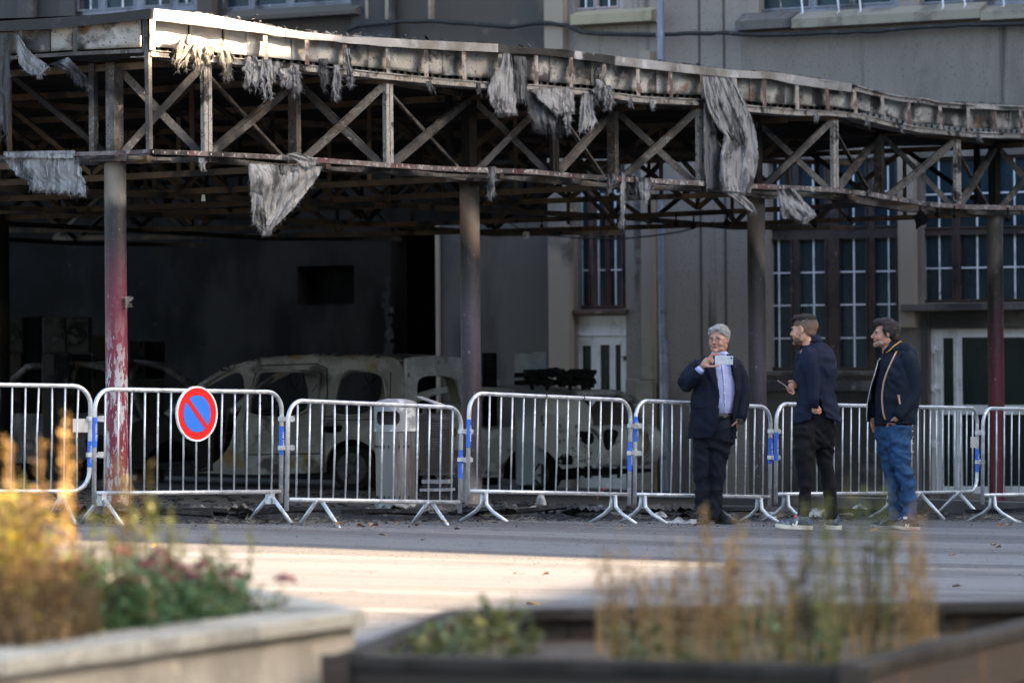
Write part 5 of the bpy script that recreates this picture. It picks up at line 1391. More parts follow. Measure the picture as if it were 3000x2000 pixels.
def shoe(f, heel, toe, Lw=.048, mats=None, sole=.028, label=None, hh=1.0, solem=None, name='shoe'):
    """heel and toe: (px, dy) on the ground"""
    a = PX(heel[0], 1000, f.Y+heel[1]); b = PX(toe[0], 1000, f.Y+toe[1]); a.z = gz(a.x, a.y); b.z = gz(b.x, b.y)
    d = b-a; L = d.length; ex = d.normalized(); ey = Vector((-ex.y, ex.x, 0))
    st = [(0, .55, .050), (.06, .72, .078), (.2, .78, .098), (.34, .80, .102), (.46, .82, .082), (.6, .95, .066), (.78, 1.0, .052), (.92, .82, .040), (1.0, .40, .026)]
    mb = MB(); n = 16; vs = []; fs = []
    for t, w_, h in st:
        for j in range(n):
            an = 2*pi*j/n; y = cos(an)*Lw*w_; z = sin(an); zz = sole-.006 + (z*h*hh if z > 0 else 0) + (0 if z > 0 else 0)
            if z <= 0: y = cos(an)*Lw*w_; zz = sole-.008
            vs.append(a+ex*(L*t)+ey*y+Vector((0, 0, zz)))
    for i in range(len(st)-1):
        for j in range(n): fs.append((i*n+j, i*n+(j+1) % n, (i+1)*n+(j+1) % n, (i+1)*n+j))
    fs += [tuple(range(n)), tuple((len(st)-1)*n+j for j in reversed(range(n)))]
    mb.add(vs, fs); o = mk(name, mb, mats[0], f.t, smooth=True, label=label)
    mb = MB(); out = [(-.01, .62), (.1, .84), (.3, .84), (.5, .86), (.75, 1.06), (.93, .92), (1.02, .45)]
    P = [(t*L, w_*Lw) for t, w_ in out]+[(t*L, -w_*Lw) for t, w_ in reversed(out)]
    mb.plate([P], lambda x, y, z: a+ex*x+ey*y+Vector((0, 0, z+(.012*max(0, (x/L-.8))/.2))), 0.0, sole); mk('sole', mb, mats[1], o)
    return o, (a, ex, ey, L)
def mark(f, strokes, m, parent, name, dy, w_=.010):
    mb = MB()
    for (x0, y0, x1, y1) in strokes: mb.bar(f.p(x0, y0, dy), f.p(x1, y1, dy), .006, w_, up=(0, 1, 0)) if False else mb.plate([[(0, -.5), (1, -.5), (1, .5), (0, .5)]], (lambda A, B: (lambda a, b, d: A.lerp(B, a)+(Vector((0, 1, 0)).cross((B-A).normalized()))*(b*w_)+Vector((0, d, 0))))(f.p(x0, y0, dy), f.p(x1, y1, dy)), 0, .004)
    return mk(name, mb, m, parent)
S_skin1 = skin('skin_ruddy', '#b48c7c', '#b07868'); S_skin2 = skin('skin_fair', '#c2917c', '#b67c69'); S_skin3 = skin('skin_pinkish', '#b48876', '#ab7565')
M_lip = MT('lips_rose', '#8f4f48', rough=.5)
M_navy1 = fabric('wool_navy', '#101829', '#0b111f'); M_navy1t = fabric('trouser_navy', '#141a26', '#0e121b'); M_shirt = fabric('shirt_striped', '#b9bfe0', '#a9b0d4', stripes=('#8790c4', 26))
M_navy2 = fabric('blazer_navy', '#151d33', '#0f1527'); M_blk2 = fabric('trouser_black', '#0d0f15', '#090a0f')
M_navy3 = fabric('fleece_navy', '#0c1a2b', '#091421'); M_polo3 = fabric('polo_midnight', '#141527', '#0e0f1d'); M_denim = fabric('denim_blue', '#2e5078', '#1d3756')
M_leather = MT('leather_dark', (.02, .016, .014), [((.05, .04, .035), 30, .5, .7)], rough=.35)
M_metal = MT('spectacle_metal', (.10, .09, .08), rough=.3, metal=.8)
# ---------------------------------------------------------------- man with the raised phone
f = Fig(2090, 1533, 'person', 'grey haired man in navy suit and pale shirt holding up a white phone'); f1 = f
M1 = head_matrix(f, 2107, 1034, .02, radians(27), .02, 1.05)
mb = MB(); head(mb, M1, jowl=1.24)
f.loft(mb, [(2100, 1046, .04, 30, 20), (2098, 1064, .04, 52, 24), (2098, 1100, .03, 64, 32), (2098, 1160, .02, 60, 36), (2098, 1220, .02, 56, 34), (2098, 1270, .02, 55, 32)])
f.loft(mb, [(2044, 1076, .02, 10), (2018, 1097, .0, 13), (2004, 1124, -.04, 13), (2026, 1106, -.16, 11), (2054, 1079, -.26, 8), (2060, 1072, -.27, 8)])
f.loft(mb, [(2055, 1077, -.26, 8, 7), (2062, 1069, -.27, 10, 8), (2070, 1060, -.275, 12, 8), (2077, 1052, -.28, 10, 7)], 14)
for P in ([(2074, 1052), (2082, 1040), (2091, 1035), (2102, 1037), (2109, 1040)], [(2076, 1056), (2082, 1046), (2091, 1038), (2099, 1043), (2103, 1049)], [(2074, 1058), (2080, 1046), (2086, 1047), (2091, 1060)], [(2072, 1060), (2078, 1052), (2084, 1055), (2088, 1065)]):
    f.loft(mb, [(x, y, -.285-.012*(i > 0), 3.3-.2*i) for i, (x, y) in enumerate(P)], 10)
f.loft(mb, [(2064, 1070, -.28, 5), (2076, 1073, -.30, 4.2), (2090, 1073, -.31, 3.6), (2101, 1072, -.315, 3.4), (2108, 1070, -.315, 3)], 10)
f.loft(mb, [(2156, 1080, .02, 10), (2174, 1112, .03, 13), (2178, 1150, .02, 13), (2174, 1195, -.03, 10), (2168, 1226, -.07, 8), (2160, 1238, -.07, 10, 8), (2150, 1249, -.05, 11, 8)])
for k in range(4): f.loft(mb, [(2154-4*k, 1243, -.06, 3.2), (2146-4*k, 1255, -.04, 3.2), (2138-4*k, 1268, -.02, 3)], 8)
f.loft(mb, [(2160, 1236, -.10, 3.4), (2150, 1242, -.11, 3.2), (2144, 1248, -.10, 3)], 8)
f.loft(mb, [(2068, 1262, .0, 26), (2058, 1340, .0, 20), (2055, 1400, -.01, 16), (2056, 1450, .0, 15), (2057, 1520, -.01, 11)]); f.loft(mb, [(2118, 1262, .0, 26), (2107, 1340, .0, 20), (2100, 1400, .01, 16), (2098, 1450, .02, 15), (2098, 1520, .01, 11)])
o = mk('body', mb, S_skin1, f.t); remesh(o, .0048, 3)
face_parts(f, M1, o, hairm('brow_grey', '#8a8078', '#6e655f'), M_lip)
mb = MB(); E = lambda c, r: ell(mb, c, r, M1, 18, 12)
E((-.028, 0, .158), (.090, .083, .084)); E((-.02, 0, .19), (.082, .073, .055)); E((.036, .020, .209), (.050, .048, .026)); E((.055, -.035, .197), (.030, .030, .024)); E((.052, .045, .190), (.026, .026, .026))
for s in (-1, 1): E((-.012, .076*s, .165), (.040, .012, .028)); E((.028, .069*s, .170), (.028, .012, .026))
E((-.07, 0, .12), (.042, .060, .050))
o = mk('hair', mb, hairm('hair_silver', '#bdbbb6', '#8a8884', 70), f.t); remesh(o, .005, 4, .0018, (30, 30, 14), 3); strands(f, o, M1, 2600, .026, o.data.materials[0], (-.5, .35, -.75), 1)
# spectacles
mb = MB()
for s in (1, -1):
    c = Vector((.104, .034*s, .113)); P = [M1 @ (c+Vector((-.012*abs(sin(a))*0, .0215*cos(a), .019*sin(a)))+Vector((-.25*max(0, .0215*cos(a)*s), 0, 0))) for a in [k*pi/8 for k in range(17)]]
    mb.tube(P, .0016, 6)
    mb.tube([M1 @ Vector(q) for q in ((.100, .056*s, .117), (.05, .078*s, .119), (-.01, .084*s, .116))], .0016, 6)
mb.tube([M1 @ Vector(q) for q in ((.105, .013, .116), (.110, 0, .118), (.105, -.013, .116))], .0016, 6); mk('spectacles', mb, M_metal, f.t, smooth=True)
# shirt
rs1 = [(1030, 2088, 2130, .05, 20), (1042, 2076, 2138, .03, 23), (1056, 2050, 2158, .02, 30), (1080, 2044, 2164, .0, 38), (1130, 2046, 2162, -.005, 43), (1175, 2046, 2156, -.01, 45), (1196, 2050, 2150, -.005, 43), (1212, 2054, 2146, .0, 38)]
mb = MB(); rows_shell(f, mb, rs1, 90); cloth(f, 'shirt', mb, M_shirt, .003, .005, (8, 8, 5), 2)
mb = MB(); f.loft(mb, [(2110, 1033, .04, 19, 19), (2109, 1040, .03, 24, 22), (2106, 1050, .0, 29, 24)], 26); cloth(f, 'shirt_collar', mb, M_shirt, 0, .001)
mb = MB(); applique(f, mb, rs1, [(2112, 1062), (2119, 1120), (2122, 1170), (2120, 1212)], [(2117, 1062), (2124, 1120), (2127, 1170), (2125, 1212)], 20, 2, 1.2); cloth(f, 'button_placket', mb, M_shirt, .003, 0)
for y in (1080, 1100, 1125, 1150, 1176):
    c, d = surf_dy(rs1, 2121, y); mb = MB(); ell(mb, (0, 0, 0), (.006, .003, .006), Matrix.Translation(f.p(2118+(y-1060)*.05, y, c-(d+2.8)*f.k)), 8, 5); mk('button', mb, MT('button_pearl', (.8, .8, .85), rough=.3), f.t)
c, d = surf_dy(rs1, 2149, 1110); mb = MB(); mb.bar(f.p(2145, 1108.6, c-(d+2)*f.k), f.p(2153, 1109.2, c-(d)*f.k-.02), .004, .006); mk('chest_logo', mb, M_leather, f.t)
# belt and trousers
mb = MB(); f.loft(mb, [(2100, 1210, .0, 49, 42), (2100, 1225, .0, 51, 43)], 40); cloth(f, 'belt', mb, M_leather, 0, 0)
mb = MB(); mb.box(f.p(2124, 1217, -.135), .035, .01, .034); mk('belt_buckle', mb, M_metal, f.t)
mb = MB()
f.loft(mb, [(2101, 1222, .0, 52, 42), (2103, 1250, .0, 56, 44), (2098, 1285, .0, 56, 42), (2090, 1312, .0, 42, 34)], 26)
f.loft(mb, [(2066, 1270, .0, 34, 34), (2060, 1320, .0, 29, 29), (2056, 1370, -.01, 25, 25), (2055, 1420, -.01, 22, 23), (2056, 1470, .0, 20, 22), (2056, 1505, .0, 20, 23), (2057, 1521, -.01, 22, 25)], 24)
f.loft(mb, [(2122, 1240, .0, 36, 38), (2117, 1290, .0, 32, 34), (2106, 1345, .0, 26, 28), (2101, 1395, .01, 23, 25), (2098, 1440, .02, 21, 23), (2096, 1485, .02, 19, 22), (2098, 1521, .01, 20, 24)], 24)
o = mk('trousers', mb, M_navy1t, f.t); remesh(o, .009, 3, .010, (5, 5, 6), 5)
# jacket
rj1 = [(1034, 2078, 2134, .04, 24), (1044, 2062, 2148, .03, 29), (1054, 2036, 2168, .02, 36), (1066, 2024, 2177, .01, 42), (1095, 2022, 2178, .0, 47), (1140, 2028, 2174, -.01, 51), (1190, 2024, 2166, -.01, 52), (1230, 2019, 2162, -.005, 51), (1284, 2013, 2158, .0, 49)]
op = [(2093, 1020), (2091, 1046), (2096, 1080), (2103, 1120), (2107, 1155), (2106, 1209), (2101, 1250), (2090, 1276), (2080, 1300), (2146, 1305), (2147, 1240), (2150, 1205), (2155, 1150), (2152, 1110), (2142, 1070), (2132, 1045), (2128, 1020)]
mb = MB(); rows_shell(f, mb, rj1, 150, 8, op)
f.loft(mb, [(2050, 1064, .02, 16, 22), (2038, 1074, .01, 22, 25), (2018, 1102, -.02, 23, 24), (2007, 1122, -.05, 24, 25), (2010, 1126, -.10, 23, 22), (2026, 1110, -.17, 21, 19), (2040, 1096, -.22, 18, 16), (2050, 1086, -.25, 16, 15)], 26)
f.loft(mb, [(2152, 1066, .02, 15, 22), (2162, 1078, .02, 19, 25), (2174, 1110, .03, 19, 22), (2179, 1145, .02, 20, 22), (2178, 1185, -.02, 18, 19), (2172, 1215, -.05, 16, 17), (2169, 1229, -.07, 15, 16)], 26)
cloth(f, 'jacket', mb, M_navy1, .007, .008, (6, 6, 4), 8)
mb = MB(); applique(f, mb, rj1, [(2078, 1040), (2064, 1064), (2072, 1088), (2088, 1122), (2106, 1158)], [(2094, 1034), (2094, 1062), (2098, 1088), (2103, 1122), (2108, 1158)], 18, 5, 2.5); cloth(f, 'lapel', mb, M_navy1, .006, 0)
mb = MB(); applique(f, mb, rj1, [(2130, 1038), (2137, 1058), (2147, 1082), (2153, 1110), (2156, 1150)], [(2140, 1040), (2160, 1062), (2163, 1084), (2165, 1110), (2159, 1150)], 18, 5, 2.5); cloth(f, 'lapel', mb, M_navy1, .006, 0)
mb = MB(); applique(f, mb, rj1, [(2026, 1188), (2026, 1193)], [(2064, 1190), (2064, 1195)], 2, 6, 2.2); cloth(f, 'pocket_flap', mb, M_navy1t, .005, 0)
c, d = surf_dy(rj1, 2155, 1075); mb = MB(); q = f.p(2154, 1075, c-(d+4)*f.k); mb.tube([q+Vector((-.008, 0, -.018)), q+Vector((.004, 0, .008)), q+Vector((0, 0, .014)), q+Vector((-.004, 0, .008)), q+Vector((.008, 0, -.018))], .0028, 5); mk('ribbon_pin', mb, MT('ribbon_pink', (.6, .12, .2), rough=.5), f.t)
mb = MB(); f.loft(mb, [(2046, 1089, -.255, 14, 13), (2056, 1078, -.262, 11.5, 11)], 20); cloth(f, 'shirt_cuff', mb, M_shirt, 0, .001)
mb = MB(); P = [f.p(2058+9*cos(a)*.75, 1074+9*cos(a)*.65, -.265-.026*sin(a)) for a in [k*pi/8 for k in range(17)]]; mb.tube(P, .005, 6); mk('bracelet', mb, MT('bracelet_olive', (.10, .11, .04), rough=.6), f.t)
mb = MB(); f.loft(mb, [(2171, 1229, -.075, 11, 11), (2167, 1238, -.085, 11, 11)], 16); mb.box(f.p(2170, 1236, -.13), .05, .014, .042, rz=.3); mk('wristwatch', mb, M_leather, f.t)
M_shoeb = (M_leather, MT('sole_black', (.015, .014, .013), rough=.6))
shoe(f, (2062, .06), (2050, -.22), .050, M_shoeb); shoe(f, (2098, .08), (2144, -.16), .050, M_shoeb)
# the phone
M = Matrix.Translation(f.p(2121, 1055, -.31)) @ Matrix.Rotation(.03, 4, 'Y') @ Matrix.Rotation(-.12, 4, 'Z')
tp = thing('smartphone', M.translation, 0, 'white smartphone held sideways by the grey haired man', 'phone', M=M)
mb = MB(); mb.box((0, 0, 0), .160, .009, .078); mk('case', mb, MT('phone_white', (.52, .55, .62), [((.44, .47, .54), 12, .5, .65)], rough=.25), tp, local=True, bevel=.004)
mb = MB(); mb.tube([(.066, -.0045, .021), (.066, -.0065, .021)], .0085, 16); mk('camera_lens', mb, MT('lens_black', (.005, .005, .006), rough=.1), tp, local=True)
mb = MB(); mb.box((.052, -.0047, 0), .001, .001, .074); mk('edge_line', mb, M_metal, tp, local=True)
# ---------------------------------------------------------------- man seen from behind with a phone
f = Fig(2362, 1549, 'person', 'young man with faded haircut and navy blazer, back half turned, looking at a phone'); f2 = f
M2h = head_matrix(f, 2359, 1010, .02, radians(114), .06, 1.13)
mb = MB(); head(mb, M2h, jowl=1.0)
f.loft(mb, [(2378, 1000, .03, 18, 18), (2382, 1022, .03, 40, 24), (2390, 1050, .02, 46, 30), (2393, 1110, .02, 46, 32), (2392, 1170, .02, 44, 32), (2388, 1240, .02, 48, 32)])
f.loft(mb, [(2368, 1044, -.10, 17), (2372, 1075, -.12, 15), (2384, 1105, -.12, 12), (2382, 1150, -.14, 10), (2384, 1190, -.15, 8), (2388, 1203, -.15, 10, 6), (2394, 1207, -.15, 8, 6)])
for k, P in enumerate(([(2392, 1196), (2399, 1190), (2401, 1196)], [(2394, 1200), (2402, 1196), (2406, 1200)], [(2393, 1204), (2402, 1203), (2405, 1208)], [(2390, 1208), (2399, 1209), (2403, 1212)])): f.loft(mb, [(x, y, -.16, 3.4) for x, y in P], 8)
f.loft(mb, [(2385, 1204, -.17, 3.6), (2394, 1200, -.19, 3.3), (2400, 1203, -.19, 3)], 8)
# far arm and the hand under the phone
f.loft(mb, [(2347, 1062, .18, 11), (2341, 1092, .18, 12), (2345, 1128, .14, 11), (2334, 1132, .04, 8), (2328, 1131, .0, 8, 8), (2320, 1130, -.03, 11, 8), (2312, 1132, -.04, 9, 6)])
for P in ([(2314, 1128), (2308, 1138), (2303, 1137)], [(2316, 1132), (2312, 1145), (2307, 1143)], [(2319, 1136), (2316, 1150), (2311, 1150)], [(2322, 1138), (2326, 1152), (2320, 1155)]):
    f.loft(mb, [(x, y, -.045-.01*i, 3.3) for i, (x, y) in enumerate(P)], 8)
f.loft(mb, [(2330, 1124, -.02, 4), (2322, 1116, -.05, 3.6), (2314, 1116, -.06, 3.4), (2309, 1118, -.06, 3)], 8)
f.loft(mb, [(2366, 1240, -.02, 26), (2357, 1300, -.06, 22), (2354, 1350, -.08, 18), (2358, 1430, -.05, 14), (2354, 1528, -.04, 10)]); f.loft(mb, [(2412, 1240, .03, 26), (2415, 1300, .06, 22), (2415, 1345, .08, 18), (2431, 1430, .095, 14), (2438, 1528, .10, 10)])
o = mk('body', mb, S_skin2, f.t); remesh(o, .0048, 3)
face_parts(f, M2h, o, hairm('brow_dark', '#2a211c', '#1a1512'), M_lip, eyes=(1, -1))
mb = MB(); E = lambda c, r: ell(mb, c, r, M2h, 18, 12)
E((-.014, 0, .192), (.088, .066, .046)); E((.042, 0, .206), (.050, .052, .026)); E((.070, 0, .200), (.026, .042, .018))
o = mk('hair', mb, hairm('hair_black_brown', '#15110f', '#2a221e'), f.t); remesh(o, .005, 3, .002, (45, 45, 24), 3); strands(f, o, M2h, 2200, .016, o.data.materials[0], (.4, 0, .5), 2, lift=.6)
mb = MB(); E = lambda c, r: ell(mb, c, r, M2h, 20, 12)
E((-.030, 0, .148), (.0855, .0775, .076)); E((-.052, 0, .105), (.044, .060, .050)); E((.005, 0, .165), (.075, .0765, .05))
o = mk('faded_hair', mb, hairm('hair_fade', '#8b6d5e', '#7a6053', 200, '#2c2420'), f.t); remesh(o, .005, 2)
mb = MB(); E = lambda c, r: ell(mb, c, r, M2h, 14, 9)
E((.056, 0, .027), (.042, .040, .024)); 
for s in (-1, 1): E((.036, .040*s, .042), (.038, .018, .027)); E((.012, .049*s, .066), (.020, .012, .030))
E((.092, 0, .070), (.012, .026, .005))
o = mk('beard', mb, hairm('beard_brown', '#6d4c3b', '#553a2d', 160), f.t); remesh(o, .0045, 2, .002, (90, 90, 90))
rb2 = [(990, 2374, 2404, .03, 17), (1000, 2366, 2408, .03, 21), (1012, 2352, 2425, .02, 28), (1028, 2344, 2440, .01, 38), (1050, 2337, 2448, .0, 46), (1075, 2330, 2453, .0, 50), (1100, 2330, 2453, .0, 49), (1140, 2336, 2447, .0, 45), (1180, 2332, 2453, .0, 48), (1215, 2329, 2462, .0, 51), (1238, 2327, 2468, .0, 52)]
hem2 = lambda X, D, py: ((-16*max(0, 1-abs(X-2424)/44)-10*max(0, 1-abs(X-2375)/35)) if D < 0 else -6)*max(0, (py-1180)/58)
op2 = [(2398, 1158), (2402, 1170), (2412, 1195), (2422, 1225), (2430, 1260), (2372, 1260), (2376, 1222), (2388, 1205), (2396, 1190)]
mb = MB(); rows_shell(f, mb, rb2, 150, 7, op2, hem=hem2)
f.loft(mb, [(2376, 1024, -.06, 20, 22), (2370, 1044, -.10, 26, 25), (2372, 1075, -.12, 25, 24), (2382, 1100, -.12, 24, 22), (2384, 1120, -.13, 21, 20), (2382, 1155, -.15, 18, 18), (2383, 1196, -.16, 15, 15)], 26)
f.loft(mb, [(2352, 1036, .14, 20), (2340, 1070, .18, 20), (2340, 1110, .18, 18), (2348, 1130, .12, 17), (2338, 1132, .04, 14), (2334, 1132, .02, 13)], 22)
cloth(f, 'blazer', mb, M_navy2, .007, .009, (6, 6, 5), 17)
mb = MB(); f.loft(mb, [(2379, 986, .03, 20, 20), (2383, 996, .03, 24, 23), (2384, 1008, .02, 30, 27)], 26); cloth(f, 'blazer_collar', mb, M_navy2, 0, .001)
mb = MB(); f.loft(mb, [(2388, 1160, .0, 46, 30), (2388, 1215, .0, 58, 39), (2385, 1262, .0, 63, 40), (2382, 1292, .0, 56, 36), (2384, 1315, .0, 40, 30)], 26)
f.loft(mb, [(2356, 1250, -.06, 36, 36), (2359, 1300, -.07, 34, 33), (2352, 1350, -.08, 27, 27), (2356, 1395, -.07, 22, 23), (2359, 1440, -.05, 19, 20), (2356, 1485, -.04, 17, 18), (2352, 1516, -.04, 17, 20)], 24)
f.loft(mb, [(2420, 1250, .06, 34, 36), (2416, 1300, .07, 32, 32), (2414, 1345, .08, 25, 27), (2428, 1400, .09, 22, 23), (2433, 1450, .10, 20, 21), (2437, 1500, .10, 18, 19), (2438, 1520, .10, 18, 20)], 24)
o = mk('trousers', mb, M_blk2, f.t); remesh(o, .009, 3, .010, (5, 5, 6), 15)
M_sn2 = MT('sneaker_navy_grey', (.035, .05, .075), [((.13, .15, .18), 12, .5, .58)], rough=.7); M_off = MT('sole_offwhite', (.62, .60, .50), rough=.6); M_wh = MT('mark_white', (.78, .78, .74), rough=.5)
o, _ = shoe(f, (2374, -.06), (2270, -.10), .050, (M_sn2, M_off), .034)
mark(f, [(2322, 1533, 2330, 1541.5), (2336, 1525, 2331, 1541.5)], M_wh, o, 'letter_v', -.15, .016)
mb = MB(); mb.box(f.p(2331, 1512, -.08), .028, .04, .014); mk('tongue_tab', mb, MT('tab_coral', (.7, .12, .10), rough=.6), o); mb = MB(); mb.box(f.p(2371, 1529, -.09), .018, .05, .018); mk('heel_tab', mb, M_sb, o)
mb = MB(); f.loft(mb, [(2352, 1512, -.05, 12), (2350, 1524, -.05, 12)], 14); mk('sock', mb, MT('sock_lilac', (.5, .45, .6), rough=.9), f.t)
o, _ = shoe(f, (2456, .06), (2416, .14), .050, (M_sn2, M_off), .036)
M = Matrix.Translation(f.p(2301, 1128, -.06)) @ Matrix.Rotation(radians(35), 4, 'Y') @ Matrix.Rotation(radians(6), 4, 'X')
tp = thing('smartphone', M.translation, 0, 'dark screened smartphone in the hand of the young man with faded haircut', 'phone', M=M)
mb = MB(); mb.box((0, 0, -.002), .155, .075, .006); mk('case', mb, MT('phone_case_rose', (.35, .25, .24), rough=.3), tp, local=True, bevel=.002)
mb = MB(); mb.box((0, 0, .0025), .148, .069, .003); mk('screen', mb, MT('screen_black', (.01, .01, .012), rough=.08), tp, local=True)
# ---------------------------------------------------------------- man in jeans
f = Fig(2640, 1549, 'person', 'man in blue jeans and navy zip jacket with hand in pocket, looking left'); f3 = f
M3 = head_matrix(f, 2592, 1018, .02, radians(80), -.02, 1.05)
mb = MB(); head(mb, M3, jowl=1.05, nose=1.04)
f.loft(mb, [(2616, 1010, .03, 20, 18), (2622, 1034, .03, 36, 24), (2628, 1070, .02, 44, 30), (2628, 1130, .02, 46, 34), (2622, 1190, .02, 48, 34), (2616, 1245, .02, 46, 32)])
f.loft(mb, [(2656, 1058, -.08, 17), (2672, 1100, -.08, 14), (2680, 1150, -.06, 12), (2660, 1190, -.12, 11), (2634, 1216, -.155, 8), (2620, 1230, -.145, 12, 7), (2614, 1242, -.125, 11, 7)])
for k in range(4): f.loft(mb, [(2617-4.5*k, 1232, -.14, 3.3), (2613-4.5*k, 1244, -.12, 3.2), (2609-4.5*k, 1258, -.09, 3)], 8)
f.loft(mb, [(2624, 1222, -.165, 3.6), (2613, 1230, -.165, 3.3), (2606, 1236, -.15, 3)], 8)
f.loft(mb, [(2590, 1060, .18, 15), (2578, 1110, .2, 13), (2566, 1160, .18, 11), (2560, 1215, .10, 8), (2558, 1236, .06, 10, 7), (2562, 1252, .05, 10, 6)])
for k in range(4): f.loft(mb, [(2556+4*k, 1240, .05, 3.2), (2557+4*k, 1254, .05, 3.2), (2559+4*k, 1266, .06, 3)], 8)
f.loft(mb, [(2552, 1236, .04, 3.6), (2554, 1246, .02, 3.3), (2558, 1254, .02, 3)], 8)
f.loft(mb, [(2602, 1245, .04, 26), (2603, 1320, .07, 20), (2618, 1400, .09, 16), (2623, 1480, .10, 13), (2626, 1526, .10, 11)]); f.loft(mb, [(2636, 1245, -.04, 26), (2638, 1330, -.07, 20), (2652, 1400, -.07, 16), (2664, 1480, -.05, 12), (2662, 1526, -.05, 11)])
o = mk('body', mb, S_skin3, f.t); remesh(o, .0048, 3)
face_parts(f, M3, o, hairm('brow_brown', '#2d231d', '#1d1713'), M_lip)
mb = MB(); E = lambda c, r: ell(mb, c, r, M3, 18, 12)
E((-.034, 0, .152), (.094, .086, .090)); E((-.012, 0, .198), (.082, .076, .054)); E((.050, 0, .215), (.044, .055, .028)); E((.074, .0, .202), (.024, .045, .020)); E((-.075, 0, .10), (.046, .070, .060))
for s in (-1, 1): E((.008, .072*s, .160), (.032, .012, .030)); E((.020, .070*s, .128), (.009, .009, .018))
o = mk('hair', mb, hairm('hair_dark_brown', '#1c1613', '#352a24', 60), f.t); remesh(o, .005, 3, .002, (35, 35, 18), 9); strands(f, o, M3, 2600, .028, o.data.materials[0], (-.5, 0, -.7), 3, lift=.4)
mb = MB(); E = lambda c, r: ell(mb, c, r, M3, 14, 9)
E((.062, 0, .026), (.040, .042, .024)); 
for s in (-1, 1): E((.040, .044*s, .040), (.035, .018, .022))
o = mk('stubble', mb, hairm('stubble_grey', '#a98a7c', '#917668', 200), f.t); remesh(o, .0045, 2)
mb = MB()
for s in (1, -1):
    c = Vector((.088, .032*s, .222)); mb.tube([M3 @ (c+Vector((-.006*0, .019*cos(a), .013*sin(a)))) for a in [k*pi/6 for k in range(13)]], .0018, 6); mb.tube([M3 @ Vector(q) for q in ((.088, .05*s, .224), (.03, .082*s, .215), (-.02, .09*s, .20))], .0018, 6)
mk('spectacles', mb, M_metal, f.t, smooth=True)
# polo sweater
rp3 = [(1004, 2600, 2634, .03, 18), (1022, 2592, 2642, .02, 24), (1042, 2584, 2660, .01, 32), (1070, 2576, 2670, .0, 40), (1110, 2569, 2674, .0, 44), (1160, 2564, 2674, .0, 46), (1210, 2562, 2672, .0, 46), (1246, 2562, 2668, .0, 45)]
mb = MB(); rows_shell(f, mb, rp3, 90); cloth(f, 'polo_sweater', mb, M_polo3, .003, .004, (8, 8, 4), 33)
mb = MB(); P = [f.p(2596, 1033, -.06), f.p(2606, 1026, -.085), f.p(2618, 1014, -.075), f.p(2636, 1001, -.02), f.p(2640, 1000, .03)]; mb.tube(P, .006, 6); mk('collar_piping', mb, MT('piping_yellow', (.45, .25, .03), rough=.7), f.t, smooth=True)
mb = MB(); f.loft(mb, [(2618, 1004, .03, 22, 20), (2617, 1020, .02, 26, 25), (2616, 1034, .01, 30, 30)], 26); cloth(f, 'polo_collar', mb, M_navy3, 0, .001)
rj3 = [(1018, 2604, 2650, .04, 26), (1030, 2592, 2668, .03, 33), (1044, 2584, 2682, .02, 41), (1062, 2574, 2690, .01, 48), (1090, 2562, 2696, .0, 52), (1130, 2553, 2698, .0, 54), (1180, 2544, 2692, .0, 55), (1215, 2540, 2688, .0, 54), (1238, 2538, 2684, .0, 53)]
hem3 = lambda X, D, py: (6*(X-2600)/90 if D > -100 else 0)*max(0, (py-1190)/48)
op3 = [(2632, 1000), (2627, 1027), (2616, 1050), (2605, 1074), (2596, 1096), (2589, 1119), (2585, 1145), (2584, 1168), (2586, 1195), (2589, 1215), (2594, 1232), (2596, 1262), (2543, 1262), (2540, 1235), (2542, 1200), (2545, 1170), (2552, 1135), (2560, 1108), (2566, 1090), (2572, 1070), (2577, 1052), (2588, 1038), (2592, 1020)]
mb = MB(); rows_shell(f, mb, rj3, 150, 7, op3, hem=hem3)
f.loft(mb, [(2650, 1040, -.04, 24, 26), (2662, 1062, -.07, 30, 28), (2670, 1100, -.08, 29, 27), (2675, 1140, -.07, 26, 25), (2670, 1165, -.09, 24, 22), (2652, 1192, -.13, 20, 20), (2634, 1214, -.165, 17, 17), (2627, 1222, -.175, 15, 15)], 26)
f.loft(mb, [(2592, 1054, .16, 20), (2580, 1100, .2, 20), (2568, 1160, .18, 18), (2560, 1210, .10, 15), (2559, 1226, .08, 13)], 20)
cloth(f, 'zip_jacket', mb, M_navy3, .007, .010, (6, 6, 6), 41)
mb = MB(); f.loft(mb, [(2636, 1022, .03, 24, 26), (2652, 1026, .02, 24, 30), (2668, 1038, .03, 20, 34), (2680, 1056, .05, 12, 30), (2688, 1078, .06, 7, 20)], 24); o = mk('hood', mb, M_navy3, f.t); remesh(o, .008, 4, .004, (10, 10, 8))
M_tapew = MT('zip_tape_white', (.42, .40, .38), rough=.7); M_tapeo = MT('zip_tape_ochre', (.45, .22, .08), rough=.7)
Z = [(2628, 1027), (2616, 1051), (2605, 1075), (2596, 1097), (2589, 1120), (2585, 1146), (2584, 1169), (2586, 1195), (2589, 1214), (2594, 1229)]
for dx, m_, nm in ((-1.6, M_tapew, 'zip_tape'), (1.2, M_tapeo, 'zip_piping')):
    mb = MB(); P = []
    for x, y in Z: c, d = surf_dy(rj3, x+dx, y); P.append(f.p(x+dx, y, c-(d+1.8)*f.k))
    mb.tube(P, .0034, 6); mk(nm, mb, m_, f.t, smooth=True)
Z2 = [(2579, 1050), (2572, 1058), (2568, 1075), (2561, 1100), (2553, 1125), (2547, 1150), (2541, 1180), (2539, 1210), (2538, 1232)]
mb = MB(); P = []
for x, y in Z2: c, d = surf_dy(rj3, x+4, y); P.append(f.p(x, y, c-(d)*f.k-.01))
mb.tube(P, .0045, 6); mk('zip_tape', mb, M_tapew, f.t, smooth=True)
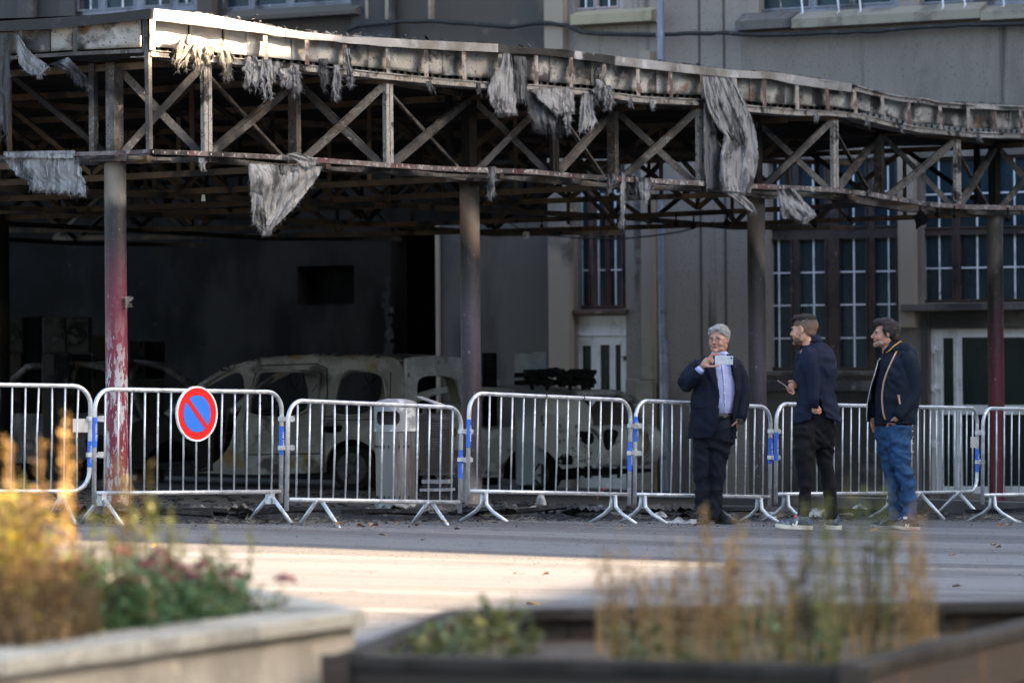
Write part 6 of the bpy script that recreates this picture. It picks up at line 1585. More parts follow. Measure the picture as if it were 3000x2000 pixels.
for dx, m_ in ((0, M_tapeo), (4, M_tapew)):
    mb = MB(); mb.bar(f.p(2630+dx, 1156, -.22), f.p(2636+dx*.5, 1184, -.22), .006, .008); mk('pocket_zip', mb, m_, f.t)
# jeans
mb = MB(); f.loft(mb, [(2618, 1232, .0, 56, 40), (2618, 1262, .0, 54, 42), (2622, 1290, .0, 46, 38), (2624, 1310, .0, 36, 30)], 26)
f.loft(mb, [(2596, 1250, .06, 36, 36), (2600, 1300, .07, 33, 33), (2607, 1350, .08, 28, 29), (2618, 1400, .09, 25, 26), (2621, 1450, .10, 23, 24), (2624, 1500, .10, 21, 22), (2626, 1522, .10, 22, 24)], 24)
f.loft(mb, [(2636, 1250, -.05, 36, 38), (2634, 1300, -.07, 35, 35), (2640, 1350, -.08, 29, 31), (2652, 1395, -.07, 26, 28), (2662, 1440, -.05, 23, 25), (2664, 1485, -.05, 20, 22), (2662, 1512, -.05, 20, 22), (2662, 1526, -.05, 21, 24)], 24)
o = mk('jeans', mb, M_denim, f.t); remesh(o, .008, 2, .013, (5, 5, 8), 25)
M_sn3 = MT('sneaker_charcoal', (.045, .04, .045), [((.09, .085, .09), 9, .5, .6)], rough=.8); M_sl3 = MT('sole_grey', (.40, .38, .36), rough=.6); M_lace = MT('lace_grey', (.35, .35, .38), rough=.9)
M_sred = MT('sole_red', (.5, .06, .04), rough=.6)
o, _ = shoe(f, (2684, -.02), (2612, -.20), .050, (M_sn3, M_sl3), .026)
mark(f, [(2653, 1545, 2653.5, 1534), (2653.5, 1534, 2661, 1544.5), (2661, 1544.5, 2662.5, 1534)], M_wh, o, 'letter_n', -.185, .011)
mb = MB(); mb.box(f.p(2678, 1551, -.10), .05, .03, .010, rz=.6); mk('sole_accent', mb, M_sred, o)
mb = MB()
for i in range(5): mb.tube([f.p(2632+4*i, 1534-4.5*i, -.18+.01*i), f.p(2640+4*i, 1530-4.5*i, -.12+.01*i)], .004, 5)
mb.tube([f.p(2638, 1528, -.19), f.p(2632, 1520, -.2), f.p(2643, 1515, -.19)], .003, 5); mk('laces', mb, M_lace, o)
mb = MB(); mb.box(f.p(2652, 1516, -.14), .03, .03, .02); mk('tongue_tab', mb, M_wh, o)
o, _ = shoe(f, (2632, .14), (2548, .08), .048, (M_sn3, M_sl3), .022)
mb = MB()
for i in range(4): mb.tube([f.p(2582+5*i, 1534-4*i, .05), f.p(2588+5*i, 1530-4*i, .1)], .004, 5)
mb.tube([f.p(2590, 1520, .04), f.p(2580, 1530, .03), f.p(2577, 1538, .03)], .003, 5); mk('laces', mb, M_lace, o)
mb = MB(); q = [f.p(2670, 1238, -.06), f.p(2673, 1258, -.05), f.p(2675, 1290, -.05), f.p(2674, 1316, -.05), f.p(2677, 1330, -.05)]
for a, b in zip(q, q[1:]): mb.bar(a, b, .006, .014, up=(0, 1, 0))
mb.box(f.p(2677, 1332, -.05), .02, .012, .02)
o = mk('lanyard', mb, M_leather, f.t)
mb = MB()
for y in (1245, 1262, 1280, 1298, 1322): mb.box(f.p(2673+(y-1240)*.03, y, -.062), .008, .006, .012)
mk('lanyard_print', mb, M_wh, o)
# ================================================================ HANGING INSULATION AND MELTED SHEET
M_ragl = MT('insulation_pale', (.27, .27, .275), [((.13, .13, .135), 9, .46, .6, (1.8, 1.8, .3)), ((.05, .05, .052), 2.4, .54, .64), ((.42, .42, .425), 30, .57, .68, (1.4, 1.4, .22))], rough=.95, bump=.7, bscale=45)
M_ragd = MT('insulation_dark', (.06, .06, .063), [((.16, .16, .17), 5, .5, .62, (1.5, 1.5, .4)), (SOOT, 2.5, .5, .62)], rough=.95, bump=.8, bscale=40)
M_ragt = MT('insulation_tan', (.30, .27, .23), [((.16, .14, .12), 9, .48, .6), ((.05, .045, .04), 4, .55, .64), ((.42, .39, .35), 24, .58, .68)], rough=.95, bump=.8, bscale=50)
def hairs(mb, pts, n, lo, hi, rs, down=.8, w=.0022, spread=.5, plane=None):
    for _ in range(n):
        p = rs.choice(pts); L = rs.uniform(lo, hi)
        d = Vector((rs.gauss(0, spread), rs.gauss(0, spread*.6), -down*rs.uniform(.5, 1.2)))
        if d.length < .1: continue
        d.normalize(); q = p+d*L*.5+Vector((rs.gauss(0, .004), 0, 0)); r = p+d*L+Vector((rs.gauss(0, .012), rs.gauss(0, .006), rs.gauss(0, .006)))
        s = Vector((1, 0, 0)) if abs(d.z) > .5 else Vector((0, 0, 1)); s = s*w
        mb.add([p-s, p+s, q+s*.7, q-s*.7, r], [(0, 1, 2, 3), (3, 2, 4)])
def rag(name, L, R, off, label, m, nu=22, nv=26, folds=3.0, amp=.03, rag_=.18, nh=70, hl=(.02, .06), seed=1, out=None, cat='insulation', group='insulation hanging from the canopy', curl=0.0, PL=None, wob=.05):
    """sheet between photo polylines L and R (top to bottom) hung in front of the fascia plane"""
    rs = random.Random(seed*13+5)
    PL = PL or front
    def pl(P, t):
        t = min(1, max(0, t))*(len(P)-1); i = min(len(P)-2, int(t)); k = t-i; return (P[i][0]+(P[i+1][0]-P[i][0])*k, P[i][1]+(P[i+1][1]-P[i][1])*k)
    ends = [1-rag_*(.5+.9*nz(i*.55, seed*3.3)+.35*rs.uniform(-1, 1)*(i % 2)) if rag_ else 1 for i in range(nu+1)]
    mb = MB(); grid = []
    for j in range(nv+1):
        row = []
        for i in range(nu+1):
            u = i/nu; v = j/nv*min(1.0, ends[i]) if rag_ else j/nv
            a, b = pl(L, v), pl(R, v)
            x = a[0]+(b[0]-a[0])*u; y = a[1]+(b[1]-a[1])*u
            e = 2.2*rag_ if rag_ else .5
            wd = abs(b[0]-a[0])
            x += wd*wob*min(1, v*3)*nz(v*5+seed*1.7, u*.8+seed)
            if i in (0, nu): x += rs.uniform(-2.2, 2.2)*min(1, v*3)
            fw = u+.16*nz(u*2.2+seed, v*1.8); d = off+amp*.55*sin(fw*folds*2*pi+v*1.6+seed)*(.2+.8*v)*(.55+.9*nz(u*2+seed, v*1.3+4))+amp*1.1*nz(u*3.1+seed, v*2.4)+amp*.55*nz(u*9+seed, v*3.2)+amp*.22*nz(u*24+seed, v*9)+curl*v*v
            row.append(PL(x, y, d))
        grid.append(row)
    vs = [p for r in grid for p in r]; n = nu+1
    mb.add(vs, [(j*n+i, j*n+i+1, (j+1)*n+i+1, (j+1)*n+i) for j in range(nv) for i in range(nu)])
    th = .010
    o_n = len(mb.v)
    back = [p+Vector((-LF.n.x, -LF.n.y, 0))*th for p in vs]
    mb.add(back, [(j*n+i, (j+1)*n+i, (j+1)*n+i+1, j*n+i+1) for j in range(nv) for i in range(nu)])
    for j in range(nv):
        for i in (0, nu):
            a = j*n+i; b = (j+1)*n+i; mb.f.append((a, b, b+o_n, a+o_n)); mb.mi.append(0)
    for i in range(nu):
        for j in (0, nv):
            a = j*n+i; b = a+1; mb.f.append((a, b, b+o_n, a+o_n)); mb.mi.append(0)
    edge = grid[-1]+grid[-1]+grid[-2]+[r[0] for r in grid[nv//3:]]+[r[-1] for r in grid[nv//3:]]
    hairs(mb, edge, nh, hl[0], hl[1], rs)
    hairs(mb, vs, nh//3, hl[0]*.5, hl[1]*.5, rs, down=.6, spread=.8)
    o = mk(name, mb, m, None, smooth=True, fix=False); tag(o, label, cat, group); return o
def pair(cx, w0, w1, y0, y1, dx=0, n=3):
    L = []; R = []
    for k in range(n+1):
        t = k/n; c = cx+dx*t; w_ = w0+(w1-w0)*t; L.append((c-w_, y0+(y1-y0)*t)); R.append((c+w_, y0+(y1-y0)*t))
    return L, R
rag('hanging_insulation', [(-40, 96), (-30, 200), (-30, 330), (-20, 420)], [(34, 96), (30, 180), (28, 280), (26, 420)], .05, 'dark hairy insulation curtain at the left picture edge', M_ragd, nh=160, hl=(.03, .09), seed=1, amp=.05, PL=side)
rag('hanging_insulation', [(48, 96), (52, 150), (60, 190), (82, 214), (112, 222)], [(49, 97), (85, 150), (118, 175), (146, 196), (118, 222)], .04, 'pale triangular rag hanging from the left cap beside the dark curtain', M_ragl, nh=60, seed=2, amp=.02, rag_=.0, PL=side)
rag('hanging_insulation', [(128, 196), (150, 190), (205, 210), (222, 236)], [(200, 168), (226, 196), (254, 225), (264, 262)], .02, 'dark hairy wad under the left gutter, left of the corner post', M_ragd, nh=150, hl=(.03, .08), seed=3, amp=.04, PL=side)
rag('hanging_insulation', [(14, 462), (30, 490), (52, 515), (84, 530), (88, 556)], [(232, 458), (236, 490), (244, 525), (250, 550), (256, 574)], .04, 'wide pleated sheet draped over the bottom chord left of the first column', M_ragl, nu=60, nv=20, folds=7.5, amp=.02, rag_=.12, nh=240, hl=(.02, .06), seed=4, PL=side)
rag('draped_strip', [(14, 444), (14, 452), (16, 464)], [(218, 440), (219, 450), (217, 466)], .08, 'crumpled strip folded over the bottom chord above the pleated sheet', M_ragl, nu=60, nv=6, folds=9, amp=.015, rag_=.1, nh=30, seed=44, PL=side)
rag('hanging_insulation', [(728, 478), (732, 530), (736, 570), (742, 620), (752, 664), (776, 682)], [(944, 488), (932, 520), (900, 560), (866, 602), (830, 640), (786, 682)], .05, 'large grey triangle of melted sheet hanging from the bottom chord between first and second columns', M_ragl, nu=50, nv=50, folds=1.3, amp=.07, rag_=.05, nh=160, seed=5, wob=.03)
rag('hanging_insulation', [(730, 482), (728, 540), (735, 600)], [(850, 486), (835, 540), (770, 600)], -.12, 'black torn sheet behind the large grey triangle', M_ragd, folds=1.5, amp=.06, seed=55, nh=80)
rag('hanging_insulation', [(740, 560), (738, 610), (742, 650), (752, 676)], [(772, 575), (775, 620), (782, 650), (775, 684)], .13, 'frayed tuft at the lower left tip of the large grey triangle', M_ragl, nu=10, amp=.03, rag_=.4, nh=110, hl=(.02, .05), seed=56)
# sunlit tatters right of the corner
T = [(545, 16, 26, 102, 205, -14, M_ragt, 'thickest sunlit tatter of tan insulation just right of the corner'), (585, 16, 22, 130, 225, 5, M_ragt, 'sunlit tan tatter, second from the corner'), (612, 12, 14, 138, 190, 4, M_ragt, 'short sunlit tatter before the first tall post'),
     (662, 18, 12, 148, 245, 8, M_ragt, 'narrow sunlit tatter left of the grey fringe'), (736, 16, 24, 165, 268, 8, M_ragl, 'grey fringe, first and longest of three'), (782, 14, 22, 175, 285, 4, M_ragl, 'grey fringe, second of three'), (812, 8, 12, 180, 238, 2, M_ragl, 'short grey wisp between two fringes'), (842, 22, 18, 200, 262, 6, M_ragl, 'wide short grey fringe'), (868, 8, 10, 190, 278, 0, M_ragl, 'grey fringe, third and rightmost of three'),
     (948, 12, 8, 172, 262, 6, M_ragd, 'thin dark tatter, first left of the post by the middle bracket'), (987, 9, 8, 190, 312, 0, M_ragl, 'long thin tatter hanging below the rail'), (1018, 7, 5, 142, 262, 12, M_ragl, 'thin pale tatter across the fascia panel'),
     (1256, 7, 9, 238, 288, 18, M_ragl, 'small lone pale tatter halfway to the second column'), (1402, 5, 6, 245, 285, 2, M_ragd, 'tiny tatter left of the big hanging rag'), (1848, 5, 6, 284, 316, 0, M_ragl, 'tiny pale tatter, left of two under the rail'), (1912, 7, 8, 290, 326, 4, M_ragl, 'tiny pale tatter, right of two under the rail'),
     (1758, 12, 20, 232, 305, 0, M_ragl, 'grey tatter beside the third narrow bracket'), (1780, 9, 12, 250, 320, 4, M_ragl, 'grey tatter just right of a similar one'), (1442, 9, 9, 488, 582, -4, M_ragl, 'furry pale strip hung on the bottom chord right of the second column'),
     (2392, 6, 6, 330, 358, 2, M_ragl, 'tiny wisp under the sagging rail, left of the tall pale post'), (2542, 5, 5, 345, 374, 0, M_ragl, 'tiny wisp under the sagging rail, right of the tall pale post'), (2645, 4, 5, 366, 390, 0, M_ragl, 'tiny wisp under the steepest length of rail'), (2868, 5, 7, 398, 420, 4, M_ragd, 'tiny dark wisp under the rail far right'),
     (592, 10, 7, 462, 508, 4, M_ragl, 'small tatter on the bottom chord right of the first column'), (830, 12, 6, 484, 532, 4, M_ragd, 'dark tatter beside the large grey triangle'), (2546, 4, 4, 556, 592, 0, M_ragl, 'small pale wisp on the chord right of the batwing rag')]
for i, (cx, w0, w1, y0, y1, dx, m, lb) in enumerate(T):
    L, R = pair(cx, w0, w1, y0, y1, dx)
    big = (y1-y0) > 60
    rag('insulation_tatter', L, R, .07+.02*(i % 3), lb, m, nu=14 if big else 8, nv=16 if big else 8, folds=2.2, amp=.03 if big else .015, rag_=.6, nh=190 if big else 50, hl=(.02, .07) if big else (.01, .03), seed=60+i, wob=.55, group='insulation tatters along the rail')
rag('draped_strip', [(838, 452), (850, 458), (880, 478), (892, 498)], [(870, 446), (905, 458), (930, 466), (935, 478)], .10, 'twisted grey strip lying over the bottom chord above the large triangle', M_ragl, nu=12, nv=14, rag_=.1, nh=50, amp=.02, seed=91)
rag('hanging_insulation', [(1478, 154), (1470, 190), (1442, 232), (1428, 268), (1444, 310), (1462, 336)], [(1497, 158), (1502, 200), (1506, 240), (1510, 280), (1513, 310), (1514, 332)], .10, 'pale patched rag hanging from the cap right above the second column', M_ragl, nu=24, nv=34, rag_=.03, nh=90, amp=.025, folds=1, seed=92)
rag('hanging_insulation', [(1503, 164), (1506, 220), (1510, 300)], [(1540, 166), (1543, 230), (1546, 302)], .04, 'straight black and white strip of sheet hanging beside the patched rag', M_ragd, rag_=.12, nh=90, folds=1.4, amp=.02, seed=93)
rag('hanging_insulation', [(1538, 262), (1546, 310), (1560, 360), (1575, 395)], [(1612, 300), (1640, 330), (1650, 370), (1652, 398)], .02, 'dark furry wad hanging below the rail behind the folded pale sheet', M_ragd, rag_=.3, nh=260, hl=(.03, .09), amp=.05, seed=94)
rag('folded_sheet', [(1550, 262), (1580, 290), (1610, 318), (1632, 336)], [(1668, 254), (1680, 272), (1682, 300), (1684, 326)], .13, 'folded pale sheet jutting out below the rail, shaped like a fan', M_ragl, nu=26, folds=3.5, amp=.02, rag_=.0, nh=50, seed=95)
rag('hanging_insulation', [(1656, 330), (1652, 355), (1664, 392)], [(1676, 325), (1672, 360), (1670, 392)], .10, 'narrow scrap under the fan shaped sheet', M_ragl, rag_=.2, nh=40, amp=.02, nu=8, seed=96)
rag('hanging_insulation', [(1706, 274), (1702, 310), (1698, 350), (1696, 398)], [(1738, 276), (1736, 310), (1748, 350), (1732, 384)], .08, 'pale bell shaped rag between the fan shaped sheet and the big grey sheet', M_ragl, rag_=.25, nh=120, amp=.03, nu=16, seed=97)
rag('hanging_insulation', [(1748, 196), (1742, 222), (1746, 248)], [(1760, 200), (1756, 224), (1758, 248)], .06, 'thin dark twist on the fascia above the grey tatters', M_ragd, rag_=.2, nh=30, amp=.02, nu=8, seed=98)
# the big grey sheet
rag('melted_sheet', [(2056, 222), (2066, 285), (2078, 330), (2104, 368), (2122, 395), (2112, 450), (2112, 510), (2118, 560)], [(2148, 228), (2182, 300), (2206, 350), (2221, 410), (2222, 460), (2214, 505), (2204, 545), (2198, 566)], .16, 'largest grey wrinkled sheet, hanging from cap to chord left of the third column', M_ragl, nu=80, nv=90, folds=3.3, amp=.045, rag_=.0, nh=40, seed=99, curl=.05)
rag('melted_sheet', [(2064, 300), (2062, 380), (2064, 460), (2070, 556)], [(2082, 320), (2104, 400), (2108, 470), (2112, 558)], .06, 'darker smooth flap behind the largest grey sheet', MT('flap_grey', (.12, .115, .12), [((.19, .18, .19), 2, .5, .62, (1, 1, .4)), (SOOT, 3, .58, .68)], rough=.8, bump=.3), nu=20, nv=24, folds=.8, amp=.03, rag_=.0, nh=10, seed=100)
rag('melted_sheet', [(2110, 545), (2128, 566), (2160, 590), (2186, 612), (2202, 622)], [(2140, 556), (2168, 566), (2190, 582), (2210, 602), (2216, 618)], .20, 'curled tongue at the foot of the largest grey sheet', M_ragl, nu=12, nv=16, folds=1, amp=.02, rag_=.0, nh=20, seed=101)
rag('hanging_insulation', [(2276, 556), (2284, 590), (2290, 618), (2294, 640), (2330, 640)], [(2322, 548), (2345, 575), (2368, 600), (2394, 630), (2358, 656)], .10, 'crumpled batwing shaped sheet hanging from the chord right of the third column', M_ragl, nu=26, nv=22, folds=2.4, amp=.05, rag_=.0, nh=30, seed=102)
rag('hanging_insulation', [(1780, 508), (1782, 540), (1784, 560)], [(1806, 508), (1800, 535), (1790, 566)], .08, 'dark tuft on the chord, left of the long thin strip', M_ragd, nu=8, rag_=.3, nh=120, hl=(.02, .06), amp=.03, seed=103)
rag('hanging_insulation', [(1822, 505), (1820, 560), (1818, 620), (1814, 668)], [(1832, 505), (1834, 560), (1832, 620), (1828, 672)], .06, 'long thin strip hanging well below the chord left of the big sheet', M_ragl, nu=8, nv=24, rag_=.1, nh=70, amp=.015, seed=104)
rag('hanging_insulation', [(1832, 512), (1830, 540), (1834, 566), (1846, 580)], [(1866, 516), (1868, 540), (1872, 560), (1864, 578)], .04, 'fuzzy tuft just right of the long thin strip', M_ragd, nu=12, rag_=.3, nh=220, hl=(.03, .07), amp=.04, seed=105)
rag('hanging_insulation', [(1874, 520), (1872, 548), (1880, 575), (1884, 592)], [(1904, 524), (1914, 548), (1900, 575), (1896, 592)], .08, 'rounded pale scrap hanging from the chord, right of the fuzzy tuft', M_ragl, nu=12, rag_=.2, nh=120, hl=(.02, .05), amp=.03, seed=106)
# fluff caught on the first column
mb = MB(); rs = random.Random(77); c = PX(378, 885, 39.0)
hairs(mb, [c+Vector((rs.uniform(-.02, .01), 0, rs.uniform(-.05, .05))) for _ in range(20)], 160, .02, .06, rs, down=-.1, spread=1.0)
mb.tube([c+Vector((-.03, 0, .05)), c+Vector((-.02, 0, 0)), c+Vector((-.028, 0, -.06))], [.006, .018, .004], 7)
o = mk('insulation_fluff', mb, M_ragt, None, fix=False); tag(o, 'small tan fluff caught on the right side of the first column', 'insulation')
# ================================================================ CHARRED DEBRIS
M_coal = MT('charred_debris', (.010, .010, .011), [((.028, .027, .028), 5, .5, .62), ((.07, .068, .068), 16, .60, .70), ((.14, .13, .125), 40, .66, .74)], rough=.85, bump=.9, bscale=50, rnd=False, spec=.3)
M_ash = MT('white_ash', (.42, .42, .42), [((.20, .20, .20), 9, .48, .6), ((.05, .05, .05), 5, .55, .64)], rough=.95, bump=.6)
def dline(px, dv):
    """point on the ground dv metres behind the barrier line"""
    k = ((34.5*(px-1500)/F)+3.26)/(.7498-.6616*(px-1500)/F)
    p = Vector((-3.26+.7498*k-.6616*dv*.9, 34.5+.6616*k+.7498*dv)); return p
mb = MB(); rs = random.Random(12)
pxs = [(-60+i*8) for i in range(395)]
def heap(u, v):
    px = -60+3160*u; dv = .35+3.4*v; p = dline(px, dv-.22)
    prof = sin(pi*min(1, v*1.6))*.5+.5*exp(-((v-.35)/.22)**2)
    hh = interp([(-60, .11), (900, .10), (1300, .085), (1500, .05), (1900, .05), (2300, .045), (3100, .045)], px)
    edge = min(1, max(0, (v-.06*nz(px*.01, 3)-.04)*9))*min(1, (1-v)*6)
    z = gz(p.x, p.y)-.012+hh*prof*edge*(.75+.8*nz(p.x*1.4, p.y*1.4))+.028*edge*abs(nz(p.x*9, p.y*9))+.012*edge*nz(p.x*26, p.y*26)
    return Vector((p.x, p.y, z))
mb.grid(520, 46, heap)
o = mk('charred_debris', mb, M_coal, None, smooth=False, fix=False, local=True); tag(o, 'strip of black charred debris along the foot of the canopy', 'debris', kind='stuff')
mb = MB()
for k in range(6500):
    px = rs.uniform(-60, 3050); dv = rs.gauss(1.3, 1.0) if rs.random() < .75 else rs.uniform(-.9, 3)
    if dv < -.9: continue
    p = dline(px, dv); s = (rs.uniform(.004, .022) if rs.random() < .9 else rs.uniform(.02, .045))*(1 if dv > .3 else .3)
    v_ = min(1, max(0, (dv-.35)/3.4)); z = heap((px+60)/3160, v_).z if dv > .35 else gz(p.x, p.y)
    M = Matrix.Rotation(rs.uniform(0, 6), 4, 'Z') @ Matrix.Rotation(rs.uniform(-1, 1), 4, 'X')
    mb.box((p.x, p.y, z+s*.3), s*rs.uniform(.6, 1.9), s, s*rs.uniform(.4, .9), M=M)
o = mk('charred_chips', mb, M_coal, None, fix=False, local=True); tag(o, 'loose charred chips strewn round the debris', 'debris', kind='stuff')
# floor soot rubble beneath the canopy, further in
mb = MB()
for k in range(900):
    px = rs.uniform(0, 2700); dv = rs.uniform(3, 12); p = dline(px, dv); s = rs.uniform(.01, .04)
    mb.box((p.x, p.y, gz(p.x, p.y)+s*.2), s*2, s, s*.7, M=Matrix.Rotation(rs.uniform(0, 6), 4, 'Z'))
o = mk('rubble', mb, M_coal, None, fix=False, local=True); tag(o, 'black rubble on the floor beneath the canopy', 'rubble', kind='stuff')
# fibres and fluff
mb = MB()
spots = [(165, .5, 60), (270, .6, 160), (330, .8, 160), (420, .5, 120), (495, .5, 120), (560, .5, 50), (700, .2, 40), (900, .2, 60), (1000, .3, 40), (1310, .8, 60), (1450, 1.0, 160), (1570, .7, 50), (1620, .4, 50), (1950, 1.0, 220), (2000, .7, 100), (2250, .8, 120), (2420, .8, 160), (2500, 1.2, 60), (2800, .8, 60), (2960, .5, 200)]
for px, dv, n in spots:
    pts = []
    for _ in range(30):
        p = dline(px+rs.gauss(0, 20), dv+rs.gauss(0, .15)); v_ = min(1, max(0, (dv-.35)/3.4)); pts.append(Vector((p.x, p.y, heap((px+60)/3160, v_).z+rs.uniform(0, .05))))
    hairs(mb, pts, n*2, .02, .08, rs, down=-.35, spread=.9, w=.0018)
for _ in range(1800):
    px = rs.uniform(100, 3000); p = dline(px, abs(rs.gauss(0, .5))); hairs(mb, [Vector((p.x, p.y, gz(p.x, p.y)+.01))], 1, .01, .05, rs, down=-.1, spread=1.0, w=.0016)
o = mk('insulation_fibres', mb, M_ragt, None, fix=False, local=True); tag(o, 'pale insulation fibres scattered over the debris', 'debris', kind='stuff')
def lump(name, px, py, w_, h_, Y, m, label, seed, cat='debris', fl=.5, mates=None):
    c = PX(px, py, Y); k = Y/F; gzc = gz(c.x, c.y)
    mb = MB(); 
    def fn(u, v):
        a = 2*pi*u; r = v
        x = cos(a)*w_*k*.5*r*(1+.35*nz(cos(a)*1.5+seed, sin(a)*1.5)); y = sin(a)*w_*k*fl*r
        z = h_*k*(1-r**2.2)*(.65+.7*nz(x*14+seed, y*14))+.01*nz(x*50, y*50, seed)
        return Vector((c.x+x, c.y+y, gzc+max(-.01, z)))
    mb.grid(28, 9, fn); o = mk(name, mb, m, None, fix=False); tag(o, label, cat, 'scraps in the debris'); return o
lump('ash_scrap', 2000, 1512, 150, 18, 38.6, M_ash, 'flat white ash sheet on the asphalt left of the man with the raised phone', 1, fl=.18)
lump('ash_scrap', 2110, 1478, 60, 26, 40.5, M_ash, 'crumpled grey scrap between the legs of the man with the raised phone', 2)
lump('ash_scrap', 1930, 1490, 70, 24, 39.8, M_ash, 'white ragged scrap left of the flat ash sheet', 3)
lump('ash_scrap', 1800, 1480, 60, 26, 39.8, M_ash, 'pale scrap at the right foot of the fourth barrier', 4)
lump('ash_scrap', 1555, 1482, 95, 26, 40.2, M_ragt, 'pale torn scrap lying before the hatchback wheel', 5, fl=.25)
lump('ash_scrap', 1460, 1488, 60, 20, 39.4, M_ragt, 'small tan fluff heap right of the second column', 6)
lump('ash_scrap', 1585, 1455, 30, 50, 44.0, M_ash, 'upright white scrap against the hatchback wheel', 7)
lump('ash_scrap', 2410, 1490, 90, 40, 41.2, M_ash, 'round grey scrap between the legs of the blazer man', 8)
lump('ash_scrap', 2250, 1488, 60, 24, 40.6, M_ash, 'grey scrap at the foot of the third column', 9)
lump('ash_scrap', 2520, 1478, 60, 34, 43.0, M_ash, 'grey stone like scrap behind the blazer man', 10)
lump('ash_scrap', 2480, 1484, 60, 24, 41.6, M_ragt, 'brown scrap right of the round grey scrap', 11)
lump('ash_scrap', 2958, 1520, 70, 16, 41.4, M_ash, 'flat grey fluff at the right edge of the debris', 12, fl=.3)
lump('ash_scrap', 350, 1490, 120, 40, 35.6, M_ragt, 'tan matted fluff heap round the foot of the first column', 13)
lump('ash_scrap', 470, 1492, 110, 34, 35.9, M_ragt, 'tan matted fluff heap right of the first column', 14)
lump('ash_scrap', 200, 1492, 90, 24, 35.6, M_ragt, 'tan fluff heap left of the first column', 15)
lump('ash_scrap', 432, 1490, 46, 40, 35.7, M_coal, 'black folded scrap between the two tan fluff heaps', 16)
# curb and broken beams lying under the canopy at the right
mb = MB(); a = PX(2050, 1455, 47); b = PX(3100, 1478, 44.5); a.z = gz(a.x, a.y)+.06; b.z = gz(b.x, b.y)+.06; mb.bar(a, b, .25, .14); o = mk('kerb', mb, M_half, None); o['kind'] = 'structure'; o['label'] = 'low sooty kerb at the right'
mb = MB(); a = PX(2830, 1496, 42.5); b = PX(3060, 1484, 42.2); mb.bar(a, b, .05, .04, seg=6, sag=.02); o = mk('fallen_beam', mb, M_coal, None); tag(o, 'charred beam lying on the ground at the crimson column', 'beam')
# ---- burned timbers and twisted sheet in the heap
TB = [(205, .5, .5, .3, 'charred timber left of the first column'), (560, .5, .9, -.2, 'long charred timber behind the sign barrier'), (700, .7, .6, .5, 'charred timber behind the joint of second and third barriers'), (905, .5, .8, .1, 'charred timber under the rear wheel of the van'), (1010, .9, .5, -.6, 'short charred timber left of the litter bin'), (1230, .6, .7, .35, 'charred timber below the wire bin'), (1500, .8, .8, -.15, 'charred timber before the hatchback wheel'), (1690, .9, .9, .2, 'charred timber before the hatchback tail'), (1980, 1.0, .7, .1, 'charred timber left of the grey haired man'), (2300, 1.0, .8, -.3, 'charred timber between the third column and the blazer man'), (2700, .9, .8, .2, 'charred timber behind the right barriers')]
for px, dv, L, an, lb in TB:
    p = dline(px, dv); z = gz(p.x, p.y)+.07; d = Vector((cos(an), sin(an), rs.uniform(-.06, .12)))*L*.5
    mb = MB(); mb.bar(Vector((p.x, p.y, z))-d, Vector((p.x, p.y, z))+d, .045, .035, seg=5, sag=rs.uniform(-.02, .03), tw=.5); o = mk('charred_timber', mb, M_coal, None); tag(o, lb, 'charred timber', 'charred timbers in the debris')
TS = [(450, .75, 'crumpled burned sheet right of the first column'), (800, .8, 'crumpled burned sheet under the van sill'), (1340, .9, 'crumpled burned sheet left of the second column'), (1620, 1.0, 'crumpled burned sheet before the hatchback'), (1860, .9, 'crumpled burned sheet before the downpipe'), (2180, 1.1, 'crumpled burned sheet at the third column')]
for i, (px, dv, lb) in enumerate(TS):
    p = dline(px, dv); z = gz(p.x, p.y)+.05; mb = MB()
    mb.grid(16, 8, lambda u, v: Vector((p.x+(u-.5)*.55+.04*nz(u*4, v*4, i), p.y+(v-.5)*.3, z+.07*nz(u*3+i, v*3)+.05*abs(nz(u*8, v*8, i))+.03)))
    o = mk('burned_sheet', mb, M_char if i % 2 else M_ragd, None, fix=False); tag(o, lb, 'burned sheet', 'burned sheets in the debris'); o.modifiers.new('thick', 'SOLIDIFY').thickness = .004
# ---- dead leaves and grit on the asphalt
M_leaf = [MT('leaf_brown', (.16, .075, .03), [((.25, .13, .04), 30, .5, .6)], rough=.7), MT('leaf_ochre', (.30, .17, .05), rough=.7)]
leafm = []
for v in range(3):
    r2 = random.Random(v); vs = []; n = 9
    L = [Vector((.03*cos(2*pi*k/n)*(1+.35*(k % 2)), .018*sin(2*pi*k/n)*(1+.35*(k % 2)), .008*r2.uniform(0, 1.5))) for k in range(n)]
    me = bpy.data.meshes.new('fallen_leaf'); me.from_pydata([(0, 0, .004)]+[tuple(q) for q in L], [], [(0, 1+k, 1+(k+1) % n) for k in range(n)]); me.materials.append(M_leaf[v % 2]); leafm.append(me)
LP = [(1088, 1547), (1160, 1543), (1300, 1537), (995, 1542), (1098, 1550), (1058, 1550), (1122, 1578), (1243, 1590), (1222, 1546), (1340, 1559), (1600, 1693), (1563, 1783), (2807, 1730), (2925, 1612), (2915, 1604), (2560, 1563), (2930, 1548), (2958, 1546), (2045, 1546), (1820, 1555), (1520, 1693), (640, 1735), (1720, 1549), (2330, 1760), (2790, 1635), (450, 1610)]
ZN = [(700, 'near the foot of the second barrier or in the sunlit strip at left'), (1150, 'below the crossed feet of the third barrier'), (1400, 'below the gap between the third and fourth barriers'), (1950, 'on the open asphalt in the middle'), (2400, 'before the feet of the two men in navy'), (2860, 'on the asphalt before the man in jeans'), (3100, 'near the right picture edge')]
ORD = ['leftmost', 'second', 'third', 'fourth', 'fifth', 'sixth', 'seventh']
LP = sorted(LP); cnt = {}
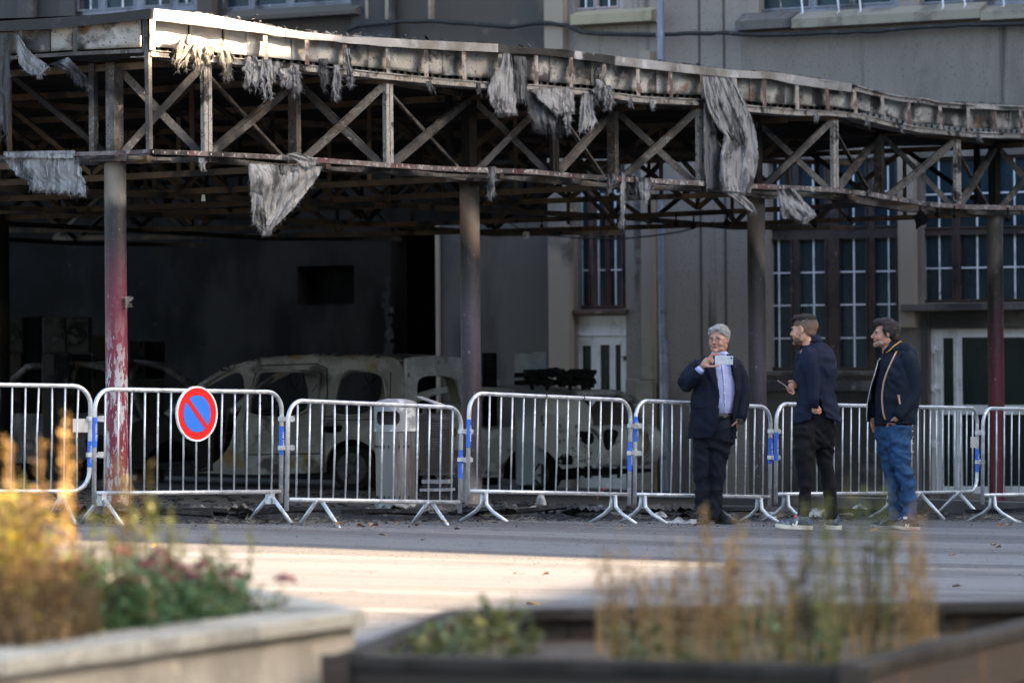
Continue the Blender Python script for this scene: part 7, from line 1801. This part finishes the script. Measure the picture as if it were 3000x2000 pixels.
for i, (px, py) in enumerate(LP):
    Y = 30
    for _ in range(40): q = PX(px, py, Y); Y *= (CZ-gz(q.x, Y))/(CZ-q.z)
    q = PX(px, py, Y); o = link_mesh('fallen_leaf', leafm[i % 3]); o.location = (q.x, q.y, gz(q.x, q.y)+.02); o.rotation_euler = (rs.uniform(-.3, .3), rs.uniform(-.3, .3), rs.uniform(0, 6)); s = rs.uniform(.9, 1.7); o.scale = (s, s, s*1.6)
    zn = next(z for z in ZN if px < z[0]); cnt[zn] = cnt.get(zn, 0)+1; tag(o, ('brown' if i % 3 != 1 else 'ochre')+' fallen leaf '+zn[1].replace(' or in the sunlit strip at left', '')+', '+ORD[cnt[zn]-1]+' from left', 'leaf', 'fallen leaves on the asphalt')
mb = MB()
for k in range(5200):
    px = rs.uniform(-50, 3050); Y = rs.uniform(18, 38) if rs.random() < .5 else rs.uniform(30, 38.5); x = (px-1500)*Y/F; s = rs.uniform(.0015, .0045)
    if rs.random() < .03: s *= 1.8
    mb.box((x, Y, gz(x, Y)+.014+s*.3), s*rs.uniform(.8, 2), s, s*.8, rz=rs.uniform(0, 3), mi=0 if rs.random() < .7 else 1)
o = mk('grit', mb, [MT('grit_dark', (.05, .045, .04), rough=.9), MT('grit_pale', (.3, .27, .22), rough=.9)], None, fix=False, local=True); tag(o, 'fine grit and crumbs on the asphalt', 'grit', kind='stuff')
# ================================================================ PLANTERS IN THE FOREGROUND
M_conc = MT('concrete_planter', (.34, .31, .27), [((.24, .22, .19), 2.5, .45, .6, (1, 1, .4)), ((.16, .14, .12), 1.4, .56, .66, (1, 1, .3)), ((.42, .38, .32), 12, .58, .7), ((.30, .20, .08), 1.2, .66, .72)], rough=.9, bump=.3)
M_cop = MT('concrete_coping', (.32, .31, .27), [((.22, .215, .19), 3, .45, .6), ((.42, .40, .36), 16, .56, .68), ((.14, .13, .11), 2, .6, .7)], rough=.9, bump=.4)
M_timb = MT('timber_weathered', (.045, .030, .020), [((.035, .027, .022), 2, .45, .6, (.3, .3, 3)), ((.12, .065, .022), 2.5, .56, .68), ((.06, .05, .042), 9, .6, .7, (.4, .4, 2))], rough=.8, bump=.5)
M_timt = MT('timber_top_grey', (.05, .045, .040), [((.03, .026, .023), 3, .45, .6), ((.03, .026, .022), 6, .6, .7)], rough=.9, bump=.4, spec=.1)
M_soil = MT('soil', (.05, .036, .026), [((.10, .075, .05), 14, .5, .65)], rough=.95, bump=1.0)
def planter(name, base, label, cat='planter'):
    return thing(name, base, 0, label, cat)
# left: concrete wall with coping stones
HZL = CZ-.93
Ls = [Vector((-2.6, 10.6)), Vector((-1.56, 12.9)), Vector((-.555, 15.1)), Vector((-1.02, 16.5)), Vector((-1.9, 18.2)), Vector((-3.6, 18.0))]
t = planter('concrete_planter', (-1.6, 14.5, gz(-1.6, 14.5)), 'pale concrete planter with overhanging coping, out of focus at lower left')
def wall_run(t, P, h0, h1, thick, m, name, step, inward, gap=.006, over=0, rnd=None):
    for a, b in zip(P, P[1:]):
        d = (b-a); L = d.length; d.normalize(); nrm = Vector((-d.y, d.x))*inward; n = max(1, round(L/step))
        for i in range(n):
            p = a+d*(L*i/n+gap/2); q = a+d*(L*(i+1)/n-gap/2)
            o_ = -nrm*over
            mb = MB(); vs = []
            for z in (h0, h1):
                for w_ in (p+o_, q+o_, q+nrm*thick, p+nrm*thick): vs.append((w_.x, w_.y, z))
            mb.add(vs, [(0, 3, 2, 1), (4, 5, 6, 7), (0, 1, 5, 4), (1, 2, 6, 5), (2, 3, 7, 6), (3, 0, 4, 7)])
            mk(name, mb, m, t, bevel=.008)
wall_run(t, Ls, gz(-1.6, 14)-.1, HZL-.055, .14, M_conc, 'wall_panel', 1.3, 1, gap=.002)
wall_run(t, Ls, HZL-.055, HZL, .26, M_cop, 'coping_stone', .9, 1, over=.045)
mb = MB(); c = Vector((-1.8, 15.0)); P = [c+(p-c)*.93 for p in Ls]+[Vector((-3.6, 11.5))]
mb.plate([[(p.x, p.y) for p in P]], lambda a, b, d: Vector((a, b, d)), HZL-.16, HZL-.10); mk('soil', mb, M_soil, t)
# right: timber planter
HZR = CZ-1.0
Rs = [Vector((-.575, 13.9)), Vector((1.035, 13.25)), Vector((2.1, 15.9)), Vector((2.2, 16.6)), Vector((.2, 16.3)), Vector((-.25, 16.2)), Vector((-.575, 13.9))]
t = planter('timber_planter', (.6, 15, gz(.6, 15)), 'dark weathered timber planter, out of focus along the bottom edge')
for r_ in range(3):
    wall_run(t, Rs, HZR-.045-.16*(r_+1)+.006, HZR-.045-.16*r_-.002, .05, M_timb, 'plank', 1.9, 1, gap=.004)
wall_run(t, Rs, HZR-.045, HZR, .10, M_timt, 'cap_board', 2.2, 1, over=.012, gap=.003)
mb = MB(); 
for p in Rs[:4]: 
    mb = MB(); mb.box((p.x, p.y, HZR-.25), .09, .09, .50); mk('corner_post', mb, M_timb, t)
mb = MB(); c = Vector((.8, 15.0)); mb.plate([[((c+(p-c)*.95).x, (c+(p-c)*.95).y) for p in Rs[:-1]]], lambda a, b, d: Vector((a, b, d)), HZR-.2, HZR-.12); mk('soil', mb, M_soil, t)
# ---------------------------------------------------------------- plants
def plantm(name, c1, c2, c3=None, tr=.25):
    m, nt, p = new_mat(name)
    co = coords(nt, rnd=True); c = mixc(nt, ramp01(nt, noise_s(nt, co, 9, 3), .35, .65), c1, c2)
    if c3: c = mixc(nt, ramp01(nt, noise_s(nt, co, 5, 3), .55, .68), c, c3)
    nt.links.new(c, p.inputs['Base Color']); p.inputs['Roughness'].default_value = .6; p.inputs['Transmission Weight'].default_value = 0
    tn = N(nt, 'ShaderNodeBsdfTranslucent'); nt.links.new(c, tn.inputs[0]); mx = N(nt, 'ShaderNodeMixShader'); mx.inputs[0].default_value = tr
    out = nt.nodes['Material Output']; nt.links.new(p.outputs[0], mx.inputs[1]); nt.links.new(tn.outputs[0], mx.inputs[2]); nt.links.new(mx.outputs[0], out.inputs[0]); return m
M_gold = plantm('plant_gold', (.19, .12, .05), (.12, .07, .03), (.055, .035, .018))
M_yell = plantm('leaf_yellow', (.40, .28, .05), (.26, .28, .06), (.20, .26, .04), .35)
M_grn = plantm('leaf_green', (.06, .14, .045), (.09, .18, .07), (.15, .24, .13))
M_olive = plantm('leaf_olive', (.15, .16, .04), (.10, .115, .035), (.20, .19, .05))
M_pink = plantm('flower_dusty_pink', (.32, .13, .13), (.22, .085, .085), (.38, .21, .19))
M_straw = plantm('straw', (.46, .30, .12), (.34, .20, .07), (.20, .12, .05))
M_strawd = plantm('straw_dark', (.12, .085, .03), (.08, .06, .02))
rs = random.Random(31)
def blade(mb, p, h, lean, w_, droop=.3, seg=5, mi=0):
    az = rs.uniform(0, 2*pi); d = Vector((cos(az), sin(az), 0)); sd = Vector((-d.y, d.x, 0)); 
    if rs.random() < .7: sd = Vector((1, 0, 0))
    vs = []
    for i in range(seg+1):
        t = i/seg; q = p+d*(lean*h*t*t)+Vector((0, 0, h*t*(1-droop*t*t))); ww = w_*(1-.85*t); vs += [q-sd*ww, q+sd*ww]
    mb.add(vs, [(2*i, 2*i+1, 2*i+3, 2*i+2) for i in range(seg)], mi); return vs[-1]
def leaf(mb, p, L, w_, mi=0, up=.3):
    az = rs.uniform(0, 2*pi); d = Vector((cos(az), sin(az), rs.uniform(-.2, up+.5))).normalized(); sd = d.cross(Vector((0, 0, 1)))
    if sd.length < .1: sd = Vector((1, 0, 0))
    sd.normalize(); n_ = sd.cross(d)
    mb.add([p, p+d*L*.35+sd*w_-n_*.003, p+d*L*.35-sd*w_-n_*.003, p+d*L*.75+sd*w_*.75, p+d*L*.75-sd*w_*.75, p+d*L], [(0, 1, 2), (1, 3, 4, 2), (3, 5, 4)], mi)
def inpoly(x, y, P, m_=.14):
    c = False
    for i in range(len(P)):
        a, b = P[i], P[i-1]
        if (a.y > y) != (b.y > y) and x < (b.x-a.x)*(y-a.y)/(b.y-a.y)+a.x: c = not c
        d = b-a; t = max(0, min(1, (Vector((x, y))-a).dot(d)/d.length_squared))
        if (a+d*t-Vector((x, y))).length < m_: return False
    return c
Ls = Ls+[Vector((-3.6, 10.6))]
def clump(name, label, cat, px0, px1, Y0, Y1, zb, mats, n, h, kind, group=None, **k):
    mb = MB()
    for i in range(n):
        for _ in range(40):
            Y = rs.uniform(Y0, Y1); px = rs.uniform(px0, px1); x = (px-1500)*Y/F
            if inpoly(x, Y, Ls if px1 < 1000 else Rs[:-1]): break
        else: continue
        p = Vector((x, Y, zb+rs.uniform(-.02, .03))); hh = rs.uniform(*h)
        if kind == 'grass':
            top = blade(mb, p, hh, rs.uniform(.0, k.get('lean', .35)), rs.uniform(.002, k.get('w', .005)), rs.uniform(0, k.get('droop', .4)), mi=0)
            if rs.random() < k.get('seed', .3):
                for q in range(10): leaf(mb, p.lerp(top, .62+.038*q)+Vector((rs.gauss(0, .006), 0, 0)), .025, .005, mi=len(mats)-1)
        elif kind == 'leafy':
            q = p+Vector((rs.gauss(0, .05), rs.gauss(0, .05), hh)); mb.bar(p, q, .004, .004)
            for j in range(int(hh/.02)):
                leaf(mb, p.lerp(q, rs.uniform(.15, 1))+Vector((rs.gauss(0, .012), rs.gauss(0, .012), 0)), rs.uniform(.04, .075)*k.get('ls', 1), rs.uniform(.010, .018)*k.get('ls', 1), mi=1 if (len(mats) > 1 and rs.random() < k.get('mix', .25)) else 0)
            if rs.random() < k.get('head', 0):
                for j in range(26):
                    a, r = rs.uniform(0, 2*pi), rs.uniform(0, .045); c = q+Vector((r*cos(a), r*sin(a), .012+.02*(1-(r/.045)**2)+rs.uniform(-.005, .005))); mb.box(c, .014, .014, .010, rz=a, mi=2)
        elif kind == 'spire':
            q = p+Vector((rs.gauss(0, .05), rs.gauss(0, .05), hh)); mb.bar(p, q, .0045, .0045, seg=3, sag=rs.uniform(-.02, .02))
            for j in range(int(hh/.012)):
                t = rs.uniform(.35, 1) if rs.random() < .85 else rs.uniform(.05, .4); leaf(mb, p.lerp(q, t)+Vector((rs.gauss(0, .006+.012*(1-t)), rs.gauss(0, .01), 0)), rs.uniform(.018, .04), rs.uniform(.004, .009), mi=0 if rs.random() < .8 else len(mats)-1)
    if not mb.v: print('EMPTY', label); return None
    o = mk(name, mb, mats, None, fix=False); tag(o, label, cat, group); return o
zl = HZL-.10; zr = HZR-.12
clump('golden_shrub', 'tall golden brown shrub at the left edge, its upper leaves lit yellow by the sun', 'shrub', -110, 120, 13.6, 15.2, zl, [M_gold, M_yell], 110, (.25, .56), 'leafy', mix=.2, ls=.8)
clump('yellow_leaf_spray', 'sunlit yellow green leaf spray on top of the golden shrub', 'shrub', -60, 130, 13.8, 14.6, zl+.32, [M_yell, M_gold], 30, (.08, .26), 'leafy', mix=.3, ls=1.1)
clump('dry_grass', 'tan drooping dry grass before the golden shrub at lower left', 'grass', -100, 230, 13.3, 15.0, zl, [M_gold, M_straw], 620, (.14, .42), 'grass', lean=.45, droop=.6, w=.006)
clump('dry_grass', 'thin brown grass between the golden shrub and the pink flowers', 'grass', 100, 290, 13.8, 15.6, zl, [M_gold, M_strawd], 420, (.20, .42), 'grass', lean=.3, w=.004, seed=.5)
for i, (a, b, y0, y1, lb) in enumerate(((205, 340, 14.0, 15.2, 'green leafy plant with dusty pink flower heads, leftmost of five'), (310, 450, 14.2, 15.5, 'green leafy plant with dusty pink flower heads, second from left of five'), (410, 550, 14.4, 15.7, 'green leafy plant with dusty pink flower heads, middle one of five'), (510, 640, 14.6, 16.0, 'green leafy plant with dusty pink flower heads, second from right of five'), (600, 710, 14.8, 16.2, 'green leafy plant with dusty pink flower heads, rightmost of five'))):
    clump('pink_flower_plant', lb, 'flowering plant', a, b, y0, y1, zl, [M_grn, M_olive, M_pink], 60, (.08, .33-.03*i), 'leafy', mix=.25, head=.13, ls=.95, group='pink flowering plants in the concrete planter')
clump('weed_stems', 'thin dry seed stems rising above the pink flowers', 'weed', 230, 560, 14.3, 15.6, zl, [M_olive, M_strawd], 26, (.30, .50), 'spire')
clump('weed_stems', 'thin seed stems at the right end of the pink flowers', 'weed', 500, 720, 15.0, 16.2, zl, [M_olive, M_strawd], 14, (.24, .38), 'spire')
clump('weed_stems', 'few taller blurred seed stems near the middle of the flowers', 'weed', 330, 420, 14.3, 14.9, zl, [M_strawd, M_olive], 6, (.52, .66), 'spire')
clump('low_weeds', 'brown low weeds at the back corner of the concrete planter', 'weed', 660, 900, 15.2, 16.4, zl, [M_strawd, M_olive], 110, (.04, .12), 'leafy', ls=.6)
clump('dry_stalk', 'single dry stalk bent to the right before the leftmost barrier', 'weed', 60, 75, 13.9, 14.2, zl, [M_straw, M_gold], 3, (.70, .78), 'spire')
clump('dry_stalk', 'pale dry stalk left of the bent one', 'weed', 160, 235, 14.2, 14.5, zl, [M_straw, M_straw], 3, (.72, .80), 'spire')
# right planter
clump('green_bush', 'blurred olive green bush at the left of the timber planter', 'bush', 1090, 1330, 14.1, 14.8, zr, [M_olive, M_grn], 30, (.05, .17), 'leafy', mix=.3)
clump('green_bush', 'blurred taller green bush right of the olive one', 'bush', 1330, 1560, 14.1, 14.8, zr, [M_olive, M_yell], 26, (.10, .27), 'leafy', mix=.12)
clump('green_bush', 'blurred grey green bush in the middle of the timber planter', 'bush', 2150, 2420, 13.9, 15.2, zr, [M_olive, M_grn], 34, (.08, .28), 'leafy', mix=.35)
clump('green_bush', 'blurred dark green bush among the left ochre stems', 'bush', 1800, 2060, 13.9, 15.0, zr, [M_olive, M_grn], 40, (.05, .18), 'leafy', mix=.35)
clump('ochre_grass', 'ochre dry grass filling the middle of the timber planter', 'grass', 1740, 2300, 13.7, 15.8, zr, [M_straw, M_gold], 120, (.14, .56), 'grass', lean=.2, w=.004, seed=.6)
clump('ochre_grass', 'ochre dry grass at the right of the timber planter', 'grass', 2300, 2740, 13.6, 15.9, zr, [M_straw, M_gold], 85, (.14, .58), 'grass', lean=.2, w=.004, seed=.6)
for i, (px, Yp, h, m_, lb) in enumerate(((1895, 14.2, .42, 0, 'blurred ochre stalk, leftmost of the tall stalks'), (1800, 14.2, .46, 0, 'faint brown stalk at the left end of the dry grass'), (1990, 14.0, .50, 0, 'blurred ochre stalk before the grey haired man'), (2085, 14.0, .56, 0, 'ochre stalk right before the feet of the grey haired man'), (2160, 14.2, .56, 0, 'pale stalk between the grey haired man and the blazer man'), (2300, 14.3, .40, 0, 'short ochre stalk before the sneakers of the blazer man'), (2375, 14.2, .50, 1, 'dark brown stalk between the two men at right'), (2440, 13.7, .72, 2, 'tallest olive stalk, before the right leg of the blazer man'), (2590, 14.3, .66, 2, 'olive stalk before the shins of the man in jeans'), (2640, 14.6, .56, 0, 'ochre stalk right of the man in jeans'), (2540, 14.2, .50, 1, 'dark stalk left of the man in jeans'), (2700, 14.4, .38, 0, 'thin short stalk right of all others'))):
    clump('dry_stalk', lb, 'weed', px-16, px+16, Yp-.1, Yp+.1, zr, [[M_straw, M_gold], [M_strawd, M_strawd], [M_olive, M_yell]][m_], 6, (h*.7, h), 'spire', group='tall stalks in the timber planter')
lump('stone', 1640, 1880, 110, 70, 14.6, MT('stone_grey', (.18, .17, .16), [((.10, .09, .085), 9, .5, .62)], rough=.9), 'blurred grey stone in the timber planter', 61, cat='stone'); bpy.data.objects['stone'].location.z += .34
lump('dead_leaf_heap', 1690, 1900, 120, 50, 14.2, MT('dead_leaves', (.16, .07, .04), [((.28, .17, .12), 12, .5, .6)], rough=.9), 'reddish brown dead leaves beside the grey stone', 62, cat='leaves'); bpy.data.objects['dead_leaf_heap'].location.z += .34
lump('blue_litter', 1785, 1850, 90, 34, 14.9, MT('litter_blue_grey', (.10, .14, .18), [((.2, .2, .2), 9, .5, .6)], rough=.7), 'blurred blue grey litter right of the stone', 63, cat='litter'); bpy.data.objects['blue_litter'].location.z += .38
